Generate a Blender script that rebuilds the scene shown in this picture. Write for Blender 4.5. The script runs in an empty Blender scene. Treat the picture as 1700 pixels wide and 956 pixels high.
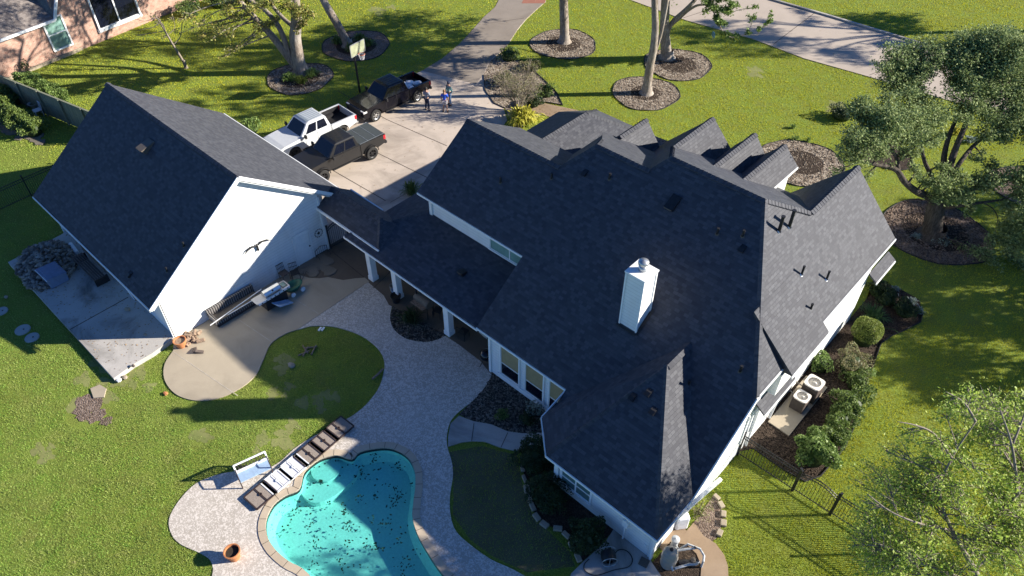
import bpy, bmesh, math, random
import numpy as np
from mathutils import Vector, Matrix
from mathutils.geometry import tessellate_polygon
R_ = math.radians
random.seed(7); rng = np.random.default_rng(11)
C = bpy.context.scene.collection
SC = bpy.context.scene
# ------------------------------------------------------------------ camera, sky, sun, exposure
CAMH = 27.5; FPX = 1253.5; DEP = R_(43.67); PSI = R_(-42.8)      # metres, pixels of a 1700 wide frame, depression, axis turn
cd = bpy.data.cameras.new('camera'); cam = bpy.data.objects.new('camera', cd); C.objects.link(cam)
cam.location = (0, 0, CAMH); cam.rotation_euler = (math.pi/2-DEP, 0, -PSI)
cd.sensor_width = 36; cd.lens = FPX/1700*36; cd.clip_end = 1500; cd.clip_start = .5
SC.camera = cam
SUN_EL = R_(22.4); SUN = Vector((math.cos(SUN_EL)*math.cos(R_(44.9)), math.cos(SUN_EL)*math.sin(R_(44.9)), math.sin(SUN_EL))); SUN_AZ = R_(45.2)
w = bpy.data.worlds.new('World'); SC.world = w; w.use_nodes = True
nt = w.node_tree; bg = nt.nodes['Background']; sky = nt.nodes.new('ShaderNodeTexSky')
sky.sky_type = 'NISHITA'; sky.sun_disc = False; sky.sun_elevation = SUN_EL; sky.sun_rotation = SUN_AZ
sky.air_density = .6; sky.dust_density = .0; sky.ozone_density = 8.0; sky.altitude = 300
nt.links.new(sky.outputs[0], bg.inputs[0]); bg.inputs[1].default_value = .078
sl = bpy.data.lights.new('sun', 'SUN'); so = bpy.data.objects.new('sun', sl); C.objects.link(so)
sl.energy = 5.0; sl.angle = R_(.53); sl.color = (1, .92, .80)
so.rotation_euler = SUN.to_track_quat('Z', 'Y').to_euler(); so.location = (40, 40, 60)
SC.view_settings.view_transform = 'Standard'; SC.view_settings.look = 'None'
SC.view_settings.gamma = 1; SC.view_settings.use_curve_mapping = False
SC.view_settings.exposure = 1.38
# ------------------------------------------------------------------ surveying: photo point -> metres
_c, _s = math.cos(DEP), math.sin(DEP); _cp, _sp = math.cos(PSI), math.sin(PSI)
def ray(px, py):
    x, y = px-850, py-478
    X, Y, Z = x, -_s*y+_c*FPX, -_c*y-_s*FPX
    return (_cp*X+_sp*Y, -_sp*X+_cp*Y, Z)
def at(px, py, z=0.):
    d = ray(px, py); t = (z-CAMH)/d[2]; return Vector((t*d[0], t*d[1], z))
def onv(px, py, v):
    d = ray(px, py); t = v/d[1]; return Vector((t*d[0], v, CAMH+t*d[2]))
def onu(px, py, u):
    d = ray(px, py); t = u/d[0]; return Vector((u, t*d[1], CAMH+t*d[2]))
FWD = Vector((_sp, _cp, 0))            # horizontal viewing direction
RGT = Vector((_cp, -_sp, 0))
def depth(px, py, base, dy=0.):
    """point on the sight line at the same distance ahead as 'base' (+dy)"""
    d = Vector(ray(px, py)); Y = base.dot(FWD)+dy; t = Y/(d.dot(FWD)); p = d*t; p.z += CAMH; return p
# ------------------------------------------------------------------ materials
MATS = {}
class NT:
    def __init__(s, name, rough=.8, spec=.3):
        s.m = bpy.data.materials.new(name); s.m.use_nodes = True; s.t = s.m.node_tree
        s.b = s.t.nodes['Principled BSDF']; s.b.inputs['Roughness'].default_value = rough
        s.b.inputs['Specular IOR Level'].default_value = spec
    def n(s, typ, **kw):
        nd = s.t.nodes.new('ShaderNode'+typ)
        for k, v in kw.items():
            if k.startswith('i_'):
                nd.inputs[k[2:].replace('_', ' ')].default_value = v
            else: setattr(nd, k, v)
        return nd
    def l(s, a, b): s.t.links.new(a, b)
    def pos(s, scale=(1, 1, 1)):
        g = s.n('NewGeometry'); m = s.n('Mapping'); m.inputs['Scale'].default_value = scale
        s.l(g.outputs['Position'], m.inputs[0]); return m.outputs[0]
    def noise(s, vec, sc, det=4, ro=.55, dist=0.):
        n = s.n('TexNoise'); n.inputs['Scale'].default_value = sc; n.inputs['Detail'].default_value = det
        n.inputs['Roughness'].default_value = ro; n.inputs['Distortion'].default_value = dist
        s.l(vec, n.inputs['Vector']); return n.outputs['Fac']
    def ramp(s, f, *st):
        r = s.n('ValToRGB'); e = r.color_ramp.elements
        while len(e) < len(st): e.new(.5)
        for k, (p, c) in enumerate(st): e[k].position = p; e[k].color = (*c, 1) if len(c) == 3 else c
        s.l(f, r.inputs[0]); return r.outputs[0]
    def mix(s, f, a, b, mode='MIX'):
        m = s.n('Mix', data_type='RGBA', blend_type=mode)
        for i, x in ((0, f), (6, a), (7, b)):
            if isinstance(x, (int, float)): m.inputs[i].default_value = x
            elif isinstance(x, tuple): m.inputs[i].default_value = (*x, 1)
            else: s.l(x, m.inputs[i])
        return m.outputs[2]
    def bump(s, h, st=.5, d=.02):
        b = s.n('Bump'); b.inputs['Strength'].default_value = st; b.inputs['Distance'].default_value = d
        s.l(h, b.inputs['Height']); s.l(b.outputs[0], s.b.inputs['Normal'])
    def col(s, c):
        if isinstance(c, tuple): s.b.inputs['Base Color'].default_value = (*c, 1)
        else: s.l(c, s.b.inputs['Base Color'])
def reg(name):
    def f(fn):
        MATS[name] = fn
        return fn
    return f
def M(name):
    x = MATS[name]
    if callable(x): x = MATS[name] = x(name)
    return x
def K(c, f): return tuple(v*f for v in c)
def plain(name, c, rough=.6, metal=0, spec=.4, var=.12, sc=6, coat=0):
    def f(nm):
        n = NT(nm, rough, spec); p = n.pos(); f1 = n.noise(p, sc, 5)
        n.col(n.ramp(f1, (.3, K(c, 1-var)), (.7, K(c, 1+var)))); n.b.inputs['Metallic'].default_value = metal
        if coat: n.b.inputs['Coat Weight'].default_value = coat; n.b.inputs['Coat Roughness'].default_value = .05
        return n.m
    MATS[name] = f
plain('white_trim', (.74, .76, .76), .55, var=.04)
plain('white_metal', (.72, .74, .76), .4, var=.05)
plain('soffit', (.55, .57, .58), .7, var=.05)
plain('dark_metal', (.018, .018, .02), .45, var=.3)
plain('black_plastic', (.015, .015, .017), .5, var=.3)
plain('galvanised', (.45, .47, .48), .35, .7, var=.12)
plain('steel', (.55, .56, .56), .28, .85, var=.08)
plain('lead_white', (.75, .76, .78), .4, var=.1)
plain('rubber', (.018, .018, .018), .85, var=.3)
plain('tinted_glass', (.006, .008, .016), .10, spec=.35, var=.1)
plain('window_glass', (.10, .17, .16), .06, spec=.8, var=.35, sc=1.2)
plain('blind', (.30, .24, .13), .7, var=.1)
plain('green_glass', (.16, .28, .25), .12, spec=.8, var=.25, sc=1.5)
plain('red_lamp', (.45, .02, .03), .2, var=.1)
plain('lamp_glass', (.5, .5, .5), .15, var=.1)
plain('paint_black', (.002, .002, .005), .22, .0, .35, .1, coat=.25)
plain('paint_graphite', (.020, .020, .021), .32, .2, .4, .05, coat=.35)
plain('paint_white', (.50, .52, .54), .25, .0, .5, .03, coat=.6)
plain('skin', (.42, .25, .18), .6, var=.05)
plain('cloth_blue', (.03, .10, .60), .9, var=.15)
plain('cloth_grey', (.20, .23, .30), .9, var=.15)
plain('cloth_teal', (.13, .25, .25), .9, var=.15)
plain('cloth_denim', (.15, .23, .38), .9, var=.2)
plain('cloth_navy', (.025, .035, .07), .9, var=.2)
plain('cloth_light', (.55, .52, .52), .9, var=.1)
plain('hair_dark', (.012, .010, .009), .7, var=.2)
plain('hair_fair', (.22, .12, .06), .7, var=.2)
plain('terracotta', (.42, .17, .07), .75, var=.25)
plain('soil', (.035, .026, .018), .95, var=.4, sc=20)
plain('beige_plastic', (.30, .27, .23), .5, var=.08)
plain('pvc', (.42, .44, .45), .45, var=.12)
plain('tan_metal', (.62, .58, .52), .5, var=.06)
plain('fan_metal', (.42, .40, .36), .35, .5, var=.2, sc=14)
plain('coil_dark', (.10, .085, .07), .6, var=.3, sc=30)
plain('cover_blue', (.14, .19, .29), .6, var=.12)
plain('blue_plastic', (.30, .42, .58), .5, var=.12)
plain('green_plastic', (.02, .11, .07), .45, var=.2)
plain('wood_log', (.24, .17, .12), .9, var=.45, sc=14)
plain('brown_box', (.09, .07, .06), .8, var=.3)
plain('frame_brown', (.045, .03, .028), .5, var=.3)
plain('sign_blue', (.10, .24, .34), .4, var=.1)
plain('orange', (.6, .13, .03), .5)
plain('net', (.7, .68, .68), .8)
plain('backboard', (.28, .30, .20), .35, var=.25, sc=3)
plain('edging', (.02, .02, .02), .8, var=.3)
plain('joint', (.07, .055, .045), .95, var=.3)
plain('foam_joint', (.4, .36, .3), .9, var=.2)
plain('bark_twig', (.20, .17, .135), .9, var=.3, sc=9)
plain('bark_pale', (.42, .40, .37), .9, var=.25, sc=9)
plain('green_water', (.05, .06, .03), .3)

@reg('siding')
def _(nm):
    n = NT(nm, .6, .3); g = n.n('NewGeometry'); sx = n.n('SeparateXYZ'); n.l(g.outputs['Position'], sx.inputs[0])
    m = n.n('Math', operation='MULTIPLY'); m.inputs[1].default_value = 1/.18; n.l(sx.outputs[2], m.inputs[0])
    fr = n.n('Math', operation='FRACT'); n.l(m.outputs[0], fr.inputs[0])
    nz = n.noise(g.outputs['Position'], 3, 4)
    lap = n.ramp(fr.outputs[0], (.0, (.55, .55, .56)), (.10, (1, 1, 1))); st = n.noise(n.pos((1.5, 1.5, .35)), 1.6, 6, .7)  # dark lap line: the shadow gap under each board, painted into the colour
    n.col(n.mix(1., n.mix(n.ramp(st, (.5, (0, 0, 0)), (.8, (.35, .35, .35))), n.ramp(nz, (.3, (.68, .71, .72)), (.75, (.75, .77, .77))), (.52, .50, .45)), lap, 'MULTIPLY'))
    n.bump(fr.outputs[0], .6, .02); return n.m
@reg('shingles')
def _(nm):
    return shingle_mat(nm, (.044, .046, .056), (.064, .067, .078), (.094, .098, .110))
@reg('shingles_old')
def _(nm):
    return shingle_mat(nm, (.10, .085, .08), (.17, .15, .14), (.24, .21, .19))
def shingle_mat(nm, c0, c1, c2):
    n = NT(nm, .60, .085 if c0[0] < .08 else .15); uv = n.n('UVMap'); uv.uv_map = 'UVMap'
    def brick(wd, ht, off, frq, seedshift):
        mp = n.n('Mapping'); mp.inputs['Location'].default_value = seedshift
        n.l(uv.outputs[0], mp.inputs[0])
        b = n.n('TexBrick', offset=off, offset_frequency=frq, squash=1.0)
        b.inputs['Scale'].default_value = 1; b.inputs['Brick Width'].default_value = wd; b.inputs['Row Height'].default_value = ht
        b.inputs['Mortar Size'].default_value = .006; b.inputs['Mortar Smooth'].default_value = .2; b.inputs['Bias'].default_value = 0
        b.inputs['Color1'].default_value = (0, 0, 0, 1); b.inputs['Color2'].default_value = (1, 1, 1, 1); b.inputs['Mortar'].default_value = (.0, .0, .0, 1)
        n.l(mp.outputs[0], b.inputs[0]); return b
    b1 = brick(.22, .145, .37, 2, (0, 0, 0)); b2 = brick(.55, .145, .61, 3, (.17, 0, 0))
    f = n.mix(.15, b1.outputs[0], b2.outputs[0])
    nz = n.noise(uv.outputs[0], 90, 3, .7); f2 = n.mix(.30, f, nz)
    big = n.noise(uv.outputs[0], .35, 4); f3 = n.mix(.12, f2, big)
    c = n.ramp(f3, (.12, c0), (.48, c1), (.9, c2)); n.col(c)
    sx = n.n('SeparateXYZ'); n.l(uv.outputs[0], sx.inputs[0])
    m = n.n('Math', operation='MULTIPLY'); m.inputs[1].default_value = 1/.145; n.l(sx.outputs[1], m.inputs[0])
    fr = n.n('Math', operation='FRACT'); n.l(m.outputs[0], fr.inputs[0])
    iv = n.n('Math', operation='SUBTRACT'); iv.inputs[0].default_value = 1; n.l(fr.outputs[0], iv.inputs[1])
    ad = n.n('Math', operation='MULTIPLY_ADD'); ad.inputs[1].default_value = .7; n.l(f, ad.inputs[0]); n.l(iv.outputs[0], ad.inputs[2])
    n.bump(ad.outputs[0], .7, .012); return n.m
@reg('brick')
def _(nm):
    n = NT(nm, .9, .2); uv = n.n('UVMap'); uv.uv_map = 'UVMap'
    b = n.n('TexBrick'); b.inputs['Scale'].default_value = 1; b.inputs['Brick Width'].default_value = .24; b.inputs['Row Height'].default_value = .085
    b.inputs['Mortar Size'].default_value = .012; b.inputs['Color1'].default_value = (.30, .13, .09, 1); b.inputs['Color2'].default_value = (.44, .27, .20, 1)
    b.inputs['Mortar'].default_value = (.38, .33, .29, 1); n.l(uv.outputs[0], b.inputs[0])
    nz = n.noise(uv.outputs[0], 2.5, 5, .7); n.col(n.mix(.5, b.outputs[0], n.ramp(nz, (.35, (.24, .11, .08)), (.65, (.46, .33, .26)))))
    n.bump(b.outputs['Fac'], -.4, .01); return n.m
def concrete(name, c, var=.2, stain=(.10, .09, .07), st=.25, rough=.85, fine=60, spots=None):
    def f(nm):
        n = NT(nm, rough, .2); p = n.pos()
        a = n.noise(p, .5, 6, .6, .4); b = n.noise(p, fine, 3, .7); s1 = n.noise(p, .28, 8, .65, 1.)
        c1 = n.ramp(a, (.3, K(c, 1-var)), (.7, K(c, 1+var)))
        c2 = n.mix(.35, c1, n.ramp(b, (.3, K(c, .65)), (.7, K(c, 1.3))))
        fac = n.ramp(s1, (.5, (0, 0, 0)), (.72, (st, st, st))); c3 = n.mix(fac, c2, stain)
        if spots:
            v = n.n('TexVoronoi', feature='F1'); v.inputs['Scale'].default_value = spots[0]; v.inputs['Randomness'].default_value = 1
            dd = n.noise(p, 7, 3); mp = n.mix(.15, p, dd); n.l(mp, v.inputs['Vector'])
            sn = n.noise(p, spots[0]*1.1, 2, .5, 1.5)
            fac2 = n.ramp(sn, (.49, (0, 0, 0)), (.56, (spots[2],)*3)); c3 = n.mix(fac2, c3, spots[1])
            n.bump(sn, .5, .01)
        else: n.bump(b, .25, .006)
        n.col(c3); return n.m
    MATS[name] = f
concrete('concrete_tan', (.48, .41, .345), .13, (.13, .11, .09), .65)
concrete('concrete_road', (.42, .36, .30), .08, (.28, .23, .19), .3)
concrete('concrete_beige', (.36, .31, .235), .12, (.15, .125, .09), .4)
concrete('concrete_grey', (.42, .40, .37), .15, (.09, .085, .075), .7)
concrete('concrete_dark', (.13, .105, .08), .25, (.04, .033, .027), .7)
concrete('concrete_brown', (.27, .195, .13), .22, (.42, .33, .24), .5)
concrete('stamped_grey', (.405, .365, .315), .10, (.50, .45, .40), .7, spots=(8, (.68, .63, .57), .7))
concrete('stamped_worn', (.50, .47, .44), .08, (.70, .66, .62), .6, spots=(22, (.68, .64, .6), .5))
concrete('coping_stone', (.47, .39, .29), .12, (.3, .24, .17), .5)
concrete('plaster', (.52, .72, .66), .06, (.66, .80, .76), .4, fine=9)
concrete('concrete_aggregate', (.25, .215, .18), .14, (.15, .125, .10), .6)
concrete('slab_stained', (.42, .40, .37), .16, (.07, .065, .055), .85)
concrete('worn_soil', (.20, .21, .075), .25, (.13, .17, .04), .9, fine=30)
concrete('thin_soil', (.11, .105, .06), .3, (.07, .09, .035), .9, fine=30)
concrete('brick_red', (.30, .13, .09), .2)
concrete('flagstone', (.17, .15, .12), .35, (.07, .06, .05), .5)
concrete('stone_block', (.33, .28, .21), .25)
concrete('lid', (.36, .37, .35), .12)

def grainy(name, cols, sc, bump=1., rough=.95, d=.03):
    def f(nm):
        n = NT(nm, rough, .15); p = n.pos()
        v = n.n('TexVoronoi', feature='F1'); v.inputs['Scale'].default_value = sc; n.l(p, v.inputs['Vector'])
        hv = n.n('SeparateColor'); n.l(v.outputs['Color'], hv.inputs[0])
        c = n.ramp(hv.outputs[0], *[(i/(len(cols)-1)*.9+.05, k) for i, k in enumerate(cols)])
        nz = n.noise(p, 1.2, 4); c = n.mix(n.ramp(nz, (.4, (0, 0, 0)), (.7, (.4, .4, .4))), c, K(cols[0], .8)); n.col(c)
        iv = n.n('Math', operation='SUBTRACT'); iv.inputs[0].default_value = 1; n.l(v.outputs['Distance'], iv.inputs[1])
        n.bump(iv.outputs[0], bump, d); return n.m
    MATS[name] = f
grainy('gravel', ((.10, .078, .06), (.19, .15, .115), (.28, .23, .18), (.38, .33, .27)), 9)
grainy('mulch', ((.028, .02, .015), (.05, .037, .028), (.09, .065, .048)), 22)
grainy('mulch_light', ((.09, .065, .05), (.19, .14, .11), (.28, .22, .18)), 18)
grainy('pebbles', ((.03, .027, .023), (.07, .06, .05), (.14, .12, .10), (.26, .24, .2)), 16)

@reg('lawn')
def _(nm):
    n = NT(nm, .95, .1); p = n.pos()
    big = n.noise(p, .12, 5, .6, .6); mid = n.noise(p, .9, 5, .65); fin = n.noise(p, 14, 5, .75)
    pr = n.n('VectorMath', operation='DOT_PRODUCT'); n.l(p, pr.inputs[0]); pr.inputs[1].default_value = (.03, .034, 0)
    c1 = n.ramp(fin, (.25, (.07, .11, .02)), (.5, (.17, .235, .04)), (.72, (.30, .35, .07)))
    c2 = n.mix(n.ramp(mid, (.42, (0, 0, 0)), (.75, (.5, .5, .5))), c1, (.17, .15, .05))
    c3 = n.mix(n.ramp(big, (.45, (0, 0, 0)), (.75, (.4, .4, .4))), c2, (.16, .17, .02)); n.col(c3)
    n.bump(fin, .9, .06); return n.m
@reg('grass_blade')
def _(nm):
    n = NT(nm, .7, .2); p = n.pos(); g = n.n('NewGeometry')
    big = n.noise(p, .14, 5, .6, .6); mid = n.noise(p, 1.1, 4, .6)
    c1 = n.ramp(g.outputs['Random Per Island'], (0., (.13, .26, .04)), (.5, (.24, .41, .07)), (.85, (.37, .51, .11)), (1., (.46, .50, .18)))
    c2 = n.mix(n.ramp(mid, (.42, (0, 0, 0)), (.74, (.68, .68, .68))), c1, (.44, .37, .17)); dk = n.noise(p, .55, 4, .7, 1.); c2 = n.mix(n.ramp(dk, (.5, (0, 0, 0)), (.7, (.6, .6, .6))), c2, (.13, .20, .04))
    sx = n.n('SeparateXYZ'); n.l(g.outputs['Position'], sx.inputs[0])
    ad = n.n('Math', operation='MULTIPLY_ADD'); ad.inputs[1].default_value = .035; ad.inputs[2].default_value = -.3; n.l(sx.outputs[1], ad.inputs[0])
    m2 = n.n('Math', operation='MULTIPLY_ADD'); m2.inputs[1].default_value = .9; n.l(big, m2.inputs[0]); n.l(ad.outputs[0], m2.inputs[2])
    c3 = n.mix(n.ramp(m2.outputs[0], (.35, (0, 0, 0)), (1.1/1.2, (.8, .8, .8))), c2, (.55, .52, .012)); n.col(c3)
    tr = n.n('BsdfTranslucent'); n.l(c3, tr.inputs[0]); mx = n.n('MixShader'); mx.inputs[0].default_value = .3
    n.l(n.b.outputs[0], mx.inputs[1]); n.l(tr.outputs[0], mx.inputs[2]); n.l(mx.outputs[0], n.t.nodes['Material Output'].inputs[0]); return n.m
def leafmat(name, *cols, tr=.3, rough=.55):
    def f(nm):
        n = NT(nm, rough, .35); g = n.n('NewGeometry'); p = n.pos(); nz = n.noise(p, .9, 3)
        a = n.n('Math', operation='MULTIPLY_ADD'); a.inputs[1].default_value = .7; n.l(g.outputs['Random Per Island'], a.inputs[0])
        b = n.n('Math', operation='MULTIPLY'); b.inputs[1].default_value = .4; n.l(nz, b.inputs[0]); n.l(b.outputs[0], a.inputs[2])
        c = n.ramp(a.outputs[0], *[(i/max(1, len(cols)-1)*.8+.1, k) for i, k in enumerate(cols)]); n.col(c)
        t = n.n('BsdfTranslucent'); n.l(c, t.inputs[0]); mx = n.n('MixShader'); mx.inputs[0].default_value = tr
        n.l(n.b.outputs[0], mx.inputs[1]); n.l(t.outputs[0], mx.inputs[2]); n.l(mx.outputs[0], n.t.nodes['Material Output'].inputs[0]); return n.m
    MATS[name] = f
leafmat('leaf_oak', (.08, .115, .045), (.15, .21, .07), (.24, .31, .11), (.34, .40, .18), tr=.3, rough=.8)
leafmat('leaf_pecan', (.12, .19, .04), (.22, .33, .05), (.36, .48, .08), (.48, .55, .14), tr=.5)
leafmat('leaf_yellowgreen', (.08, .11, .02), (.15, .18, .035), (.24, .25, .06), (.34, .26, .08))
leafmat('leaf_fresh', (.07, .13, .03), (.14, .22, .05), (.25, .34, .09))
leafmat('leaf_shrub', (.05, .09, .02), (.10, .16, .035), (.20, .26, .06))
leafmat('leaf_lime', (.10, .15, .02), (.18, .23, .04), (.26, .30, .07))
leafmat('leaf_yellow', (.20, .24, .03), (.45, .42, .05), (.62, .58, .10))
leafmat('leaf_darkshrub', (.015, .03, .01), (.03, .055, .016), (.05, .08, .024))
leafmat('leaf_bronze', (.09, .085, .04), (.17, .16, .07), (.26, .22, .11), (.15, .20, .07))
leafmat('leaf_silver', (.10, .14, .11), (.20, .26, .22), (.32, .38, .34))
leafmat('leaf_palm', (.03, .08, .02), (.06, .13, .035), (.12, .2, .07))
leafmat('debris', (.02, .025, .012), (.035, .04, .02), (.06, .055, .03), tr=0)
leafmat('dry_leaf', (.14, .09, .05), (.26, .18, .10), (.4, .3, .2), tr=0)
@reg('bark')
def _(nm):
    n = NT(nm, .95, .1); p = n.pos((6, 6, 1.2)); a = n.noise(p, 2.2, 6, .7, .6); b = n.noise(n.pos(), .8, 4)
    c = n.ramp(a, (.3, (.10, .08, .065)), (.5, (.24, .20, .165)), (.7, (.40, .36, .31)))
    n.col(n.mix(n.ramp(b, (.45, (0, 0, 0)), (.7, (.5, .5, .5))), c, (.42, .40, .36))); n.bump(a, .9, .05); return n.m
@reg('bark_dark')
def _(nm):
    n = NT(nm, .95, .1); p = n.pos((6, 6, 1.2)); a = n.noise(p, 2.2, 6, .7, .6)
    n.col(n.ramp(a, (.3, (.03, .026, .022)), (.5, (.075, .063, .053)), (.75, (.16, .14, .12)))); n.bump(a, .9, .05); return n.m
@reg('water')
def _(nm):
    n = NT(nm, .03, .5); t = n.t; tr = n.n('BsdfTransparent'); tr.inputs[0].default_value = (.48, .88, .86, 1)
    gl = n.n('BsdfGlossy'); gl.inputs['Roughness'].default_value = .04
    lw = n.n('LayerWeight'); lw.inputs[0].default_value = .5; p = n.pos()
    nz = n.noise(p, 3.2, 4, .6, .8); b = n.n('Bump'); b.inputs['Strength'].default_value = .22; b.inputs['Distance'].default_value = .05
    n.l(nz, b.inputs['Height']); n.l(b.outputs[0], gl.inputs['Normal'])
    pw = n.n('Math', operation='POWER'); pw.inputs[1].default_value = 5; n.l(lw.outputs['Facing'], pw.inputs[0])
    ma = n.n('Math', operation='MULTIPLY_ADD'); ma.inputs[1].default_value = .95; ma.inputs[2].default_value = .025; n.l(pw.outputs[0], ma.inputs[0])
    mx = n.n('MixShader'); n.l(ma.outputs[0], mx.inputs[0]); n.l(tr.outputs[0], mx.inputs[1]); n.l(gl.outputs[0], mx.inputs[2])
    n.l(mx.outputs[0], t.nodes['Material Output'].inputs[0]); return n.m
@reg('mesh_fabric')
def _(nm):
    n = NT(nm, .85, .2); p = n.pos(); a = n.noise(p, 60, 3, .7)
    n.col(n.ramp(a, (.35, (.12, .095, .075)), (.65, (.42, .36, .31)))); n.bump(a, .4, .01); return n.m
@reg('mesh_white')
def _(nm):
    n = NT(nm, .7, .3); p = n.pos(); a = n.noise(p, 60, 3, .7)
    n.col(n.ramp(a, (.35, (.50, .50, .52)), (.65, (.74, .74, .77)))); n.bump(a, .4, .01); return n.m
@reg('old_wood')
def _(nm):
    n = NT(nm, .9, .15); p = n.pos((7, 7, .6)); a = n.noise(p, 1.6, 5, .7)
    n.col(n.ramp(a, (.3, (.12, .13, .09)), (.7, (.26, .27, .20)))); n.bump(a, .5, .02); return n.m
@reg('ribbed')
def _(nm):
    n = NT(nm, .7, .2); p = n.pos(); w_ = n.n('TexWave', bands_direction='Y'); w_.inputs['Scale'].default_value = 2.6; n.l(p, w_.inputs[0])
    n.col(n.ramp(w_.outputs[1], (.35, (.035, .033, .033)), (.7, (.20, .19, .185)))); n.bump(w_.outputs[1], .6, .03); return n.m
# ------------------------------------------------------------------ mesh helpers
def smoothline(pts, n=6, closed=False):
    """Catmull-Rom through 2D/3D points"""
    P = [Vector(p) for p in pts]; out = []; N = len(P)
    rngk = range(N) if closed else range(N-1)
    for i in rngk:
        if closed: a, b, c, d = P[(i-1) % N], P[i], P[(i+1) % N], P[(i+2) % N]
        else: a, b, c, d = P[max(i-1, 0)], P[i], P[i+1], P[min(i+2, N-1)]
        for k in range(n):
            t = k/n
            out.append(.5*((2*b)+(c-a)*t+(2*a-5*b+4*c-d)*t*t+(3*b-a-3*c+d)*t*t*t))
    if not closed: out.append(P[-1])
    return out
class MB:
    def __init__(s): s.v = []; s.f = []; s.uv = {}; s.sm = False
    def add(s, vs, fs):
        o = len(s.v); s.v += [tuple(x) for x in vs]; s.f += [tuple(i+o for i in f) for f in fs]; return o
    def box(s, c, d, rz=0., rx=0., ry=0.):
        m = Matrix.Translation(c) @ Matrix.Rotation(rz, 4, 'Z') @ Matrix.Rotation(ry, 4, 'Y') @ Matrix.Rotation(rx, 4, 'X')
        vs = [m @ Vector((x*d[0]/2, y*d[1]/2, z*d[2]/2)) for z in (-1, 1) for y in (-1, 1) for x in (-1, 1)]
        s.add(vs, [(0, 2, 3, 1), (4, 5, 7, 6), (0, 1, 5, 4), (2, 6, 7, 3), (0, 4, 6, 2), (1, 3, 7, 5)]); return s
    def bb(s, a, b):
        a, b = Vector(a), Vector(b); return s.box((a+b)/2, [abs(x) for x in (b-a)])
    def beam(s, a, b, w_, h_):
        a, b = Vector(a), Vector(b); d = b-a; L = d.length
        q = d.to_track_quat('X', 'Z').to_matrix().to_4x4(); m = Matrix.Translation((a+b)/2) @ q
        vs = [m @ Vector((x*L/2, y*w_/2, z*h_/2)) for z in (-1, 1) for y in (-1, 1) for x in (-1, 1)]
        s.add(vs, [(0, 2, 3, 1), (4, 5, 7, 6), (0, 1, 5, 4), (2, 6, 7, 3), (0, 4, 6, 2), (1, 3, 7, 5)]); return s
    def tube(s, pts, r, n=8, cap=True):
        P = [Vector(p) for p in pts]
        if not isinstance(r, (list, tuple)): r = [r]*len(P)
        vs = []; prev = None
        for i, p in enumerate(P):
            t = (P[min(i+1, len(P)-1)]-P[max(i-1, 0)])
            if t.length < 1e-6: t = Vector((0, 0, 1))
            t.normalize()
            if prev is None: a = t.orthogonal().normalized()
            else:
                a = prev-t*prev.dot(t)
                a = a.normalized() if a.length > 1e-4 else t.orthogonal().normalized()
            prev = a; b = t.cross(a)
            for k in range(n):
                an = 2*math.pi*k/n; vs.append(p+(a*math.cos(an)+b*math.sin(an))*r[i])
        fs = [(i*n+k, i*n+(k+1) % n, (i+1)*n+(k+1) % n, (i+1)*n+k) for i in range(len(P)-1) for k in range(n)]
        if cap: fs += [tuple(range(n-1, -1, -1)), tuple((len(P)-1)*n+k for k in range(n))]
        s.add(vs, fs); return s
    def cyl(s, c, r, h, n=20, r2=None):
        c = Vector(c); return s.tube([c, c+Vector((0, 0, h))], [r, r if r2 is None else r2], n)
    def lathe(s, c, prof, n=24, ax=None):
        c = Vector(c); vs = []
        m = (ax.to_track_quat('Z', 'Y').to_matrix() if ax is not None else Matrix.Identity(3))
        for (r, z) in prof:
            for k in range(n):
                a = 2*math.pi*k/n; vs.append(c+m @ Vector((r*math.cos(a), r*math.sin(a), z)))
        fs = [(i*n+k, i*n+(k+1) % n, (i+1)*n+(k+1) % n, (i+1)*n+k) for i in range(len(prof)-1) for k in range(n)]
        s.add(vs, fs); return s
    def prism(s, poly, z0, z1, holes=(), bottom=False):
        loops = [[Vector((p[0], p[1], 0)) for p in L] for L in [poly]+list(holes)]
        flat = [p for L in loops for p in L]
        tris = tessellate_polygon(loops); nn = len(flat)
        vs = [(p.x, p.y, z1) for p in flat]+[(p.x, p.y, z0) for p in flat]; fs = []
        for t in tris:
            a, b, c = (flat[i] for i in t)
            if (b-a).cross(c-a).z < 0: t = t[::-1]
            fs.append(tuple(t))
            if bottom: fs.append(tuple(i+nn for i in t[::-1]))
        o = 0
        for L in loops:
            k = len(L)
            for i in range(k):
                j = (i+1) % k; fs.append((o+i, o+j, nn+o+j, nn+o+i))
            o += k
        s.add(vs, fs); return s
    def slab(s, pts, th=.16, uv=True):
        """roof plane: top polygon (3D), thickness downward, shingle UV in metres"""
        P = [Vector(p) for p in pts]; n = Vector((0, 0, 0))
        for i in range(len(P)):
            a, b = P[i], P[(i+1) % len(P)]; n += a.cross(b)
        if n.z < 0: P = P[::-1]; n = -n
        n.normalize(); k = len(P)
        hz = Vector((-n.y, n.x, 0)); hz = hz.normalized() if hz.length > 1e-5 else Vector((1, 0, 0)); up = n.cross(hz)
        if up.z < 0: up = -up
        o = s.add(P+[p-Vector((0, 0, th)) for p in P], [tuple(range(k)), tuple(range(2*k-1, k-1, -1))]+[(i, i+k, (i+1) % k+k, (i+1) % k) for i in range(k)])
        for i, p in enumerate(P): s.uv[o+i] = s.uv[o+i+k] = (p.dot(hz), p.dot(up))
        return s
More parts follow.
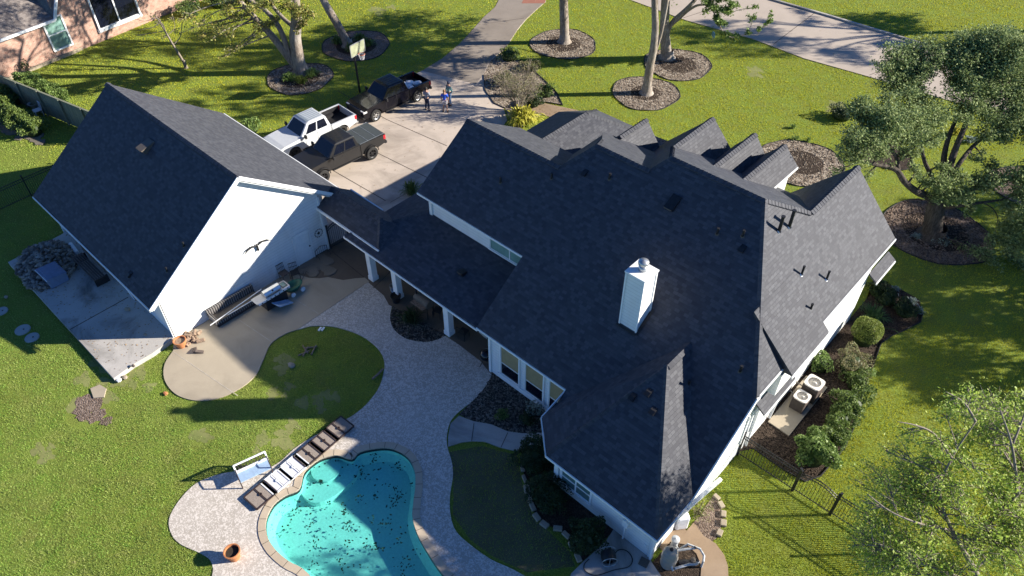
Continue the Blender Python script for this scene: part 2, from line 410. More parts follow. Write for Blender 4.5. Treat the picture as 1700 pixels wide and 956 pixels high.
    def wall(s, pts, uvm=True):
        """single planar upright wall polygon with metre UV, 12 cm thick inward is added by caller"""
        P = [Vector(p) for p in pts]; n = Vector((0, 0, 0))
        for i in range(len(P)): n += P[i].cross(P[(i+1) % len(P)])
        n.normalize(); hz = Vector((-n.y, n.x, 0)).normalized()
        k = len(P); Q = [p-n*.12 for p in P]
        o = s.add(P+Q, [tuple(range(k)), tuple(range(2*k-1, k-1, -1))]+[(i, i+k, (i+1) % k+k, (i+1) % k) for i in range(k)])
        for i, p in enumerate(P): s.uv[o+i] = s.uv[o+i+k] = (p.dot(hz), p.z)
        return s
def empty(name, loc, label, cat, group=None, rz=0., kind=None):
    o = bpy.data.objects.new(name, None); C.objects.link(o); o.location = loc; o.rotation_euler = (0, 0, rz)
    o.empty_display_size = .2; tagset(o, label, cat, group, kind); return o
def tagset(o, label=None, cat=None, group=None, kind=None):
    if label: o['label'] = label
    if cat: o['category'] = cat
    if group: o['group'] = group
    if kind: o['kind'] = kind
    return o
def build(mb, name, mat, parent=None, world=True, smooth=False, bevel=0., label=None):
    me = bpy.data.meshes.new(name); me.from_pydata(mb.v, [], mb.f); me.update()
    if mb.uv:
        ul = me.uv_layers.new(name='UVMap'); vi = np.empty(len(me.loops), dtype=np.int32); me.loops.foreach_get('vertex_index', vi)
        arr = np.zeros((len(mb.v), 2)); 
        for k, q in mb.uv.items(): arr[k] = q
        ul.data.foreach_set('uv', arr[vi].ravel())
    if smooth: me.shade_smooth() if smooth is True else me.polygons.foreach_set('use_smooth', [True]*len(me.polygons))
    me.materials.append(M(mat)); o = bpy.data.objects.new(name, me); C.objects.link(o)
    if parent is not None:
        o.parent = parent
        if world:
            L = Vector((0, 0, 0)); q = parent
            while q is not None: L += q.location; q = q.parent
            o.location = -L
            # keep vertices relative so the part's origin sits at its thing
            me.transform(Matrix.Translation(-L)); o.location = (0, 0, 0)
            if parent.location.length and parent.parent is not None: pass
    if bevel:
        b = o.modifiers.new('bevel', 'BEVEL'); b.width = bevel; b.segments = 2; b.limit_method = 'ANGLE'; b.angle_limit = R_(35)
    if label: o['label'] = label
    return o
def thing(mb, name, mat, label, cat, group=None, **k):
    o = build(mb, name, mat, None, **k); return tagset(o, label, cat, group)
def struct(mb, name, mat, **k):
    o = build(mb, name, mat, None, **k); o['kind'] = 'structure'; return o
def rawmesh(name, V, F4, mat, parent=None, L=None):
    """V (n,3) numpy, faces all quads or tris (m,k)"""
    me = bpy.data.meshes.new(name); k = F4.shape[1]; V = np.asarray(V, dtype=np.float32)
    if parent is not None:
        q = parent; off = Vector((0, 0, 0))
        while q is not None: off += q.location; q = q.parent
        V = V-np.array(off, dtype=np.float32)
    me.vertices.add(len(V)); me.vertices.foreach_set('co', V.ravel())
    me.loops.add(F4.size); me.loops.foreach_set('vertex_index', F4.ravel().astype(np.int32))
    me.polygons.add(len(F4)); me.polygons.foreach_set('loop_start', np.arange(0, F4.size, k, dtype=np.int32))
    me.update(calc_edges=True); me.validate(); me.materials.append(M(mat))
    o = bpy.data.objects.new(name, me); C.objects.link(o)
    if parent is not None: o.parent = parent
    return o
def leafgeo(P, size, asp=.5, up=.3):
    """P (n,3) leaf centres -> quads"""
    n = len(P); P = np.asarray(P)
    a = rng.normal(size=(n, 3)); a /= np.linalg.norm(a, axis=1)[:, None]
    nrm = rng.normal(size=(n, 3)); nrm[:, 2] = np.abs(nrm[:, 2])+up; nrm /= np.linalg.norm(nrm, axis=1)[:, None]
    a -= (a*nrm).sum(1)[:, None]*nrm; a /= np.linalg.norm(a, axis=1)[:, None]+1e-9
    b = np.cross(nrm, a); s_ = size*rng.uniform(.6, 1.4, n)[:, None]
    V = np.stack([P-a*s_, P-b*s_*asp, P+a*s_, P+b*s_*asp], 1).reshape(-1, 3)
    return V, np.arange(4*n).reshape(n, 4)
def poly_from(px, z=0.): return [tuple(at(x, y, z)[:2]) for x, y in px]
def sm2(pts, n=5, closed=True):
    return [(p[0], p[1]) for p in smoothline([(a[0], a[1], 0) for a in pts], n, closed)]
def offset_poly(P, d):
    """outward (left-hand for clockwise) offset by averaging normals"""
    A = np.array(P); n = len(A); area = .5*sum(A[i][0]*A[(i+1) % n][1]-A[(i+1) % n][0]*A[i][1] for i in range(n))
    sg = 1 if area > 0 else -1; out = []
    for i in range(n):
        t = A[(i+1) % n]-A[i-1]; t /= np.linalg.norm(t)+1e-9; out.append(tuple(A[i]+sg*d*np.array((t[1], -t[0]))))
    return out
def inpoly(X, Y, P):
    P = np.array(P); full = np.zeros(len(X), bool); lo, hi = P.min(0), P.max(0); sel = np.nonzero((X >= lo[0]) & (X <= hi[0]) & (Y >= lo[1]) & (Y <= hi[1]))[0]
    if len(sel) == 0: return full
    X, Y = X[sel], Y[sel]; ins = np.zeros(len(X), bool); j = len(P)-1
    for i in range(len(P)):
        xi, yi = P[i]; xj, yj = P[j]
        c = ((yi > Y) != (yj > Y)) & (X < (xj-xi)*(Y-yi)/(yj-yi+1e-12)+xi); ins ^= c; j = i
    full[sel] = ins; return full
NOGRASS = []
# ------------------------------------------------------------------ ground, paving, beds, pool
# pool outline (water edge) and everything that must stay free of grass
pool_px = [(584,760),(598,751),(632,744.5),(655,747),(677,760),(688,781),(690,805),(686.5,834),(685,858),(691,882),(704,908),(733,952),(775,1000),(790,1060),(740,1100),(640,1090),(570,1030),(512,953),(479,932),(455,910),(443,886.5),(443,862.6),(455,838.7),(474,824),(497,813)]
spa_px = [(505,786),(522,769.6),(538,761),(560,757)]
pool = sm2(poly_from([(584,763)]+pool_px[1:]+spa_px), 4)
coping = offset_poly(pool, .30)
G = MB(); G.prism([(-260, -60), (260, -60), (260, 320), (-260, 320)], -.02, 0, holes=[pool]); struct(G, 'ground', 'lawn')
deck_px = [(494,548),(505,545),(517,542),(546,542),(574,548),(603,560),(627,579),(638,600),(636,624),(627,648),(608,672),(589,688),(574,697),
 (546,712),(517,727),(488,746),(465,767),(441,779),(410,781),(384,784),(360,789),(326,803),(298,831),(281,863),(286,889),(302,905),(331,918),(348,929),(354,944),(352,958),(352,1000),(380,1110),(900,1110),(880,1000),
 (872,957),(848,944),(815,929),(781,905),(757,882),(748,855),(747,824),(752,791),(750,767),(743,743),(742,724),(748,700),(762,684),(786,665),(805,643),(816,619),
 (800,598),(775,582),(753,567),(736,557),(732,562),(708,568),(678,564),(655,548.5),(647.5,528),(651,508),(645,498),(625,480),(613,468)]
i1 = deck_px.index((352,958)); i2 = deck_px.index((872,957)); i3 = deck_px.index((651,508))
deckp = sm2(poly_from(deck_px[:i1+1]), 4, False)+poly_from(deck_px[i1+1:i2])+sm2(poly_from(deck_px[i2:i3+1]), 4, False)+poly_from(deck_px[i3+1:])
struct(MB().prism(deckp, -.02, .035, holes=[pool]), 'pool_deck', 'stamped_grey')
beige_px = [(288,583),(274,605),(273,629),(286,650),(307,662),(336,666),(369,660),(403,643),(426,622),(438,597),(450,571.5),(474,555),(494,548),(613,468),(606,462),(590,463),(570,466),(555,463),(545,461),(530,463),(512,462),(500,458)]
beige = sm2(poly_from(beige_px[:13]), 4, False)+poly_from(beige_px[13:])+[(-29.3, 14.2), (-29.3, 7.15)]
struct(MB().prism(beige, -.02, .05), 'garden_patio', 'concrete_beige')
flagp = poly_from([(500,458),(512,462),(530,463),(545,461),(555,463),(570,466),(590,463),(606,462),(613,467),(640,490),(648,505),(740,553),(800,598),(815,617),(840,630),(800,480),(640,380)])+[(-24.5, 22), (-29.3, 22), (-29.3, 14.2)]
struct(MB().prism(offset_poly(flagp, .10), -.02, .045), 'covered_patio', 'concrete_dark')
# flagstones set in the patio corner
fs = MB(); rr = random.Random(5)
for i, (x, y) in enumerate([(506,450),(516,446),(527,444),(512,438),(522,434),(534,440),(541,447),(503,441),(531,430),(498,452),(520,455),(549,452),(538,432),(546,436)]):
    c = at(x, y); k = rr.randint(5, 7); r = rr.uniform(.26, .42); a0 = rr.random()*6
    fs.prism([(c.x+r*rr.uniform(.75, 1.1)*math.cos(a0+2*math.pi*j/k), c.y+r*rr.uniform(.75, 1.1)*math.sin(a0+2*math.pi*j/k)) for j in range(k)], .04, .058+.004*i)
struct(fs, 'flagstones', 'flagstone')
walk = poly_from([(744,726),(748,704),(762,691),(786,700),(815,705),(843,717),(867,720),(901,719),(925,722),(925,746),(900,747),(876,751),(858,750),(829,743),(805,734),(785,733),(767,735),(744,742)])
struct(MB().prism(walk, -.02, .045), 'side_walk', 'concrete_grey')
padp = [(-41.0, 5.9), (-41.0, 2.35), (-28.6, 3.0), (-27.9, 5.2), (-28.7, 6.6), (-28.95, 7.25), (-41.0, 7.25)]
padp = poly_from([(17,441),(192,634),(222,612),(256,592),(289,568)])+[(-29.3, 7.25), (-41.3, 7.25)]+poly_from([(107,394)])
struct(MB().prism(padp, -.02, .26), 'raised_slab', 'slab_stained')
drive = poly_from([(908,-20),(906,3),(890,17),(873,33),(859,50),(846,70),(835,85),(815,100),(803,125),(805,150),(820,172),(836,180),(842,200),(800,260)])+[(-26, 24), (-24.5, 21), (-24.5, 16.6), (-29.3, 16.6), (-41.3, 17.9), (-44, 19)]+poly_from([(428,232),(500,200),(560,187),(600,165),(660,138),(702,117),(735,97),(762,74),(780,55),(802,30),(822,12),(838,-20)])
struct(MB().prism(drive, -.02, .03), 'driveway', 'concrete_tan')
upd = sm2(poly_from([(906,3),(890,17),(873,33),(859,50),(846,70),(835,85),(815,100),(803,125)]), 3, False)+poly_from([(790,140),(740,128),(700,118),(735,97),(762,74),(780,55),(802,30),(822,12),(838,-20),(908,-20)])
struct(MB().prism(offset_poly(upd, -.02), .0, .034), 'driveway_upper', 'concrete_aggregate')
struct(MB().prism(poly_from([(866,6),(872,-6),(908,-6),(904,6)]), 0, .040), 'driveway_brick_band', 'brick_red')
fwalk = poly_from([(880,172),(905,172),(957,183),(975,188),(985,215),(960,235),(930,200),(905,192),(884,184)])
struct(MB().prism(fwalk, -.02, .034), 'front_walk', 'concrete_brown')
road = [tuple(p) for p in (at(1030,-25)[:2], at(1048,0)[:2], at(1139,33.5)[:2], at(1249,64)[:2], at(1336,97)[:2], at(1471,135)[:2])]+[(10, 58.2), (60, 63), (60, 71), (10, 66.2)]+[tuple(p) for p in (at(1571,86)[:2], at(1521,71)[:2], at(1371,26)[:2], at(1280,0)[:2], at(1200,-40)[:2])]
struct(MB().prism(road, -.02, .03), 'road', 'concrete_road')
nearkerb = MB(); farkerb = MB()
ne = [at(x, y) for x, y in ((1030,-25),(1048,0),(1139,33.5),(1249,64),(1336,97),(1471,135))]+[Vector((10, 58.2, 0)), Vector((60, 63, 0))]
fe = [at(x, y) for x, y in ((1200,-40),(1280,0),(1371,26),(1521,71),(1571,86))]+[Vector((10, 66.2, 0)), Vector((60, 71, 0))]
for a, b in zip(ne, ne[1:]): nearkerb.beam(a+Vector((0, 0, .02)), b+Vector((0, 0, .02)), .18, .06)
for a, b in zip(fe, fe[1:]): farkerb.beam(a+Vector((0, 0, .04)), b+Vector((0, 0, .04)), .22, .22)
struct(nearkerb, 'road_edge', 'concrete_road'); struct(farkerb, 'kerb', 'concrete_grey')
# saw-cut and tar joints
J = MB()
def joint(p, q, z, w_=.05, m=None):
    a, b = at(*p, z), at(*q, z); (m or J).beam(a+Vector((0, 0, .001)), b+Vector((0, 0, .001)), w_, .004)
joint((641,197.8),(742,242),.032); joint((611,246),(712,296),.032); joint((541,276),(640,333),.032); joint((712,296),(745,265),.032,.03)
joint((560,150),(641,197.8),.032); joint((648,336),(705,303),.032,.03)
joint((800,40),(870,30),.032); joint((765,78),(842,74),.032); joint((1354,20),(1283.6,73.6),.032); joint((1250,-8),(1130,31),.032)
joint((1549,80),(1440,126),.032)
joint((787,702),(783,732),.047,.03); joint((843,718),(832,742),.047,.03); joint((889,720),(886,747),.047,.03)
joint((551,417),(604,460),.047); joint((620,478),(700,400),.047,.04); joint((116,547),(213,493),.262,.05)
struct(J, 'paving_joints', 'joint')
J2 = MB()
for p, q in (((480,491),(528,520)),((397,531),(452,568)),((288,584),(395,657))): joint(p, q, .052, .03, J2)
for p, q in (((690,650),(742,724)),((660,720),(742,650)),((623,700),(627,738)),((612,470),(560,510))): joint(p, q, .037, .02, J2)
struct(J2, 'patio_control_joints', 'foam_joint')
# bottom-right paving by the pool equipment
cw = poly_from([(1139,882),(1152,868),(1167,890),(1188,903),(1202,922),(1208,940),(1209,960),(1205,1000),(1160,1000),(1163,956),(1164,940),(1156,920),(1140,905),(1112,900),(1100,915),(1085,900),(1130,862)])
struct(MB().prism(cw, -.02, .045), 'curved_walk', 'concrete_brown')
hp = poly_from([(948,953),(967,934),(1005,900),(1018,880),(1079,927),(1082,935),(1110,975),(1100,1010),(930,1010)])
struct(MB().prism(hp, -.02, .045), 'service_slab', 'concrete_grey')
ep = poly_from([(1082,935),(1100,915),(1112,900),(1140,905),(1156,920),(1164,940),(1163,956),(1160,1000),(1110,1000),(1110,975)])
struct(MB().prism(ep, -.02, .02), 'equipment_bed', 'mulch')
acpad = [(-5.35, 22.5), (-4.3, 22.45), (-4.3, 26.1), (-5.35, 26.1)]
struct(MB().prism(acpad, -.02, .09), 'unit_slab', 'concrete_beige')
# planting beds
sidebed = [(-5.5, 20.3)]+poly_from([(1250,745),(1300,780),(1336,800),(1362,791),(1403,743),(1422,700),(1431,657),(1448,610),(1463,570),(1480,558),(1503,548),(1528,535),(1532,520),(1525,497),(1490,478),(1450,462)])+[(-5.5, 35), (-5.5, 33)]
bedA = sm2(poly_from([(869,750),(868,777),(874,805),(886,848),(905,870),(934,882),(948,905),(963,932),(985,915),(1018,882)]), 3, False)+[(-5.3, 13.8), (-10.2, 13.8), (-11.2, 14.8), (-11.2, 16.3)]+poly_from([(905,722),(900,747)])
bedB = poly_from([(815,620),(805,643),(786,665),(762,688),(786,700),(815,705),(843,717),(867,720),(901,719)])+[(-11.2, 16.3), (-16.4, 16.3)]
bedC = sm2(poly_from([(653,507),(647.5,528),(655,548.5),(678,564),(708.6,568.5),(732,563),(742,553)]), 3, False)
bedD = poly_from([(1148,870),(1165,855),(1172,840),(1185,822),(1196,838),(1200,868),(1190,893),(1178,902),(1160,882)])
bedE = poly_from([(829,90),(815,100),(803,125),(805,150),(820,172),(838,180),(845,195),(860,215),(900,190),(880,180),(882,170),(905,170),(934,175),(925,155),(905,135),(880,112),(860,98),(842,88)])
beds = [sidebed, bedA, bedB, bedC, bedD, bedE]
mats = ['mulch', 'mulch', 'pebbles', 'pebbles', 'mulch_light', 'gravel']
for p, m in zip(beds, mats): struct(MB().prism(p, -.02, .025), 'planting_bed', m)
edg = MB()
for P in (sidebed[1:14], bedE[-7:], bedE[2:6]):
    L = [Vector((x, y, .05)) for x, y in P]
    for a, b in zip(L, L[1:]): edg.beam(a, b, .04, .07)
struct(edg, 'bed_edging', 'edging')
RINGS = []
for cx, cy, r, inner, m in ((-46.5,27.0,2.42,1.5,'gravel'),(-47.6,33.2,2.65,1.6,'mulch_light'),(-35.7,44.6,2.62,1.35,'gravel'),(-27.1,47.9,2.55,1.4,'gravel'),(-26.35,42.65,2.42,1.05,'gravel'),(-13.9,42.2,2.6,1.35,'gravel'),(-10.2,46.6,1.6,.9,'mulch'),(-4.95,41.0,2.95,1.75,'mulch_light'),(-2.2,49.2,2.4,1.2,'mulch_light')):
    N = 44; ring = [(cx+(r+.09*math.sin(3*t+cx)+.04*math.sin(7*t+cy))*math.cos(t), cy+(r+.09*math.sin(3*t+cx)+.04*math.sin(7*t+cy))*math.sin(t)) for t in [2*math.pi*k/N for k in range(N)]]
    RINGS.append(ring); struct(MB().prism(ring, -.02, .03), 'tree_ring_bed', m)
    inr = [(cx+inner*math.cos(t), cy+inner*math.sin(t)) for t in [2*math.pi*k/30 for k in range(30)]]
    struct(MB().prism(inr, 0, .034), 'tree_ring_soil', 'mulch')
    e = MB(); e.tube([(x, y, .035+.02*math.sin(7*x)) for x, y in ring+[ring[0]]], .035, 6); struct(e, 'tree_ring_edging', 'edging')
# rubble: loose pebbles and mulch chips give the beds their relief (uncountable)
def scatter_stones(P, n, s0, s1, mat, name, label, z=.03, hole=None):
    A = np.array(P); lo, hi = A.min(0), A.max(0); X = rng.uniform(lo[0], hi[0], n*3); Y = rng.uniform(lo[1], hi[1], n*3)
    ok = inpoly(X, Y, P)
    if hole: ok &= ~inpoly(X, Y, hole)
    X, Y = X[ok][:n], Y[ok][:n]; k = len(X); s_ = rng.uniform(s0, s1, k)
    base = np.array([(1, 0, 0), (0, 1, 0), (-1, 0, 0), (0, -1, 0), (0, 0, .8), (0, 0, -.5)])
    V = base[None]*s_[:, None, None]*rng.uniform(.6, 1.3, (k, 6, 1)); a = rng.uniform(0, 6.28, k)
    c, s2 = np.cos(a)[:, None], np.sin(a)[:, None]; x = V[:, :, 0]*c-V[:, :, 1]*s2; y = V[:, :, 0]*s2+V[:, :, 1]*c
    V = np.stack([x+X[:, None], y+Y[:, None], V[:, :, 2]+z], 2).reshape(-1, 3)
    F = np.array([(0, 1, 4), (1, 2, 4), (2, 3, 4), (3, 0, 4), (1, 0, 5), (2, 1, 5), (3, 2, 5), (0, 3, 5)])
    F = (F[None]+6*np.arange(k)[:, None, None]).reshape(-1, 3)
    o = rawmesh(name, V, F, mat); return tagset(o, label, name.replace('_', ' '), kind='stuff')
for i, ring in enumerate(RINGS[:6]):
    if i == 1: continue
    scatter_stones(ring, 1100, .03, .075, 'gravel', 'river_stones', 'loose pinkish river stones ringing a tree bed in the front lawn')
scatter_stones(RINGS[7], 2200, .03, .09, 'mulch_light', 'leaf_litter', 'brown leaf litter under the live oak')
scatter_stones(bedB, 1500, .02, .05, 'pebbles', 'pebbles', 'dark pebbles under the triple window')
scatter_stones(bedC, 1300, .02, .05, 'pebbles', 'pebbles', 'dark pebbles in the small bed beside the patio columns')
scatter_stones(bedE, 900, .03, .07, 'gravel', 'river_stones', 'loose pinkish stones round the crape myrtle')
scatter_stones(sidebed, 1500, .02, .06, 'mulch', 'bark_chips', 'dark bark chips along the right side of the house')
# stone block borders
st = MB(); rr = random.Random(3)
def blocks(px, step=.42):
    L = [at(x, y, .06) for x, y in px]; path = smoothline(L, 6)
    acc = 0; last = path[0]
    for a, b in zip(path, path[1:]):
        acc += (b-a).length
        if acc > step:
            d = (b-a); st.box(b+Vector((rr.uniform(-.03, .03), rr.uniform(-.03, .03), 0)), (step*.85, rr.uniform(.14, .24), .14), rz=math.atan2(d.y, d.x)+rr.uniform(-.25, .25)); acc = 0
blocks([(868,762),(868,777),(874,805),(886,848),(905,870),(934,882),(948,905),(963,932)]); blocks([(1178,815),(1192,828),(1199,850),(1199,872),(1190,893)], .34)
o = thing(st, 'stone_border', 'stone_block', 'row of rough limestone blocks edging the planting beds', 'stone border', bevel=.02); o['kind'] = 'structure'
del o['label'], o['category']
# pool
ps = empty('swimming_pool', (pool[0][0], pool[0][1], 0), 'freeform swimming pool with turquoise water, floating leaves and tan stone coping', 'swimming pool')
N = len(pool); q = MB()
q.v = [(x, y, z) for z in (.06, .0) for P in (pool, coping) for x, y in P]
for i in range(N):
    j = (i+1) % N; q.f += [(i, j, N+j, N+i), (i, 2*N+i, 2*N+j, j), (N+i, N+j, 3*N+j, 3*N+i)]
build(q, 'coping', 'coping_stone', ps)
for i in range(0, len(pool), 3):
    cj = MB(); a, b = Vector((*pool[i], .061)), Vector((*coping[i], .061)); cj.beam(a, b, .018, .004); build(cj, 'coping_joint', 'joint', ps)
ba = MB(); N = len(pool); deep = -.66
inn = offset_poly(pool, -.25)
for (Pa, za, Pb, zb) in ((pool, .0, pool, -.4), (pool, -.4, inn, deep)):
    o_ = len(ba.v); ba.v += [(x, y, za) for x, y in Pa]+[(x, y, zb) for x, y in Pb]
    ba.f += [(o_+i, o_+(i+1) % N, o_+N+(i+1) % N, o_+N+i) for i in range(N)]
ba.prism(inn, deep-.05, deep); build(ba, 'basin', 'plaster', ps)
tb = MB(); o_ = 0; p2 = offset_poly(pool, -.012)
tb.v += [(x, y, .0) for x, y in p2]+[(x, y, -.14) for x, y in p2]; tb.f += [(i, (i+1) % N, N+(i+1) % N, N+i) for i in range(N)]
build(tb, 'waterline_tile', 'paint_graphite', ps)
# shallow tanning ledge in the upper-left bay with a round seat
led = offset_poly(sm2(poly_from([(497,813),(500,795),(505,783),(522,767),(540,760),(562,757),(588,759),(596,768),(584,790),(555,815),(520,828)]), 4), -.02)
build(MB().prism(led, deep, -.34), 'ledge', 'plaster', ps)
sc_ = at(541, 778, -.2); build(MB().cyl((sc_.x, sc_.y, -.5), .62, .3, 28), 'seat', 'plaster', ps)
dots = MB(); TOPD = ((523,781),(532,780),(541,775),(550,768))
for x, y in ((523,781),(532,780),(541,775),(550,768),(560,781),(569,778),(578,774),(511,812),(521,804),(530,798),(536,789),(551,786),(545,808),(565,792)):
    c = at(x, y, -.44); dots = MB(); dots.cyl((c.x, c.y, -.345), .035, .012 if (x, y) not in TOPD else .155, 8); build(dots, 'tile_dot', 'paint_graphite', ps)

struct(MB().prism(offset_poly(pool, .01), -.101, -.10), 'pool_water', 'water')
for o in [x for x in C.objects if x.name.startswith('pool_water')]:
    bm = bmesh.new(); bm.from_mesh(o.data); bmesh.ops.delete(bm, geom=[f for f in bm.faces if abs(f.normal.z) < .5], context='FACES'); bm.to_mesh(o.data); bm.free()
# leaves drifting in the pool (uncountable)
cl = [(600,790,16),(565,835,12),(592,832,9),(700-70,765,8),(660,800,12),(655,778,6),(595,775,10),(640,850,14),(560,880,10),(590,905,12),(640,900,12),(570,850,12),(500,840,7),(512,862,9),(520,830,7),(640,820,15),(664,822,5),(650,880,12),(670,940,12),(540,800,8),(520,900,8),(610,880,18),(480,870,8),(590,940,14),(660,930,16),(560,925,20),(650,790,18),(497,838,6)]
Q = []
for x, y, s_ in cl:
    for k in range(int(4*max(.6, s_/10))):
      cx_, cy_ = x+rng.normal()*s_*1.1, y+rng.normal()*s_*.7; an = rng.normal()*.5-.5; nk = int(rng.integers(1, 8))
      for k2 in range(nk):
        tt = rng.normal()*4.5; q = at(cx_+math.cos(an)*tt+rng.normal()*1.3, cy_+math.sin(an)*tt+rng.normal()*1., -.13)
        Q.append((q.x, q.y, -.13-(.0 if rng.random() < .5 else rng.random()*.5)))
Q = np.array(Q); Q = Q[inpoly(Q[:, 0], Q[:, 1], offset_poly(pool, -.12))]
V, F = leafgeo(Q, .05, .6, 2.5); o = rawmesh('floating_leaves', V, F, 'debris'); tagset(o, 'dark fallen leaves drifting in the turquoise pool', 'fallen leaves', kind='stuff')
# bare earth where the lawn has been dug, with a slab scrap beside it
E_ = MB()
for zi, (x, y, r) in enumerate(((147,672,.75),(160,690,.45),(140,690,.4),(176,699,.3))):
    c = at(x, y); E_.prism([(c.x+r*random.uniform(.6, 1.1)*math.cos(t), c.y+r*random.uniform(.6, 1.1)*math.sin(t)) for t in np.linspace(0, 6.28, 19)[:-1]], 0, .012+.004*zi)
struct(E_, 'bare_earth', 'mulch_light')
BARE = [[(at(x, y).x+r*math.cos(t), at(x, y).y+r*math.sin(t)) for t in np.linspace(0, 6.28, 12)[:-1]] for x, y, r in ((150,680,1.05),(484,606,.35),(1420,590,.1))]
NOGRASS = [coping, deckp, beige, flagp, walk, padp, drive, fwalk, road, cw, hp, ep, acpad]+beds+RINGS+BARE
NOGRASS += [[(-41.4, 7.2), (-29.2, 7.2), (-29.2, 17.9), (-41.4, 17.9)], [(-23.6, 17), (-5.5, 17), (-5.5, 31), (-23.6, 31)], [(-26, 28), (-19, 28), (-19, 33.9), (-26, 33.9)], [(-11.2, 14), (-5.5, 14), (-5.5, 20), (-11.2, 20)]]
# thin, dug or worn turf
WORN = []
rw = random.Random(21)
for x, y, r in ((540,655,.5),(505,668,.5),(460,650,.4),(150,655,1.1),(180,640,.5),(235,625,.6),(70,760,.5),(480,600,.5),(470,720,.6),(430,735,.5),(1425,640,.0),(330,720,.5),(640,20,.9),(1380,170,.8),(1260,120,.8)):
    if r <= 0: continue
    for k in range(4):
        c = at(x, y); rr_ = r*rw.uniform(.35, .8); ox, oy = rw.gauss(0, r*.55), rw.gauss(0, r*.55); ph = rw.random()*6
        P = [(c.x+ox+rr_*(1+.3*math.sin(3*t+ph)+.2*math.sin(5*t+2*ph))*math.cos(t), c.y+oy+rr_*(1+.3*math.sin(3*t+ph)+.2*math.sin(5*t+2*ph))*math.sin(t)*.8) for t in np.linspace(0, 6.283, 19)[:-1]]
        WORN.append(P)
wm = MB()
for i, P in enumerate(WORN): wm.prism(P, -.01, .002+.0004*(i % 9))
struct(wm, 'worn_turf', 'worn_soil')
struct(MB().prism(poly_from([(746,750),(800,740),(858,756),(866,800),(884,856),(945,915),(955,940),(875,950),(815,922),(780,895),(752,855),(753,800)]), -.01, .0012), 'thin_turf', 'thin_soil')
# ------------------------------------------------------------------ grass blades (uncountable)
def grass():
    tot = []
    for x0, x1, y0, y1, n in ((0, 1700, 540, 1010, 420000), (0, 1700, 250, 540, 150000), (0, 1700, -10, 250, 260000)):
        X = rng.uniform(x0-20, x1+20, n); Y = rng.uniform(y0, y1, n)
        x = X-850; y = Y-478; WX = x; WY = -_s*y+_c*FPX; WZ = -_c*y-_s*FPX
        U = _cp*WX+_sp*WY; Vv = -_sp*WX+_cp*WY; t = -CAMH/WZ
        tot.append(np.stack([U*t, Vv*t, np.full(n, 1.)*np.clip((t*np.hypot(WX, WY))/34., .9, 2.2)], 1))
    P = np.concatenate(tot); ok = np.ones(len(P), bool)
    for g in NOGRASS: ok &= ~inpoly(P[:, 0], P[:, 1], g)
    thin = np.zeros(len(P))
    for g in WORN:
        for q, gg in ((.22, g), (.22, offset_poly(g, .22)), (.25, offset_poly(g, -.12))): thin = np.maximum(thin, np.where(inpoly(P[:, 0], P[:, 1], gg), np.minimum(thin, .3)+q, thin))
    nz_ = .5+.5*np.sin(P[:, 0]*5.1+2*np.sin(P[:, 1]*4.3))*np.sin(P[:, 1]*6.2+2*np.sin(P[:, 0]*3.7))
    isl = inpoly(P[:, 0], P[:, 1], poly_from([(744,745),(858,752),(890,860),(960,930),(870,960),(780,905),(745,840)])); thin = np.maximum(thin, np.where(isl, .30, 0))
    ok &= ~(rng.random(len(P)) < thin*1.5*(.6+.6*nz_))
    P = P[ok]; n = len(P); a = rng.uniform(0, 6.283, n); k = P[:, 2]
    # patchy sward: tufts grow taller in clumps
    cl_ = .5+.5*np.sin(P[:, 0]*2.1+1.7*np.sin(P[:, 1]*1.3))*np.sin(P[:, 1]*2.4+1.3*np.sin(P[:, 0]*1.7))
    h = rng.uniform(.025, .058, n)*(.75+.5*cl_)*(.8+.35*k); wd = rng.uniform(.006, .012, n)*k*1.35
    dx, dy = np.cos(a)*wd, np.sin(a)*wd; b = rng.uniform(0, 6.283, n); ln = h*rng.uniform(.2, .9, n)
    z0 = np.zeros(n)
    V = np.stack([np.stack([P[:, 0]-dx, P[:, 1]-dy, z0], 1), np.stack([P[:, 0]+dx, P[:, 1]+dy, z0], 1),
                  np.stack([P[:, 0]+np.cos(b)*ln, P[:, 1]+np.sin(b)*ln, h], 1)], 1).reshape(-1, 3)
    o = rawmesh('grass', V, np.arange(3*n).reshape(n, 3), 'grass_blade'); tagset(o, 'mown green lawn grass with straw coloured patches', 'grass', kind='stuff')
grass()
# ------------------------------------------------------------------ main house
def cap_line(mb, a, b, w_=.30, step=.19):
    a, b = Vector(a), Vector(b); d = b-a; L = d.length; n = max(2, int(L/step)); t = d.normalized()
    side = t.cross(Vector((0, 0, 1))).normalized(); upv = side.cross(t)
    for i in range(n):
        p = a+d*(i/n); q = a+d*((i+1.25)/n)
        lift0, lift1 = .03, .052
        vs = []
        for (pt, lf) in ((p, lift0), (q, lift1)):
            vs += [pt+side*w_/2+upv*(lf-.095), pt+upv*(lf+.012), pt-side*w_/2+upv*(lf-.095), pt+side*w_/2+upv*(lf-.125), pt-side*w_/2+upv*(lf-.125)]
        mb.add(vs, [(0, 1, 6, 5), (1, 2, 7, 6), (0, 3, 4, 2, 1), (5, 6, 7, 9, 8), (0, 5, 8, 3), (2, 4, 9, 7)])
        o = len(mb.v)-10
        for j in range(10): mb.uv[o+j] = (j*.1+i*.31, i*.145+.07)
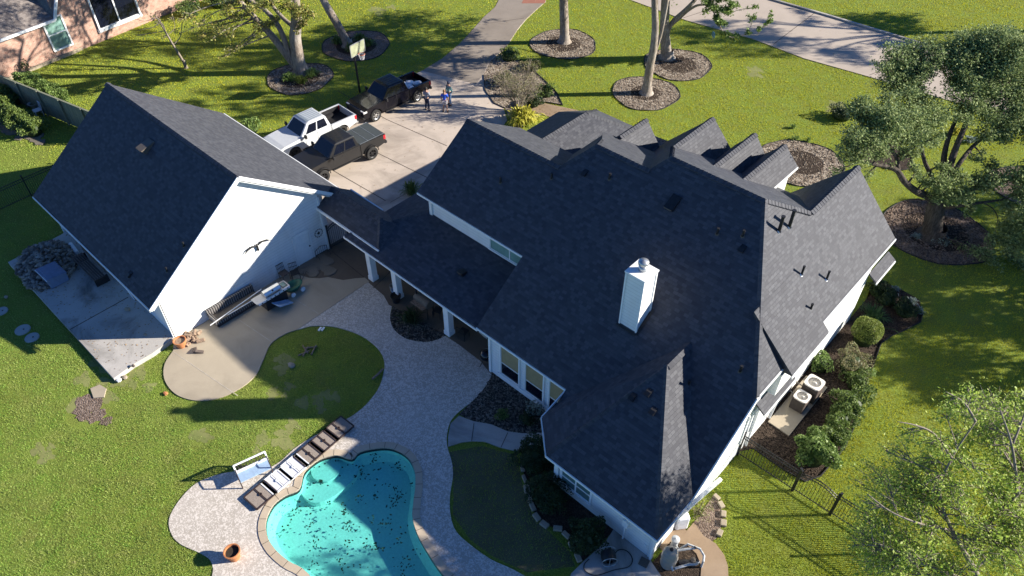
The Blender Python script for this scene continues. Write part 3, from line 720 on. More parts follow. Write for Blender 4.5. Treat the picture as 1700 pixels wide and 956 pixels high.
def window(parent, face, c0, c1, z0, z1, off, nd='h', glass='window_glass', frame=.07, lites=2, blind=None):
    """framed window on a wall: face 'v' = wall facing -v at v=off, 'u' = wall facing +u at u=off"""
    def bx(mb, a0, a1, b0, b1, d0, d1):
        if face == 'v': mb.bb((a0, off-d1, b0), (a1, off-d0, b1))
        else: mb.bb((off+d0, a0, b0), (off+d1, a1, b1))
    fr = MB()
    bx(fr, c0-frame, c1+frame, z1, z1+frame*1.2, .0, .06); bx(fr, c0-frame*1.4, c1+frame*1.4, z0-frame, z0, .0, .09)
    bx(fr, c0-frame, c0, z0, z1, .0, .055); bx(fr, c1, c1+frame, z0, z1, .0, .055)
    wn = build(fr, 'window', 'white_trim', parent)
    gl = MB(); bx(gl, c0, c1, z0, z1, .003, .015); build(gl, 'pane', glass, wn)
    ms = MB()
    if nd == 'h': zc = z0+(z1-z0)*.42; bx(ms, c0, c1, zc-.02, zc+.02, .015, .04)
    for k in range(1, lites):
        cx = c0+(c1-c0)*k/lites; bx(ms, cx-.03, cx+.03, z0, z1, .015, .045)
    bx(ms, c0, c0+.03, z0, z1, .015, .035); bx(ms, c1-.03, c1, z0, z1, .015, .035); bx(ms, c0, c1, z1-.03, z1, .015, .035); bx(ms, c0, c1, z0, z0+.03, .015, .035)
    build(ms, 'sash', 'white_trim', wn)
    if blind:
        b = MB(); bx(b, c0+.03, c1-.03, z0+(z1-z0)*.42, z1-.03, .0155, .02); build(b, 'blind', 'blind', wn)
    return wn
H = empty('house', (-14, 22, 0), 'large white sided house with dark hipped and gabled shingle roof, chimney and front dormers', 'house')
W = MB()
W.bb((-23.6, 19.5, 0), (-19.0, 26.0, 5.2)); W.bb((-19.0, 19.5, 0), (-5.66, 27.6, 5.19)); W.bb((-13.5, 27.5, 0), (-5.66, 29.7, 5.18)); W.bb((-16.4, 16.26, 0), (-11.2, 19.6, 2.95)); W.bb((-11.2, 15.3, 0), (-5.66, 19.6, 2.5))
W.prism([(-11.2, 15.4), (-11.2, 14.72), (-10.19, 13.71), (-5.64, 13.71), (-5.64, 15.4)], 0, 2.52)
W.bb((-25.8, 27.5, 0), (-19.3, 32.9, 2.9)); W.prism([(-25.8, 32.8), (-19.3, 32.8), (-19.3, 33.85), (-24.4, 33.85)], 0, 2.9)
W.bb((-19.3, 27.5, 0), (-12.5, 31.0, 2.8))
W.bb((-11.9, 29.6, 0), (-5.7, 30.95, 4.99))
def gable_fill(u0, u1, ur, zr, ze, v, v0):
    o = W.add([(u0, v, 3), (u1, v, 3), (u1, v, ze), (ur, v, zr-.18), (u0, v, ze), (u0, v0, 3), (u1, v0, 3), (u1, v0, ze), (ur, v0, zr-.18), (u0, v0, ze)],
          [(0, 1, 2, 3, 4), (9, 8, 7, 6, 5), (0, 5, 6, 1), (1, 6, 7, 2), (2, 7, 8, 3), (3, 8, 9, 4), (4, 9, 5, 0)])
gable_fill(-10.2, -5.7, -7.8, 8.1, 5.4, 31.0, 26)
gable_fill(-16.4, -14.15, -15.2, 7.55, 6.05, 31.0, 27)
gable_fill(-13.6, -12.3, -12.9, 7.6, 6.7, 31.0, 27); gable_fill(-12.0, -10.6, -11.3, 7.65, 6.85, 31.0, 27)
gable_fill(-19.2, -17.6, -18.5, 6.5, 5.2, 30.1, 26)
# right-hand gable-end wall under the lean rake, bumped-out bay and left gable wall
for (u0, u1) in ((-5.62, -5.5),):
    P = [(13.68, 0), (31.0, 0), (31.0, 5.15), (18.9, 5.15), (15.35, 2.42), (13.68, 2.42)]
    o = len(W.v); W.v += [(u1, a, b) for a, b in P]+[(u0, a, b) for a, b in P]; k = len(P)
    W.f += [tuple(range(o, o+k)), tuple(range(o+2*k-1, o+k-1, -1))]+[(o+i, o+i+k, o+(i+1) % k+k, o+(i+1) % k) for i in range(k)]
P = [(19.6, 3), (26, 3), (26, 5.2), (22.45, 7.65), (19.6, 5.3)]
o = len(W.v); W.v += [(-23.6, a, b) for a, b in P]+[(-23.4, a, b) for a, b in P]; W.f += [(o, o+1, o+2, o+3, o+4), (o+9, o+8, o+7, o+6, o+5)]
W.bb((-5.5, 21.0, 3.5), (-5.12, 23.95, 4.75))
build(W, 'walls', 'siding', H)
# roof planes ------------------------------------------------------------
Rf = MB(); zR, vR = 9.36, 24.48
F_ = lambda v: 3+.75*(v-16)
def Fp(u, v): return (u, v, F_(v))
Rf.slab([Fp(-23.95, 19.0), Fp(-16.92, 19.0), Fp(-16.92, 15.98), Fp(-11.72, 15.98), Fp(-11.72, 15.15), Fp(-5.2, 15.15), Fp(-5.2, 18.95), (-8.99, vR, zR), (-13.4, vR, zR), (-13.93, 23.75, F_(23.75)), (-16.8, 23.75, F_(23.75)), (-17.8, 22.45, F_(22.45)), (-23.8, 22.45, F_(22.45))])
zL = F_(22.45); zM = F_(23.75)
# back slopes, falling toward the street
Rf.slab([(-23.8, 22.45, zL), (-17.8, 22.45, zL), (-17.2, 26.4, zL-2.3), (-23.8, 26.4, zL-2.3)])
Rf.slab([(-16.8, 23.75, zM), (-13.9, 23.75, zM), (-13.2, 30.0, zM-3.5), (-19.7, 28.2, zM-2.55), (-17.95, 25.75, zM-1.15)])
Rf.slab([(-16.8, 23.75, zM), (-17.95, 25.75, zM-1.15), (-19.8, 28.4, zM-2.9), (-20.2, 22.0, zM-3.4), (-17.8, 22.45, zL)])
Rf.slab([(-13.4, vR, zR), (-8.99, vR, zR), (-7.8, 26.69, 8.1), (-6.6, 29.9, 6.3), (-14.5, 29.9, 6.3), (-15.17, 27.68, 7.55)])
Rf.slab([(-13.4, vR, zR), (-15.17, 27.68, 7.55), (-15.2, 31.3, 7.55), (-17.6, 31.3, 5.1), (-17.6, 23.0, 5.1), (-13.93, 23.72, F_(23.75))])
Rf.slab([(-15.17, 27.68, 7.55), (-15.2, 31.3, 7.55), (-13.75, 31.3, 6.1), (-13.75, 27.2, 6.1)])
# right slope with the street-facing gable
mG = 1.09; G_ = lambda u: zR-mG*(u+8.99)
Rf.slab([(-8.99, vR, zR), (-5.2, 18.95, G_(-5.2)), (-5.2, 31.5, G_(-5.2)), (-7.8, 31.3, G_(-7.8)), (-7.8, 26.69, G_(-7.8))])
Rf.slab([(-7.8, 31.3, 8.1), (-7.8, 26.69, 8.1), (-9.4, 26.2, 6.35), (-10.7, 28.6, 4.95), (-10.7, 31.3, 4.95)])
# little kicked-out shed over the side bay (its near cheek shows as a dark fin)
Rf.slab([(-6.9, 20.95, G_(-6.9)+.01), (-4.78, 20.95, 5.12), (-4.78, 24.05, 5.12), (-6.9, 24.05, G_(-6.9)+.01)], th=.12); Rf.add([(-6.9, 20.96, G_(-6.9)), (-4.8, 20.96, 5.05), (-5.2, 20.96, 5.0), (-6.9, 20.98, G_(-6.9)-.2), (-4.8, 20.98, 5.0)], [(0, 1, 2), (0, 2, 3), (1, 4, 2)])
# dormers
def dormer(u0, ur, u1, zr, ze0, ze1, v0, v1):
    Rf.slab([(ur, v0, zr), (ur, v1, zr), (u1, v1, ze1), (u1, v0, ze1)], th=.12); Rf.slab([(u0, v0, ze0), (u0, v1, ze0), (ur, v1, zr), (ur, v0, zr)], th=.12)
dormer(-13.8, -12.87, -12.15, 7.6, 6.5, 6.7, 27.3, 31.35); dormer(-12.15, -11.3, -10.45, 7.65, 6.75, 6.82, 27.3, 31.35)
dormer(-19.4, -18.5, -17.3, 6.5, 5.5, 4.95, 28.0, 30.45)
# rear wing
Rf.slab([(-11.7, 14.45, 2.6), (-11.7, 15.5, 2.6), (-8.4, 19.4, 5.5), (-8.4, 17.75, 5.5)])
Rf.slab([(-11.7, 14.45, 2.6), (-10.37, 13.2, 2.6), (-8.4, 17.75, 5.5)]); Rf.slab([(-10.37, 13.2, 2.6), (-5.2, 13.2, 2.6), (-8.4, 17.75, 5.5)])
Rf.slab([(-8.4, 17.75, 5.5), (-5.2, 13.2, 2.6), (-5.2, 15.45, 2.6), (-8.4, 19.35, 5.5)])
# covered patio roof (hipped) and front garage wing, plus low porch pieces
Rf.slab([(-26.45, 16, 2.85), (-16.9, 16, 2.85), (-16.9, 19.6, 3.78), (-23.8, 19.6, 3.78)]); Rf.slab([(-26.45, 16, 2.85), (-23.8, 19.6, 3.78), (-23.8, 22.3, 3.78), (-26.45, 21.6, 2.85)])
Rf.slab([(-26.1, 28.0, 3.0), (-26.1, 32.46, 3.0), (-22.6, 30.6, 5.15), (-22.6, 26.8, 5.15), (-23.4, 26.4, 4.6)]); Rf.slab([(-26.1, 32.46, 3), (-24.5, 34.25, 3), (-22.6, 30.6, 5.15)])
Rf.slab([(-24.5, 34.25, 3), (-19.1, 34.25, 3), (-22.6, 30.6, 5.15)]); Rf.slab([(-19.1, 34.25, 3), (-19.1, 26.8, 3), (-22.6, 26.8, 5.15), (-22.6, 30.6, 5.15)])
Rf.slab([(-19.2, 27.4, 4.85), (-11.9, 27.4, 4.85), (-11.9, 31.9, 2.9), (-19.2, 31.9, 2.9)]); Rf.slab([(-5.65, 20.3, 3.45), (-5.65, 22.9, 3.45), (-5.05, 22.9, 3.0), (-5.05, 20.3, 3.0)], th=.1)
Rf.slab([(-5.5, 30.9, 3.25), (-5.5, 33.1, 3.25), (-5.05, 33.1, 2.95), (-5.05, 30.9, 2.95)], th=.1)
roof = build(Rf, 'roof', 'shingles', H)
for a, b in (((-23.8, 22.45, zL), (-17.85, 22.45, zL)), ((-16.8, 23.75, zM), (-13.95, 23.75, zM)), ((-13.4, vR, zR), (-8.99, vR, zR)), ((-5.22, 18.98, 5.26), (-8.99, vR, zR)),
             ((-8.4, 17.75, 5.5), (-8.4, 19.3, 5.5)), ((-5.25, 13.27, 2.64), (-8.4, 17.75, 5.5)), ((-10.37, 13.22, 2.62), (-8.4, 17.75, 5.5)), ((-7.8, 31.28, 8.1), (-7.8, 26.75, 8.1)), ((-15.2, 31.28, 7.55), (-15.17, 27.7, 7.55)),
             ((-12.87, 31.33, 7.6), (-12.87, 27.3, 7.6)), ((-11.3, 31.33, 7.65), (-11.3, 27.3, 7.65)), ((-18.5, 30.43, 6.5), (-18.5, 28.1, 6.5)), ((-22.6, 30.6, 5.15), (-22.6, 26.9, 5.15)),
             ((-24.5, 34.25, 3), (-22.6, 30.6, 5.15)), ((-19.1, 34.25, 3), (-22.6, 30.6, 5.15)), ((-7.8, 26.69, 8.1), (-8.99, vR, zR)), ((-15.17, 27.68, 7.55), (-13.4, vR, zR)), ((-17.95, 25.75, zM-1.15), (-16.8, 23.75, zM)), ((-17.8, 22.45, zL), (-16.8, 23.75, zM)), ((-13.93, 23.78, zM), (-13.4, vR, zR)),
             ((-26.45, 16, 2.86), (-23.8, 19.6, 3.79))): cp = MB(); cap_line(cp, a, b, .26 if abs(a[2]-b[2]) > .01 else .32); build(cp, 'ridge_cap', 'shingles', roof)
# fascia / gutters
def fas(a, b, h_=.10, w_=.05, dz=-.09):
    m = MB(); m.beam(Vector(a)+Vector((0, 0, dz)), Vector(b)+Vector((0, 0, dz)), w_, h_); build(m, 'gutter', 'white_trim', H)
for a, b in (((-23.97, 18.98, 5.22), (-16.9, 18.98, 5.22)), ((-16.94, 15.94, 2.95), (-11.7, 15.94, 2.95)), ((-11.74, 15.98, 2.95), (-11.74, 14.45, 2.58)),
             ((-11.74, 14.42, 2.58), (-10.39, 13.15, 2.58)), ((-10.39, 13.15, 2.58), (-5.15, 13.15, 2.58)), ((-5.16, 13.15, 2.58), (-5.16, 15.4, 2.58)), ((-5.16, 15.2, 2.42), (-5.16, 18.95, 5.22)), ((-5.16, 18.95, 5.24), (-5.16, 20.9, 5.24)),
             ((-4.74, 20.9, 5.08), (-4.74, 24.1, 5.08)), ((-5.16, 24.1, 5.24), (-5.16, 31.52, 5.24)), 
             ((-26.5, 15.95, 2.82), (-16.9, 15.95, 2.82)), ((-26.5, 15.95, 2.82), (-26.5, 21.6, 2.82)), ((-26.14, 28.0, 2.98), (-26.14, 32.46, 2.98)), ((-26.14, 32.46, 2.98), (-24.5, 34.3, 2.98)), ((-24.5, 34.3, 2.98), (-19.1, 34.3, 2.98)),
             ((-10.42, 27.3, 6.8), (-10.42, 31.38, 6.8)), ((-12.12, 27.3, 6.68), (-12.12, 31.38, 6.68)), ((-17.27, 28, 4.93), (-17.27, 30.48, 4.93)),
             ((-5.02, 20.3, 2.98), (-5.02, 22.95, 2.98)), ((-5.02, 30.9, 2.93), (-5.02, 33.1, 2.93))): fas(a, b)
for a, b in (((-5.5, 13.62, 0), (-5.42, 13.78, 2.5)), ((-10.3, 13.62, 0), (-10.1, 13.7, 2.5)), ((-16.48, 16.2, 0), (-16.35, 16.26, 2.9)), ((-23.68, 19.42, 3.6), (-23.5, 19.5, 5.2)), ((-5.5, 19.9, 1.0), (-5.44, 19.97, 2.9)), ((-5.5, 20.3, 1.0), (-5.44, 20.37, 2.9)), ((-5.5, 20.7, 1.0), (-5.44, 20.77, 2.9))): tr = MB(); tr.bb(a, b); build(tr, 'corner_board', 'white_trim', H)
tr = MB()
tr.beam((-5.38, 13.3, 2.3), (-4.95, 17.2, 2.05), .14, .12); build(tr, 'gutter', 'white_trim', H); tr = MB()
tr.tube([(-5.42, 20.7, 3), (-5.42, 20.7, .1)], .05, 8); build(tr, 'downspout', 'white_trim', H); tr = MB(); tr.tube([(-5.02, 22.6, 2.9), (-5.3, 22.7, 2.4), (-5.4, 22.7, .1)], .045, 8)
build(tr, 'downspout', 'white_trim', H)
sf = MB()
sf.bb((-23.85, 19.05, 5.02), (-17.0, 19.5, 5.06)); sf.bb((-16.8, 16.0, 2.78), (-11.75, 16.26, 2.8)); sf.bb((-26.3, 16.05, 2.66), (-17.0, 19.5, 2.68)); build(sf, 'soffits', 'soffit', H)
for a, b in ((-15.72, -14.62), (-14.22, -13.18), (-12.82, -11.85)): window(H, 'v', a, b, .5, 2.36, 16.26, 'h', 'tinted_glass', lites=1, blind=True)
tr2 = MB(); tr2.bb((-15.9, 16.17, .2), (-11.3, 16.26, .42)); build(tr2, 'window_sill', 'white_trim', H)
window(H, 'v', -9.95, -8.48, .6, 1.75, 13.71, 'h', 'window_glass', lites=2)
window(H, 'v', -19.45, -16.9, 3.9, 4.85, 19.5, 'n', 'green_glass', lites=2)
# columns of the covered patio
for x, y in ((620,464),(666,491),(744,556)):
    c = at(x, y); c = Vector((c.x, 16.62, 0)); m = MB(); m.bb((c.x-.17, c.y-.17, .04), (c.x+.17, c.y+.17, 2.75)); m.bb((c.x-.2, c.y-.2, .04), (c.x+.2, c.y+.2, .3)); build(m, 'column', 'white_trim', H, bevel=.01)
m = MB(); m.bb((-26.2, 16.45, 2.55), (-17, 16.8, 2.76)); build(m, 'porch_beam', 'white_trim', H)
# chimney
ch = MB(); ch.bb((-11.34, 18.75, 4.4), (-10.51, 19.58, 7.86)); chim = build(ch, 'chimney', 'siding', H)
m = MB()
for (a, b) in ((-11.34, 18.75), (-10.51, 18.75), (-10.51, 19.58), (-11.34, 19.58)): m.bb((a-.035, b-.035, 4.4), (a+.035, b+.035, 7.87))
m.bb((-11.4, 18.69, 7.86), (-10.45, 19.64, 7.93)); build(m, 'cap', 'white_trim', chim)
m = MB(); m.lathe((-10.93, 19.2, 7.93), [(.0, 0), (.17, 0), (.17, .22), (.14, .22), (.14, .3), (.21, .3), (.215, .42), (.19, .46), (.0, .5)], 22); build(m, 'flue_cowl', 'galvanised', chim, smooth=True)
m = MB()
for a, b in (((-11.42, 18.66), (-10.43, 18.66)), ((-10.43, 18.66), (-10.43, 19.66))):
    m.beam((a[0], a[1], F_(a[1])+.03), (b[0], b[1], F_(b[1])+.03), .14, .02)
build(m, 'flashing', 'dark_metal', chim)
# roof furniture
def plane_hit(px, py, kind):
    d = Vector(ray(px, py)); o = Vector((0, 0, CAMH))
    n, dd = {'F': (Vector((0, -.75, 1)), 3-12), 'G': (Vector((mG, 0, 1)), zR-mG*8.99), 'P': (Vector((0, -.266, 1)), 2.85-.266*16), 'Wf': (Vector((0, -.637, 1)), 2.6-.637*13.2), 'GA': (Vector((0, -.745, 1)), 2.74-.745*6.66)}[kind]
    t = (dd-n.dot(o))/n.dot(d); return o+d*t, n.normalized()
def pipe(px, py, kind, parent, h_=.28, r=.05, dark=True):
    p, n = plane_hit(px, py, kind)
    m = MB(); m.tube([p-Vector((0, 0, .1)), p+Vector((0, 0, h_))], r, 10); m.tube([p+Vector((0, 0, h_-.03)), p+Vector((0, 0, h_+.02))], r*1.25, 10)
    v = build(m, 'vent_pipe', 'black_plastic', parent)
    m = MB(); m.lathe(p, [(.095, .0), (.09, .012), (r*1.2, .025), (r*1.1, .06)], 12, ax=n); build(m, 'flashing', 'lead_white' if not dark else 'coil_dark', v)
def hood(px, py, kind, parent, s=.2):
    p, n = plane_hit(px, py, kind); m = MB(); a = math.atan2(n.y, n.x); dn = Vector((n.x, n.y, 0)).normalized(); sd = Vector((-dn.y, dn.x, 0)); dn3 = (dn-n*dn.dot(n)).normalized()
    vs = []
    for (f, hh) in ((-s, .02), (-s*.2, s*.55), (s*.7, s*.62), (s*.7, .02)):
        for q in (-1, 1): vs.append(p+dn3*f+sd*q*s*.55+n*hh)
    m.add(vs, [(0, 1, 3, 2), (2, 3, 5, 4), (4, 5, 7, 6), (0, 2, 4, 6), (1, 7, 5, 3)]); build(m, 'roof_vent', 'black_plastic', parent)
def boxvent(px, py, kind, parent, mat, s=(.62, .38), hh=.24):
    p, n = plane_hit(px, py, kind); dn = Vector((n.x, n.y, 0)).normalized(); sd = Vector((-dn.y, dn.x, 0)); dn3 = (dn-n*dn.dot(n)).normalized()
    m = MB(); vs = []
    for f, h0 in ((-s[0]/2, .06), (s[0]/2, hh+.06)):
        for q in (-1, 1):
            for zz in (0, 1): vs.append(p+dn3*f+sd*q*s[1]/2*1+n*(h0 if zz else .0))
    m.add(vs, [(1, 3, 7, 5), (0, 1, 5, 4), (2, 6, 7, 3), (4, 5, 7, 6), (0, 2, 3, 1)]); b = build(m, 'attic_vent', mat, parent)
    m = MB(); m.beam(p+dn3*(s[0]/2+.01)-sd*s[1]*.42+n*(hh+.04), p+dn3*(s[0]/2+.01)+sd*s[1]*.42+n*(hh+.04), .05, .03); build(m, 'louvre', 'coil_dark', b)
for p in ((831,303),(916,296),(1012,297),(1190.7,388),(1233,392),(1229,616)): pipe(*p, 'F', H)
for p in ((971,288),(1232,414)): hood(*p, 'F', H, .2)
for p in ((1330.5,456),(1372,464),(1344,518)): pipe(*p, 'G', H, .45, .045, False)
pipe(1293, 384, 'G', H, .75, .07, False); pipe(1310, 377, 'G', H, .85, .07, False)
for p in ((1050,660),(1076.6,652.7),(1084,683.7)): hood(*p, 'Wf', H, .2)
pipe(1143, 640, 'F', H, .3)
boxvent(1118, 337, 'F', H, 'black_plastic', (.72, .42), .16); boxvent(768, 453, 'P', H, 'black_plastic', (.34, .34), .16)
# electric meter and conduit on the rear wall
p = onv(1036, 888, 13.71); m = MB(); m.bb((p.x-.12, 13.58, 1.0), (p.x+.12, 13.71, 1.4)); m.tube([(p.x, 13.64, 1.0), (p.x, 13.64, .05)], .035, 8); m.bb((p.x+.9, 13.66, .6), (p.x+1.0, 13.71, .72)); build(m, 'meter_box', 'white_metal', H)
# ------------------------------------------------------------------ breezeway
B = empty('breezeway', (-27, 17.4, 0), 'small shingled breezeway roof joining the garage to the covered patio', 'breezeway')
m = MB(); m.slab([(-29.2, 16.35, 3.02), (-24.15, 16.35, 3.02), (-25.2, 17.45, 3.75), (-29.2, 17.45, 3.75)]); m.slab([(-24.15, 16.35, 3.02), (-24.15, 18.55, 3.02), (-25.2, 17.45, 3.75)]); m.slab([(-29.2, 18.5, 3.0), (-24.15, 18.55, 3.02), (-25.2, 17.45, 3.75), (-29.2, 17.45, 3.75)])
r = build(m, 'roof', 'shingles', B); m = MB(); cap_line(m, (-29.2, 17.45, 3.75), (-25.2, 17.45, 3.75), .28); cap_line(m, (-24.2, 16.4, 3.04), (-25.2, 17.45, 3.75), .26); build(m, 'ridge_caps', 'shingles', r)
m = MB(); m.beam((-29.25, 16.32, 2.93), (-24.13, 16.32, 2.93), .08, .14); m.beam((-29.2, 18.58, 2.93), (-26.5, 18.58, 2.93), .08, .14); build(m, 'gutter', 'white_trim', B)
m = MB(); m.bb((-26.35, 18.2, 0), (-26.15, 18.4, 2.8)); m.bb((-28.95, 18.2, 0), (-28.75, 18.4, 2.9)); build(m, 'posts', 'white_trim', B)
# ------------------------------------------------------------------ detached garage
A = empty('garage', (-35, 12, 0), 'detached white sided garage with a steep dark gabled shingle roof', 'garage')
m = MB(); v0, v1, zr_ = 7.2, 16.5, 7.0
def gbox(u0, u1, v0, v1, vr, zr, ze0, ze1):
    m.add([(u, a, b) for u in (u0, u1) for a, b in ((v0, 0), (v1, 0), (v1, ze1), (vr, zr), (v0, ze0))], [(0, 4, 3, 2, 1), (5, 6, 7, 8, 9), (0, 5, 9, 4), (1, 2, 7, 6), (4, 9, 8, 3), (2, 3, 8, 7)])
gbox(-41.4, -29.2, 7.2, 16.5, 12.51, 6.88, 2.95, 3.95); gbox(-41.38, -31, 16, 17.8, 16.1, 4.2, 4.1, 3.05); build(m, 'walls', 'siding', A)
m = MB(); m.slab([(-41.7, 6.66, 2.76), (-28.88, 6.66, 2.76), (-28.88, 12.51, 7.12), (-41.7, 12.51, 7.12)]); m.slab([(-41.7, 12.51, 7.12), (-28.88, 12.51, 7.12), (-28.88, 18.36, 2.76), (-41.7, 18.36, 2.76)])
r = build(m, 'roof', 'shingles', A); m = MB(); cap_line(m, (-28.88, 12.51, 7.12), (-41.7, 12.51, 7.12), .34); build(m, 'ridge_caps', 'shingles', r)
m = MB()
for a, b in (((-28.84, 6.62, 2.70), (-28.84, 12.51, 7.06)), ((-28.84, 12.51, 7.06), (-28.84, 18.38, 2.68)), ((-41.7, 6.6, 2.66), (-28.86, 6.6, 2.66)), ((-41.7, 18.42, 2.66), (-28.86, 18.42, 2.66))): m.beam(a, b, .05, .18 if a[0] == b[0] else .10)
m.beam((-29.02, 12.51, 6.86), (-29.02, 18.2, 2.62), .3, .03); m.beam((-29.02, 12.51, 6.86), (-29.02, 6.75, 2.57), .3, .03)
m.bb((-29.2, 7.16, 0), (-29.14, 7.28, 2.9)); m.bb((-29.26, 7.12, 0), (-29.14, 7.2, 2.9)); m.bb((-29.2, 16.42, 0), (-29.15, 16.54, 3.6)); m.tube([(-41.2, 7.1, 2.6), (-41.2, 7.1, .2)], .045, 8)
build(m, 'rake_trim', 'white_trim', A)
d = build(MB().bb((-29.2, 14.6, .06), (-29.17, 15.45, 2.0)), 'door', 'white_trim', A)
m = MB()
for a in (.2, .85, 1.45): m.bb((-29.171, 14.72, a), (-29.155, 15.0, a+.45)); m.bb((-29.171, 15.08, a), (-29.155, 15.35, a+.45))
build(m, 'panel', 'white_trim', d); build(MB().lathe((-29.15, 15.38, .98), [(.0, 0), (.04, .0), (.045, .03), (0, .06)], 10, ax=Vector((1, 0, 0))), 'door_knob', 'dark_metal', d)
m = MB()
for a, b in (((-29.155, 14.52, .05), (-29.155, 14.52, 2.07)), ((-29.155, 15.53, .05), (-29.155, 15.53, 2.07)), ((-29.155, 14.5, 2.06), (-29.155, 15.55, 2.06))): m.beam(a, b, .08, .03) if a[2] != b[2] else m.beam(a, b, .03, .08)
build(m, 'door_frame', 'white_trim', A)
boxvent(246, 243, 'GA', A, 'coil_dark', (.75, .55), .3)
for p in ((306,409),(278,451)): pipe(*p, 'GA', A, .25, .04)
hood(216, 456, 'GA', A, .2)
m = MB(); m.bb((-35.6, 7.02, .9), (-35.2, 7.2, 1.5)); m.bb((-34.9, 7.05, 1.1), (-34.75, 7.2, 1.4)); m.tube([(-35.0, 7.12, 1.4), (-33, 7.1, .3)], .02, 6); build(m, 'electric_box', 'white_metal', A)
# ------------------------------------------------------------------ neighbour's brick house, top left
NB = empty('brick_house', (-66, 17, 0), 'pink and tan brick neighbouring house with a brown shingle roof', 'house')
P0, P1 = Vector((-61.3, 6.0, 0)), Vector((-64.6, 31.0, 0)); dN = (P1-P0).normalized(); nN = Vector((dN.y, -dN.x, 0))
if nN.x < 0: nN = -nN
def nb(s, z, out=0.): p = P0+dN*s+nN*out; return (p.x, p.y, z)
W2 = MB(); W2.wall([nb(0, 0), nb(25, 0), nb(25, 7.4), nb(11.2, 7.4), nb(11.2, 3.1), nb(0, 3.1)][::1] if (Vector(nb(1, 0))-Vector(nb(0, 0))).cross(Vector((0, 0, 1))).dot(nN) > 0 else [nb(0, 3.1), nb(11.2, 3.1), nb(11.2, 7.4), nb(25, 7.4), nb(25, 0), nb(0, 0)])
build(W2, 'wall', 'brick', NB)
m = MB(); m.bb((-76, 6, 0), (-66, 30, 2.9)); build(m, 'rear_wall', 'siding', NB)
m = MB(); m.beam(nb(12.2, .12, .06), nb(0, .12, .06), .14, .25); build(m, 'plinth', 'stone_block', NB)
m = MB(); m.slab([nb(-1, 3.05, .45), nb(10.9, 3.05, .45), nb(10.9, 7.6, -5.5), nb(-1, 7.6, -5.5)]); m.slab([nb(10.9, 3.05, .45), nb(13.2, 7.4, .35), nb(13.2, 7.4, -6), nb(10.9, 3.05, -2)]); m.slab([nb(13.2, 7.42, .35), nb(19, 9, .35), nb(19, 9, -6), nb(13.2, 7.42, -6)])
build(m, 'roof', 'shingles_old', NB)
m = MB(); m.beam(nb(-1, 3.0, .48), nb(10.95, 3.0, .48), .1, .18); build(m, 'gutter', 'white_trim', NB)
m = MB(); m.beam(nb(10.95, 3.0, .44), nb(13.25, 7.34, .38), .1, .2); build(m, 'rake_board', 'white_trim', NB)
def nwin(s0, s1, z0, z1, out, lites, big):
    f = MB(); fw = .28 if big else .09
    for a, b in (((s0-fw/2, (z0+z1)/2), (z1-z0)), ((s1+fw/2, (z0+z1)/2), (z1-z0))):
        pass
    f.beam(nb(s0-fw/2, z0-fw, .05), nb(s0-fw/2, z1+fw, .05), .12, fw); f.beam(nb(s1+fw/2, z0-fw, .05), nb(s1+fw/2, z1+fw, .05), .12, fw)
    f.beam(nb(s0-fw, z0-fw/2, .05), nb(s1+fw, z0-fw/2, .05), .14, fw); f.beam(nb(s0-fw, z1+fw/2, .05), nb(s1+fw, z1+fw/2, .05), .12, fw)
    for k in range(1, lites): q = s0+(s1-s0)*k/lites; f.beam(nb(q, z0, .05), nb(q, z1, .05), .1, .14 if big else .06)
    if not big: f.beam(nb(s0, (z0+z1)/2, .05), nb(s1, (z0+z1)/2, .05), .08, .06)
    wn = build(f, 'window', 'white_trim', NB)
    g = MB(); a, b = nb(s0, z0, .02), nb(s1, z0, .02); c, d = nb(s1, z1, .02), nb(s0, z1, .02); g.add([a, b, c, d], [(0, 1, 2, 3)]); build(g, 'pane', 'tinted_glass' if big else 'green_glass', wn)
nwin(10.2, 11.6, .75, 3.0, 0, 1, False); nwin(14.2, 17.6, 1.0, 4.2, 0, 2, True); nwin(4.6, 5.7, .6, 2.4, 0, 1, False); nwin(21, 23, 1.2, 3, 0, 2, False)
# ------------------------------------------------------------------ fences
def iron_fence(pts, hgt, label, gate=None, arch=False, group=None, name='iron_fence', cat='fence', posts=True):
    pts = [Vector(p) for p in pts]; o = empty(name, pts[0], label, cat, group)
    pk = MB(); rl = MB()
    for a, b in zip(pts, pts[1:]):
        d = b-a; L = d.length; n = int(L/.115); t = d.normalized()
        for i in range(n+1):
            f = i/n; p = a+d*f; hh = hgt+(.22*math.sin(math.pi*f) if arch else 0)
            pk.beam(p+Vector((0, 0, .08)), p+Vector((0, 0, hh)), .018, .018)
        for z in (.15, hgt-.22, hgt-.06):
            rl = MB()
            if arch and z > 1:
                for i in range(12):
                    f, g = i/12, (i+1)/12; rl.beam(a+d*f+Vector((0, 0, z+.22*math.sin(math.pi*f))), a+d*g+Vector((0, 0, z+.22*math.sin(math.pi*g))), .03, .035)
            else: rl.beam(a+Vector((0, 0, z)), b+Vector((0, 0, z)), .03, .035)
            build(rl, 'rail', 'dark_metal', o)
    build(pk, 'pickets', 'dark_metal', o)
    if posts:
        for p in pts: m = MB(); m.bb((p.x-.035, p.y-.035, 0), (p.x+.035, p.y+.035, hgt+.12)); m.bb((p.x-.05, p.y-.05, hgt+.12), (p.x+.05, p.y+.05, hgt+.16)); build(m, 'post', 'dark_metal', o)
    return o
iron_fence([(-5.45, 20.1, 0), (-2.93, 20.1, 0)], 1.45, 'black iron fence panel running from the side wall to the garden gate', group='iron fencing on the right side')
iron_fence([(-2.88, 20.12, 0), (-1.3, 20.12, 0)], 1.35, 'arched black iron garden gate between two posts beside the hedge bed', arch=True, name='iron_gate', cat='gate')
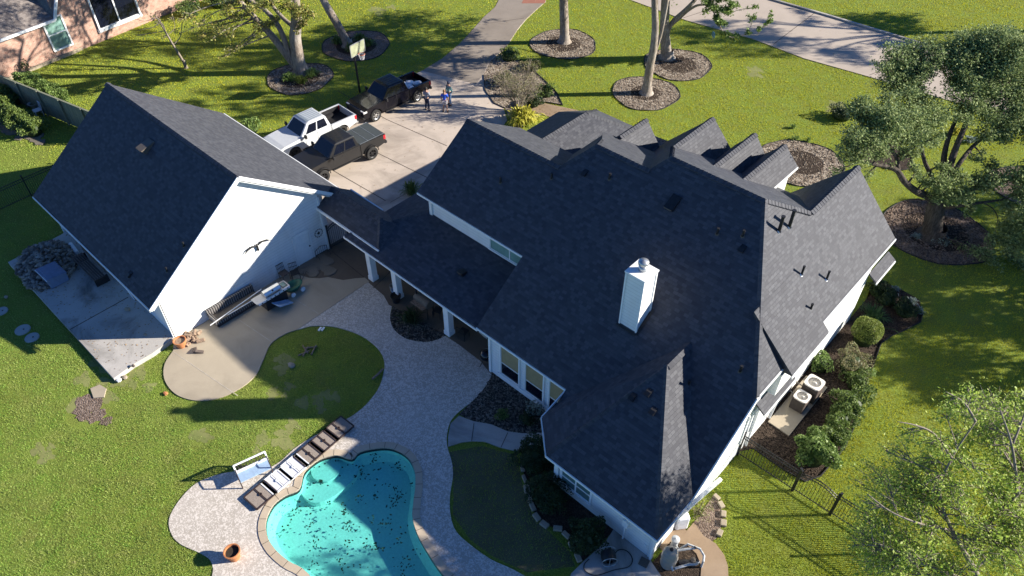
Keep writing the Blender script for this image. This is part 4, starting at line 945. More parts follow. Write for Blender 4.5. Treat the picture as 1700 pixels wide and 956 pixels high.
iron_fence([(-1.25, 20.14, 0), (1.2, 20.2, 0), (3.7, 20.25, 0), (6.2, 20.3, 0), (8.7, 20.35, 0), (11.2, 20.4, 0)], 1.45, 'black iron fence continuing right from the gate under the light green tree', group='iron fencing on the right side')
iron_fence([(-29.1, 16.58, 0), (-29.0, 17.75, 0)], 1.5, 'arched black iron gate in the gap beside the garage wall', arch=True, name='iron_gate', cat='gate')
iron_fence([(-46.1, 2.5, 0), (-46.15, 4.9, 0), (-46.25, 7.3, 0), (-46.3, 9.7, 0), (-46.4, 12.1, 0)], 1.4, 'black iron fence behind the far end of the garage')
wf = empty('wood_fence', (-56, 11.6, 0), 'weathered grey green board fence with hedges on both sides', 'fence')
a, b = Vector((-66, 9.6, 0)), Vector((-48.2, 13.5, 0)); d = (b-a); n = int(d.length/.15); m = MB(); rr = random.Random(2)
for i in range(n): p = a+d*(i/n); m.box(p+Vector((0, 0, .95+rr.uniform(-.015, .015))), (.14, .025, 1.85), rz=math.atan2(d.y, d.x))
build(m, 'boards', 'old_wood', wf)
for i in range(9):
    p = a+d*(i/8)+Vector((.02, -.08, 0)); m = MB(); m.box(p+Vector((0, 0, .95)), (.1, .1, 1.95), rz=math.atan2(d.y, d.x)); build(m, 'post', 'old_wood', wf)
m = MB(); m.beam(a+Vector((0, 0, 1.9)), b+Vector((0, 0, 1.9)), .12, .05); m2 = build(m, 'top_rail', 'old_wood', wf)
# ------------------------------------------------------------------ trees
def grow(t, pts, r0, r1, n=8, name=None):
    L = smoothline(pts, 4); k = len(L); t.tube([tuple(p) for p in L], [r0+(r1-r0)*i/(k-1) for i in range(k)], n); return L
def tree(base, limbs, clumps, label, bark='bark', leaf='leaf_oak', lsz=.07, trunk_r=.35, name='tree', cat='tree', group=None, twigs=4, leafn=260, asp=.5, flare=True, spread=.20):
    """limbs: [(points, r0, r1)], clumps: [(centre, radius, density)]"""
    base = Vector(base); o = empty(name, (base.x, base.y, 0), label, cat, group); t = MB(); nodes = []
    for pts, r0, r1 in limbs:
        L = grow(t, pts, r0, r1, 10)
        for i, p in enumerate(L): nodes.append((p, r0+(r1-r0)*i/len(L)))
    if flare: t.lathe((base.x, base.y, -.02), [(trunk_r*1.7, 0), (trunk_r*1.3, .12), (trunk_r*1.08, .35), (trunk_r*.98, .7)], 12)
    NP = np.array([p[:] for p, _ in nodes]); NR = np.array([r for _, r in nodes]); PTS = []
    for c, r, dn in clumps:
        c = Vector(c); d = np.linalg.norm(NP-np.array(c[:]), axis=1)+np.where(NP[:, 2] > c.z+.5, 2, 0); j = int(d.argmin()); s = Vector(NP[j]); r0 = min(.07, NR[j]*.6)
        md = s.lerp(c, .5)+Vector(rng.normal(size=3))*.18*min(1.5, (c-s).length*.3)+Vector((0, 0, .1)); L = smoothline([s, md, c], 4)
        t.tube([tuple(p) for p in L], [r0+( .010-r0)*i/(len(L)-1) for i in range(len(L))], 5)
        n = int(leafn*dn*r**2); tw = max(3, int(twigs*r*1.6)); ends = []
        for k in range(tw):
            v = Vector(rng.normal(size=3)); v.z = abs(v.z)*.6 if rng.random() < .6 else v.z*.5; v = v.normalized()*r*rng.uniform(.6, 1.05); e = c+v; st = L[int(rng.integers(2, len(L)))]
            mm = st.lerp(e, .5)+Vector(rng.normal(size=3))*.1*r; t.tube([tuple(st), tuple(mm), tuple(e)], [.016, .011, .004], 4); ends.append((st, mm, e))
        per = max(1, n//tw)
        for (st, mm, e) in ends:
            f = rng.beta(2.4, 1.2, per)[:, None]; q = (np.array(st[:])*(1-f)+np.array(e[:])*f)+rng.normal(size=(per, 3))*r*spread*np.array((1, 1, .75)); PTS.append(q)
    tk = build(t, 'trunk', bark, o, smooth=True)
    if PTS:
        V, F = leafgeo(np.concatenate(PTS), lsz, asp, .4); rawmesh('crown', V, F, leaf, o)
    return o
def limb(base, px, r0, r1, dys=None, start=None):
    P = [Vector(base) if start is None else start]
    for i, q in enumerate(px):
        dy = q[2] if len(q) > 2 else 0; P.append(depth(q[0], q[1], Vector(base), dy))
    return (P, r0, r1)
def autocrown(base, h0, h1, R, n, r, seed, dens=1., off=(0, 0)):
    rr = random.Random(seed); out = []
    for i in range(n):
        z = rr.uniform(h0, h1); f = (z-h0)/(h1-h0); rad = R*math.sqrt(rr.random())*math.sin(math.pi*(.25+.62*f)); a = rr.uniform(0, 6.283)
        out.append((Vector((base.x+off[0]+rad*math.cos(a), base.y+off[1]+rad*math.sin(a), z)), r*rr.uniform(.7, 1.25), dens))
    return out
def toplimbs(base, top, n, R, h, r0, seed):
    rr = random.Random(seed); L = []
    for i in range(n):
        a = 6.283*i/n+rr.uniform(-.4, .4); e = top+Vector((R*math.cos(a)*rr.uniform(.6, 1), R*math.sin(a)*rr.uniform(.6, 1), h*rr.uniform(.4, 1)))
        L.append(([top-Vector((0, 0, .4)), top.lerp(e, .45)+Vector((0, 0, .5)), e], r0*rr.uniform(.5, .8), .05))
    return L
# front-left leaning oak with drooping spray
b1 = at(500, 120)
L = [limb(b1, [(494,92),(490,62),(492,30),(489,-10),(486,-60)], .52, .28), limb(b1, [(484,100),(468,80),(450,58),(434,40),(412,18,-1),(392,-6,-2),(360,-40,-3)], .36, .12), limb(b1, [(482,95),(470,60),(456,34),(436,14,1),(405,-8,1.5),(380,-40,2)], .26, .1), limb(b1, [(492,55),(470,30,1),(452,8,2),(440,-30,3)], .2, .09)]
Lt = depth(486, -60, b1); L += toplimbs(b1, Lt, 6, 3.2, 4, .22, 5)
cl = [(depth(x, y, b1, dy), r, d) for x, y, dy, r, d in ((505,22,-1,.95,1.3),(488,28,-1.5,.85,1.2),(512,42,-1,.65,1.2),(498,50,-1,.5,1),(475,12,-1,.8,1.),(460,30,-.6,.5,.7),(445,45,-1.5,.7,1),(425,52,-2,.7,.8),(400,35,-2,.7,.7),(378,30,-2.5,.7,.7),(352,48,-2.5,.8,.8),(335,60,-3,.7,.7),(372,62,-2.5,.6,.6),(345,70,-3,.5,.7),(378,92,-3,.55,.8),(392,82,-2.5,.4,.5),(365,98,-3,.4,.5),(410,15,-2,.8,.9),(385,5,-2,.9,.9),(440,5,-1,.9,.9),(330,38,-3,.7,.5),(315,22,-3,.8,.4),(415,62,-1.5,.4,.5),(300,55,-3,.5,.4))]
cl += autocrown(Lt, Lt.z+.5, Lt.z+6, 4.2, 26, 1.0, 3, .45)
tree(b1, L, cl, 'tall grey trunked oak with a sparse yellow green spray over the left lawn', leaf='leaf_yellowgreen', lsz=.085, trunk_r=.5, name='oak_tree', leafn=620, group=None)
b2 = at(578, 77)
L = [limb(b2, [(572,62),(560,40),(547,18),(534,-6,.5),(520,-40,1)], .36, .26)]; Lt = depth(520, -40, b2, 1); L += toplimbs(b2, Lt, 6, 3, 4.5, .2, 8)
tree(b2, L, autocrown(Lt, Lt.z+1, Lt.z+7, 4.4, 30, 1.05, 4, .5), 'leaning grey tree trunk behind the basketball hoop', trunk_r=.36, name='oak_tree', leafn=420, lsz=.11)
rr3 = random.Random(303); b3 = at(937, 70)
L = [limb(b3, [(937,45),(936,15),(935,-20),(933,-70)], .38, .3)]; Lt = depth(933, -70, b3); L += toplimbs(b3, Lt, 7, 3.4, 4.5, .24, 12)
tree(b3, L, [(b3+RGT*rr3.uniform(-2, 7)+FWD*rr3.uniform(-5, 6)+Vector((0, 0, rr3.uniform(5.0, 8))), 1.1, .55) for _ in range(34)]+autocrown(Lt, Lt.z-.5, Lt.z+6, 4.6, 40, 1.05, 6, .5), 'straight grey trunk standing in a ring bed right beside the driveway', trunk_r=.4, name='oak_tree', leafn=420, lsz=.11)  # first clump list: unseen extra foliage added to shade the upper driveway
b4 = at(1073, 155)
L = [limb(b4, [(1076,130),(1080,105),(1085,80),(1088,45),(1087,10),(1086,-40)], .34, .2), limb(b4, [(1080,108),(1088,85),(1096,60),(1102,33),(1107,5),(1112,-40)], .14, .1)]; Lt = depth(1086, -40, b4); L += toplimbs(b4, Lt, 6, 2.6, 4, .16, 22)
tree(b4, L, autocrown(Lt, Lt.z-.6, Lt.z+5, 3.8, 34, .95, 7, .5), 'slender pale trunk in the nearest front ring bed, forked low with a burl', trunk_r=.36, name='oak_tree', leafn=420, lsz=.11)
b5 = at(1107, 96)
L = [limb(b5, [(1105,75),(1103,50),(1104,20),(1106,-20),(1108,-60)], .42, .28), limb(b5, [(1106,58),(1117,36),(1134,20),(1150,4),(1165,-15,1)], .22, .12), limb(b5, [(1110,50),(1128,30),(1146,15),(1162,8),(1185,10),(1205,25)], .16, .04), limb(b5, [(1190,30),(1200,52),(1215,62),(1235,58),(1258,58)], .05, .02, start=depth(1180, 12, b5))]
Lt = depth(1108, -60, b5); L += toplimbs(b5, Lt, 6, 3.2, 4.5, .22, 31)
cl = [(depth(x, y, b5, dy), r, 1.5) for x, y, dy, r in ((1178,8,-.5,.75),(1192,18,-.5,.7),(1186,34,-.5,.65),(1200,42,-.5,.6),(1212,20,-.5,.6),(1225,8,-.5,.6),(1206,56,-.5,.45),(1250,26,-.5,.4),(1254,14,-.5,.35),(1276,34,-.5,.42),(1280,22,-.5,.3),(1222,60,-.5,.4),(1240,54,-.5,.35),(1262,50,-.5,.28),(1170,-8,-.5,.8),(1200,-5,-.5,.8),(1215,68,-.5,.25))]
cl += autocrown(Lt, Lt.z-.8, Lt.z+6, 4.8, 48, 1.1, 9, .45)
cl += [(b5+RGT*rr3.uniform(-4, 5)+FWD*rr3.uniform(-5, 6)+Vector((0, 0, rr3.uniform(8.0, 10.5))), 1.1, .55) for _ in range(26)]  # more unseen clumps, added high up to throw shade on the driveway
tree(b5, L, cl, 'stout pale trunk behind the slender one, with a leafy limb reaching over the road edge', leaf='leaf_fresh', trunk_r=.46, name='oak_tree', leafn=600, lsz=.09)
b6 = at(309, 113)
L = [limb(b6, [(304,102),(296,88),(286,72),(276,55),(267,40),(258,26)], .11, .04), limb(b6, [(268,38,-.3),(255,45,-.5),(240,48,-.6),(225,52,-.8)], .04, .012, start=depth(276, 55, b6)), limb(b6, [(262,30),(240,35,-.3),(222,30,-.5)], .035, .01, start=depth(270, 45, b6)), limb(b6, [(300,60,.4),(302,40,.6),(312,24,.8)], .035, .012, start=depth(288, 74, b6)), limb(b6, [(290,45,.4),(285,20,.6)], .03, .01, start=depth(278, 58, b6))]
cl = [(depth(x, y, b6, 0), r, .45) for x, y, r in ((262,40,.6),(285,32,.5),(250,28,.5),(272,62,.4),(300,35,.5),(225,60,.3))]
tree(b6, L, cl, 'small thin leaning tree with bare pale twigs on the left lawn', bark='bark_twig', leaf='leaf_yellowgreen', lsz=.08, trunk_r=.11, name='young_tree', leafn=150, twigs=9)
# spreading live oak, right
bo = at(1548, 392)
L = [limb(bo, [(1549,372),(1554,345),(1560,325)], .55, .42), limb(bo, [(1556,340),(1541,326,-.5),(1522,318,-1),(1502,302,-1.2),(1490,284,-1),(1472,276,-1),(1448,272,-1.5),(1425,262,-2)], .26, .06, start=depth(1554, 350, bo)), limb(bo, [(1488,262,-.5),(1478,248,-.5),(1462,238,-.5),(1440,236,-1)], .12, .04, start=depth(1492, 288, bo, -1)),
     limb(bo, [(1563,312),(1566,285,.5),(1568,255,1),(1576,225,1.5),(1588,195,2.5),(1600,160,3.5)], .22, .07, start=depth(1559, 330, bo)), limb(bo, [(1572,300),(1580,265,.5),(1594,228,1),(1612,185,2),(1625,150,3)], .24, .08, start=depth(1560, 328, bo)),
     limb(bo, [(1590,275),(1616,242,1),(1648,218,1.5),(1685,200,2)], .15, .05, start=depth(1576, 300, bo)), limb(bo, [(1590,322,-.5),(1618,312,-.5),(1650,309,-.5),(1690,290,-.5),(1730,270)], .18, .06, start=depth(1562, 332, bo)),
     limb(bo, [(1592,342,-1),(1630,336,-1),(1660,332,-1),(1690,322,-1)], .11, .04, start=depth(1560, 345, bo)), limb(bo, [(1648,346,-1),(1656,362,-1.2),(1652,385,-1.5)], .035, .015, start=depth(1632, 336, bo, -1)),
     limb(bo, [(1545,290,0),(1535,268,.5),(1528,240,1),(1518,205,2),(1508,165,3)], .14, .05, start=depth(1556, 322, bo))]
rr = random.Random(41); cl = []
for x, y, dy, r in ((1490,98,4,.85),(1515,88,5,.8),(1545,80,5,.8),(1575,78,5,.9),(1605,72,5,1.),(1640,70,5,1.),(1675,78,5,1.),(1705,85,4,1.),(1480,122,3.5,.7),(1505,128,3.5,.75),(1535,118,4,.6),(1590,108,4,.9),(1620,108,4,1.),(1655,112,4,1.),(1690,118,4,1.),
   (1500,150,3,.65),(1525,165,2.5,.75),(1600,145,3,.85),(1635,148,3,.9),(1670,155,3,.9),(1702,160,3,.9),(1418,185,-.5,.5),(1440,172,-.5,.55),(1448,205,-1,.75),(1475,190,-1,.75),(1505,196,0,.85),(1535,200,.5,.8),(1562,190,1,.75),(1425,225,-1.5,.65),(1400,238,-2,.4),(1455,232,-1.2,.7),(1482,222,-.8,.75),(1512,230,-.5,.7),(1542,235,0,.55),
   (1402,258,-2,.45),(1430,262,-2,.5),(1460,262,-1.5,.45),(1605,185,2,.8),(1640,190,2,.8),(1680,190,2,.9),(1705,215,2,.9),(1668,222,1.5,.65),(1640,228,1,.45),(1520,285,-.7,.4),(1540,300,-1,.45),(1560,302,-1.2,.55),(1556,330,-1.3,.5),(1575,325,-1.3,.6),(1590,300,-1,.55),(1568,280,-.5,.4),(1600,322,-1.2,.6),(1625,308,-1,.65),(1652,300,-1,.65),(1682,300,-.8,.8),(1705,290,-.8,.8),
   (1700,330,-1.3,.7),(1680,352,-1.8,.6),(1700,375,-2,.8),(1672,385,-2,.65),(1655,405,-2.3,.5),(1640,425,-2.5,.45),(1690,415,-2.5,.8),(1660,440,-2.8,.5),(1700,445,-2.5,.7),(1640,270,.5,.4),(1615,265,.5,.3),(1735,120,4,1.2),(1740,200,2,1.2),(1740,300,0,1.2),(1735,380,-2,1.2),(1785,250,0,1.4),(1610,352,-1.5,.3),(1478,160,1,.5),(1505,255,-.5,.4)):
    cl.append((depth(x, y, bo, dy), r*1.1, 1.1))
    if y < 275 and rr.random() < .6: cl.append((depth(x-rr.uniform(5, 30), y+rr.uniform(8, 34), bo, dy+rr.uniform(-1, 0)), r*.8, .5))
    if y < 275 and r > .5: cl.append((depth(x+rr.uniform(-22, 22), y+rr.uniform(-16, 16), bo, dy+rr.uniform(-1, 1)), r*.75, .9))
tree(bo, L, cl, 'spreading live oak with dark twisting limbs in a large ring bed right of the house', bark='bark_dark', leaf='leaf_oak', lsz=.066, trunk_r=.6, name='live_oak', spread=.27, leafn=1800, twigs=9, asp=.5)
# light green pecan rising in the near right corner
bp = at(1640, 1010)
def P6(x, y, z): return at(x, y, z)
L = [([bp, P6(1622,955,2.0), P6(1600,915,3.6), P6(1580,880,5.0)], .12, .07), ([P6(1600,915,3.6), P6(1640,870,5), P6(1690,820,6), P6(1730,760,7)], .07, .03), ([P6(1580,880,5.0), P6(1560,820,6), P6(1580,760,7), P6(1620,700,8)], .06, .02), ([P6(1580,880,5), P6(1530,870,5.8), P6(1480,850,6.2), P6(1440,820,6.6)], .045, .015),
     ([P6(1580,760,7), P6(1550,720,7.6), P6(1520,706,8), P6(1490,700,8.2)], .05, .012), ([P6(1620,700,8), P6(1600,668,8.4), P6(1570,650,8.8)], .045, .012), ([P6(1690,820,6), P6(1680,740,7.5), P6(1660,680,8.4)], .06, .015), ([P6(1600,960,3), P6(1540,940,4.4), P6(1490,915,5), P6(1450,900,5.2)], .05, .015), ([P6(1680,740,7.5), P6(1700,690,8), P6(1710,650,8.4)], .04, .012)]
rr = random.Random(77); cl = []
for x, y, r in ((1480,810,.6),(1500,790,.6),(1465,835,.5),(1440,855,.5),(1425,880,.45),(1500,830,.55),(1520,860,.6),(1470,870,.5),(1500,905,.6),(1450,915,.5),(1480,940,.6),(1530,930,.6),(1560,950,.5),(1500,720,.35),(1480,735,.3),(1470,748,.25),(1530,730,.45),(1560,740,.5),(1545,770,.5),(1575,790,.55),(1600,760,.55),(1620,780,.55),(1600,820,.55),(1640,820,.6),(1560,830,.45),(1590,720,.5),(1570,690,.45),(1600,690,.5),(1630,710,.5),(1650,740,.5),(1670,770,.6),(1690,800,.6),(1580,665,.35),(1610,655,.35),(1640,670,.4),(1670,700,.5),(1690,730,.55),(1700,770,.6),(1660,850,.55),(1690,860,.6),(1630,870,.45),(1650,900,.5),(1690,910,.6),(1670,945,.5),(1620,920,.3),(1700,690,.45),(1690,660,.35),(1715,830,.7),(1715,900,.7),(1430,830,.35),(1415,905,.3),(1540,800,.4),(1520,760,.35),(1600,860,.35),(1545,900,.4)):
    z = 7.6-abs(x-1600)*.008-(y-700)*.009+rr.uniform(-.7, .7); cl.append((P6(x, y, max(3.6, z)), r*1.1, .9))
for i in range(58):
    x, y = rr.uniform(1425, 1720), rr.uniform(660, 960)
    if (x-1700)/300+(y-1000)/340 < -1.25 and y < 760: continue
    z = 7.3-abs(x-1600)*.008-(y-700)*.009+rr.uniform(-1.2, .4); cl.append((P6(x, y, max(3.2, z)), rr.uniform(.5, .9), .4))
tree(bp, L, cl, 'airy light green pecan tree with pale bare twigs in the near right corner', bark='bark_twig', leaf='leaf_pecan', lsz=.052, trunk_r=.3, name='pecan_tree', spread=.33, leafn=980, twigs=14)
# trees standing just outside the frame on the right: their crowns shade the side lawn
def offtree(X, Y, h, R, label, seed, n=30, dens=.5):
    b = Vector((_cp*X+_sp*Y, -_sp*X+_cp*Y, 0)); top = b+Vector((0, 0, h*.45)); Ls = [([b, b+Vector((.1, .1, h*.2)), top], .35, .25)]+toplimbs(b, top, 7, R*.8, h*.4, .2, seed)
    tree(b, Ls, autocrown(b, h*.4, h, R, n, 1.1, seed, dens), label, name='shade_tree', cat='tree', leafn=330, lsz=.12, trunk_r=.36)
offtree(38, 29.5, 9, 4.5, 'broad tree beyond the right edge of the lawn, shading the side yard', 51, 46, .9)
offtree(36, 24.0, 7, 3.2, 'rounded tree beyond the right edge, level with the air conditioners', 52, 26, .8)
offtree(48, 59.5, 14, 5, 'tall tree by the road beyond the top right corner', 54, 40, .7)
offtree(52, 34, 12, 5, 'tall tree furthest out beyond the right edge of the lawn', 53, 44, .9)
# crape myrtle: bare vase of twigs
bc = at(862, 186); o = empty('crape_myrtle', bc, 'leafless multi stemmed crape myrtle beside the driveway', 'tree'); t = MB(); PT = []
rr = random.Random(19)
for i in range(15):
    a = 6.283*i/15+rr.uniform(-.2, .2); lean = rr.uniform(.25, 1.25); h_ = rr.uniform(2.6, 3.5); e = bc+Vector((math.cos(a)*lean, math.sin(a)*lean, h_*.6)); s = bc+Vector((math.cos(a)*.12, math.sin(a)*.12, 0))
    t.tube([s, s.lerp(e, .5)+Vector((0, 0, .15)), e], [.04, .03, .02], 5)
    for j in range(6):
        a2 = a+rr.uniform(-1, 1); e2 = e+Vector((math.cos(a2)*rr.uniform(.3, 1.1), math.sin(a2)*rr.uniform(.3, 1.1), rr.uniform(-.1, 1.2))); s2 = s.lerp(e, rr.uniform(.5, 1)); t.tube([s2, s2.lerp(e2, .5)+Vector((0, 0, .08)), e2], [.018, .013, .008], 4)
        for k in range(7):
            s3 = s2.lerp(e2, rr.uniform(.3, 1)); e3 = s3+Vector((rr.gauss(0, .28), rr.gauss(0, .28), rr.uniform(-.1, .5))); t.tube([s3, s3.lerp(e3, .5)+Vector((0, 0, .03)), e3], [.008, .006, .004], 3)
            if rr.random() < .5: PT.append(e3[:])
build(t, 'trunk', 'bark_twig', o)
PT = np.repeat(np.array(PT), 11, 0); PT = PT+rng.normal(size=PT.shape)*.15; V, F = leafgeo(PT, .04, .5); rawmesh('crown', V, F, 'leaf_bronze', o)
# ------------------------------------------------------------------ shrubs
def shrub(px, py, rx, ry, h_, label, leaf, lsz=.05, n=2600, cat='shrub', name='shrub', group=None, rz=0., shell=.75, dark=True, lump=.2, c=None):
    c = at(px, py) if c is None else Vector(c); o = empty(name, c, label, cat, group)
    d = rng.normal(size=(n, 3)); d /= np.linalg.norm(d, axis=1)[:, None]; d[:, 2] = np.where(d[:, 2] < -.25, -d[:, 2], d[:, 2])
    f = (shell+(1-shell)*rng.random(n)**.5)[:, None]; ph = rng.uniform(0, 6, 3)
    f = f*(1+lump*(np.sin(d[:, 0]*5+ph[0])+np.sin(d[:, 1]*6+ph[1])+np.sin(d[:, 2]*5+ph[2]+d[:, 0]*4))[:, None])
    P = d*f*np.array((rx, ry, h_/2)); cs, sn = math.cos(rz), math.sin(rz); P = np.stack([P[:, 0]*cs-P[:, 1]*sn, P[:, 0]*sn+P[:, 1]*cs, P[:, 2]], 1)+np.array((c.x, c.y, h_*.52))
    P[:, 2] = np.maximum(P[:, 2], .04); V, F = leafgeo(P, lsz, .55, .3); rawmesh('foliage', V, F, leaf, o)
    t = MB(); rr = random.Random(int(px*7+py))
    for i in range(9):
        q = P[int(rng.integers(0, n))]; t.tube([(c.x+rr.uniform(-.1, .1)*rx, c.y+rr.uniform(-.1, .1)*ry, 0), (c.x+(q[0]-c.x)*.5, c.y+(q[1]-c.y)*.5, h_*.35), tuple(q)], [.025, .018, .006], 5)
    build(t, 'stems', 'bark_dark', o)
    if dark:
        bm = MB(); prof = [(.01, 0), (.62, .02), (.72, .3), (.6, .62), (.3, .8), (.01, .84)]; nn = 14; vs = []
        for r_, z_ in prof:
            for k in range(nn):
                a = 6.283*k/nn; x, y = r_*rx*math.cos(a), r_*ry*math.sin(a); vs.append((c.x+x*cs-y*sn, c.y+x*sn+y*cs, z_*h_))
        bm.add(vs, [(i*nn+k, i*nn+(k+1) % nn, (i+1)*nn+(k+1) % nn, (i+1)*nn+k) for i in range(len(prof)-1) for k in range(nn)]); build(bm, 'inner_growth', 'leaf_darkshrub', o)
    return o
def blades(px, py, R, h_, n, label, leaf, cat='plant', name='plant', wd=.035, group=None, droop=.5):
    c = at(px, py); o = empty(name, c, label, cat, group); V = []; F = []
    for i in range(n):
        a = rng.uniform(0, 6.283); el = rng.uniform(.15, 1.0); L = R*rng.uniform(.6, 1.1); dx, dy = math.cos(a), math.sin(a); sx, sy = -dy*wd*rng.uniform(.6, 1.2), dx*wd*rng.uniform(.6, 1.2); k0 = len(V); ox, oy = rng.normal()*R*.16, rng.normal()*R*.16
        for j in range(5):
            t = j/4; r_ = L*el*t; z = h_*(1.15-.55*el)*(math.sin(min(1, t*1.25)*math.pi/2)-droop*el*t*t); w_ = (1-abs(t-.45)*1.5) if j < 4 else .05
            V += [(c.x+ox+dx*r_-sx*w_, c.y+oy+dy*r_-sy*w_, max(.02, z)), (c.x+ox+dx*r_+sx*w_, c.y+oy+dy*r_+sy*w_, max(.02, z))]
        for j in range(4): F.append((k0+2*j, k0+2*j+1, k0+2*j+3, k0+2*j+2))
    rawmesh('leaves', np.array(V), np.array(F), leaf, o); t = MB(); t.lathe((c.x, c.y, 0), [(R*.22, 0), (R*.12, .06), (.01, .12)], 8); build(t, 'crown_base', 'leaf_darkshrub', o); return o
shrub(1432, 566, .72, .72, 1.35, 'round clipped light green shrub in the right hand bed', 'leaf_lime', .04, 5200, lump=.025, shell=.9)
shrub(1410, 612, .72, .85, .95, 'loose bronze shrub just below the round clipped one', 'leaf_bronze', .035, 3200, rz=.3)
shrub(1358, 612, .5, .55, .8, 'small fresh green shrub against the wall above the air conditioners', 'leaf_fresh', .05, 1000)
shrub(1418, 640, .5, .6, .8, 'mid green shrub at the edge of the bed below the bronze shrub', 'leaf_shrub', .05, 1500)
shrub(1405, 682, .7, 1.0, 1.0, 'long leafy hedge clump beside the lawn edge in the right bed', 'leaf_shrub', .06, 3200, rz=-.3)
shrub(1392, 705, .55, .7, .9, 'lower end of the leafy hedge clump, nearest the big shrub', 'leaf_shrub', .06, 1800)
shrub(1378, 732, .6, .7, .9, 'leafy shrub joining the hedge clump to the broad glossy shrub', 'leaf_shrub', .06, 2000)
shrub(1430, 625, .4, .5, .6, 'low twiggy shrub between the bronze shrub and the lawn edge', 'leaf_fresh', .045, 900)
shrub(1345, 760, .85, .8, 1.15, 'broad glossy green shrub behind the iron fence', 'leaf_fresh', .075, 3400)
blades(1447, 528, 1.05, .7, 170, 'arching green fountain grass clump under the right eave', 'leaf_palm', wd=.022)
for i, (x, y, l) in enumerate(((1484,484,'silvery rosette plant nearest the live oak in the right bed'),(1513,503,'silvery rosette plant in the middle of the three in the right bed'),(1524,520,'silvery rosette plant at the outer corner of the right bed'))): blades(x, y, .42, .35, 60, l, 'leaf_silver', wd=.03, group='silvery plants in the right bed')
for x, y, r, l in ((1470,500,.6,'dark leafy shrub between the fountain grass and silvery plants'),(1500,520,.6,'dark leafy shrub beside the outer silvery plant'),(1455,488,.5,'dark shrub close under the right eave corner')): shrub(x, y, r, r, .6, l, 'leaf_darkshrub', .05, 1200)
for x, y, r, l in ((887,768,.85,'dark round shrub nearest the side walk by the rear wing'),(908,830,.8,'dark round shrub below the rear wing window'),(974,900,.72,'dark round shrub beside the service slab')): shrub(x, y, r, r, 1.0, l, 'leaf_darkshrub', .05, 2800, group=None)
shrub(886, 690, .35, .35, .75, 'small grey green upright plant under the triple window', 'leaf_silver', .05, 350, dark=False); shrub(834, 692, .3, .3, .35, 'tiny green plant beside the side walk in the pebble bed', 'leaf_shrub', .04, 350); shrub(876, 700, .35, .35, .5, 'small round plant right of the grey green one', 'leaf_darkshrub', .04, 600)
blades(682, 533, .95, .65, 150, 'dark strappy plant in the pebble bed by the patio columns', 'leaf_darkshrub', wd=.025)
blades(868, 203, 1.35, 1.15, 420, 'bright yellow variegated ginger clump by the front walk', 'leaf_yellow', wd=.075, droop=.75)
for x, y, r, h_, lf, l in ((845,98,.8,.8,'leaf_shrub','green shrub at the top of the crape myrtle bed'),(905,158,.7,.7,'leaf_shrub','green shrub right of the crape myrtle'),(838,140,.7,.7,'leaf_bronze','olive shrub left of the crape myrtle by the driveway'),(885,175,.6,.6,'leaf_darkshrub','dark shrub between the crape myrtle and the front walk'),(880,115,.7,.5,'leaf_bronze','low olive shrub behind the crape myrtle')): shrub(0+x, y, r, r, h_, l, lf, .05, 1500)
for x, y, l, lf in ((500,138,'bright green ginger clump at the foot of the left oak','leaf_lime'),(520,126,'green ginger clump right of the left oak trunk','leaf_fresh'),(482,133,'green ginger clump left of the left oak trunk','leaf_fresh')): blades(x, y, .75, .6, 130, l, lf, wd=.06)
for x, y, l in ((560,72,'dark green clump left of the leaning trunk behind the hoop'),(598,68,'dark green clump right of the leaning trunk'),(585,85,'dark green clump in front of the leaning trunk'),(612,76,'outermost dark green clump near the backboard')): blades(x, y, .8, .6, 110, l, 'leaf_shrub', wd=.06)
for x, y, r, l in ((1316,213,.35,'small fresh plant at the back of the round bed behind the dormers'),(1320,232,.45,'small fresh plant in the middle of the round bed behind the dormers'),(1342,235,.25,'tiny dry plant right of the other two in the round bed')): blades(x, y, r, .3, 50, l, 'leaf_fresh', wd=.03)
blades(1520, 395, .5, .3, 40, 'small pale plant at the foot of the live oak', 'leaf_silver', wd=.03); shrub(1560, 405, .4, .35, .4, 'small green plant right of the live oak trunk', 'leaf_silver', .04, 300, dark=False)
blades(1585, 222, .7, .5, 80, 'yellow striped plant in the far bed behind the live oak', 'leaf_yellow', wd=.05); blades(1610, 235, .7, .4, 70, 'silvery agave in the far bed behind the live oak', 'leaf_silver', wd=.05)
blades(683, 322, .9, .9, 150, 'spiky dark green grass clump behind the patio roof by the driveway', 'leaf_shrub', wd=.03)
shrub(418, 218, .7, .6, .8, 'light green shrub behind the garage beside the white truck', 'leaf_fresh', .06, 1200)
shrub(1395, 196, .9, .7, .8, 'grey green shrub in the small bed left of the live oak', 'leaf_darkshrub', .05, 1500)
for x, y, r, h_, l in ((48,150,1.0,1.3,'hedge mound behind the board fence, nearest the brick house'),(66,158,1.0,1.3,'hedge mound second along behind the board fence'),(84,168,1.0,1.3,'hedge mound third along behind the board fence'),(103,180,.9,1.2,'hedge mound behind the board fence nearest the garage')): shrub(x, y, r, r*.8, h_, l, 'leaf_fresh', .06, 2400)
for x, y, r, h_, l in ((58,222,.95,1.1,'clipped hedge clump nearest the garage at the end of the flagstone path'),(38,212,1.05,1.2,'clipped hedge clump second from the path end'),(18,200,1.1,1.3,'clipped hedge clump in the middle of the hedge by the board fence'),(0,190,1.1,1.3,'clipped hedge clump at the left edge of the picture'),(22,170,1.1,1.3,'hedge clump tucked in front of the board fence'),(-12,165,1.2,1.4,'hedge clump in front of the board fence, partly beyond the left edge')): shrub(x, y, r, r*.8, h_, l, 'leaf_shrub', .06, 2600)
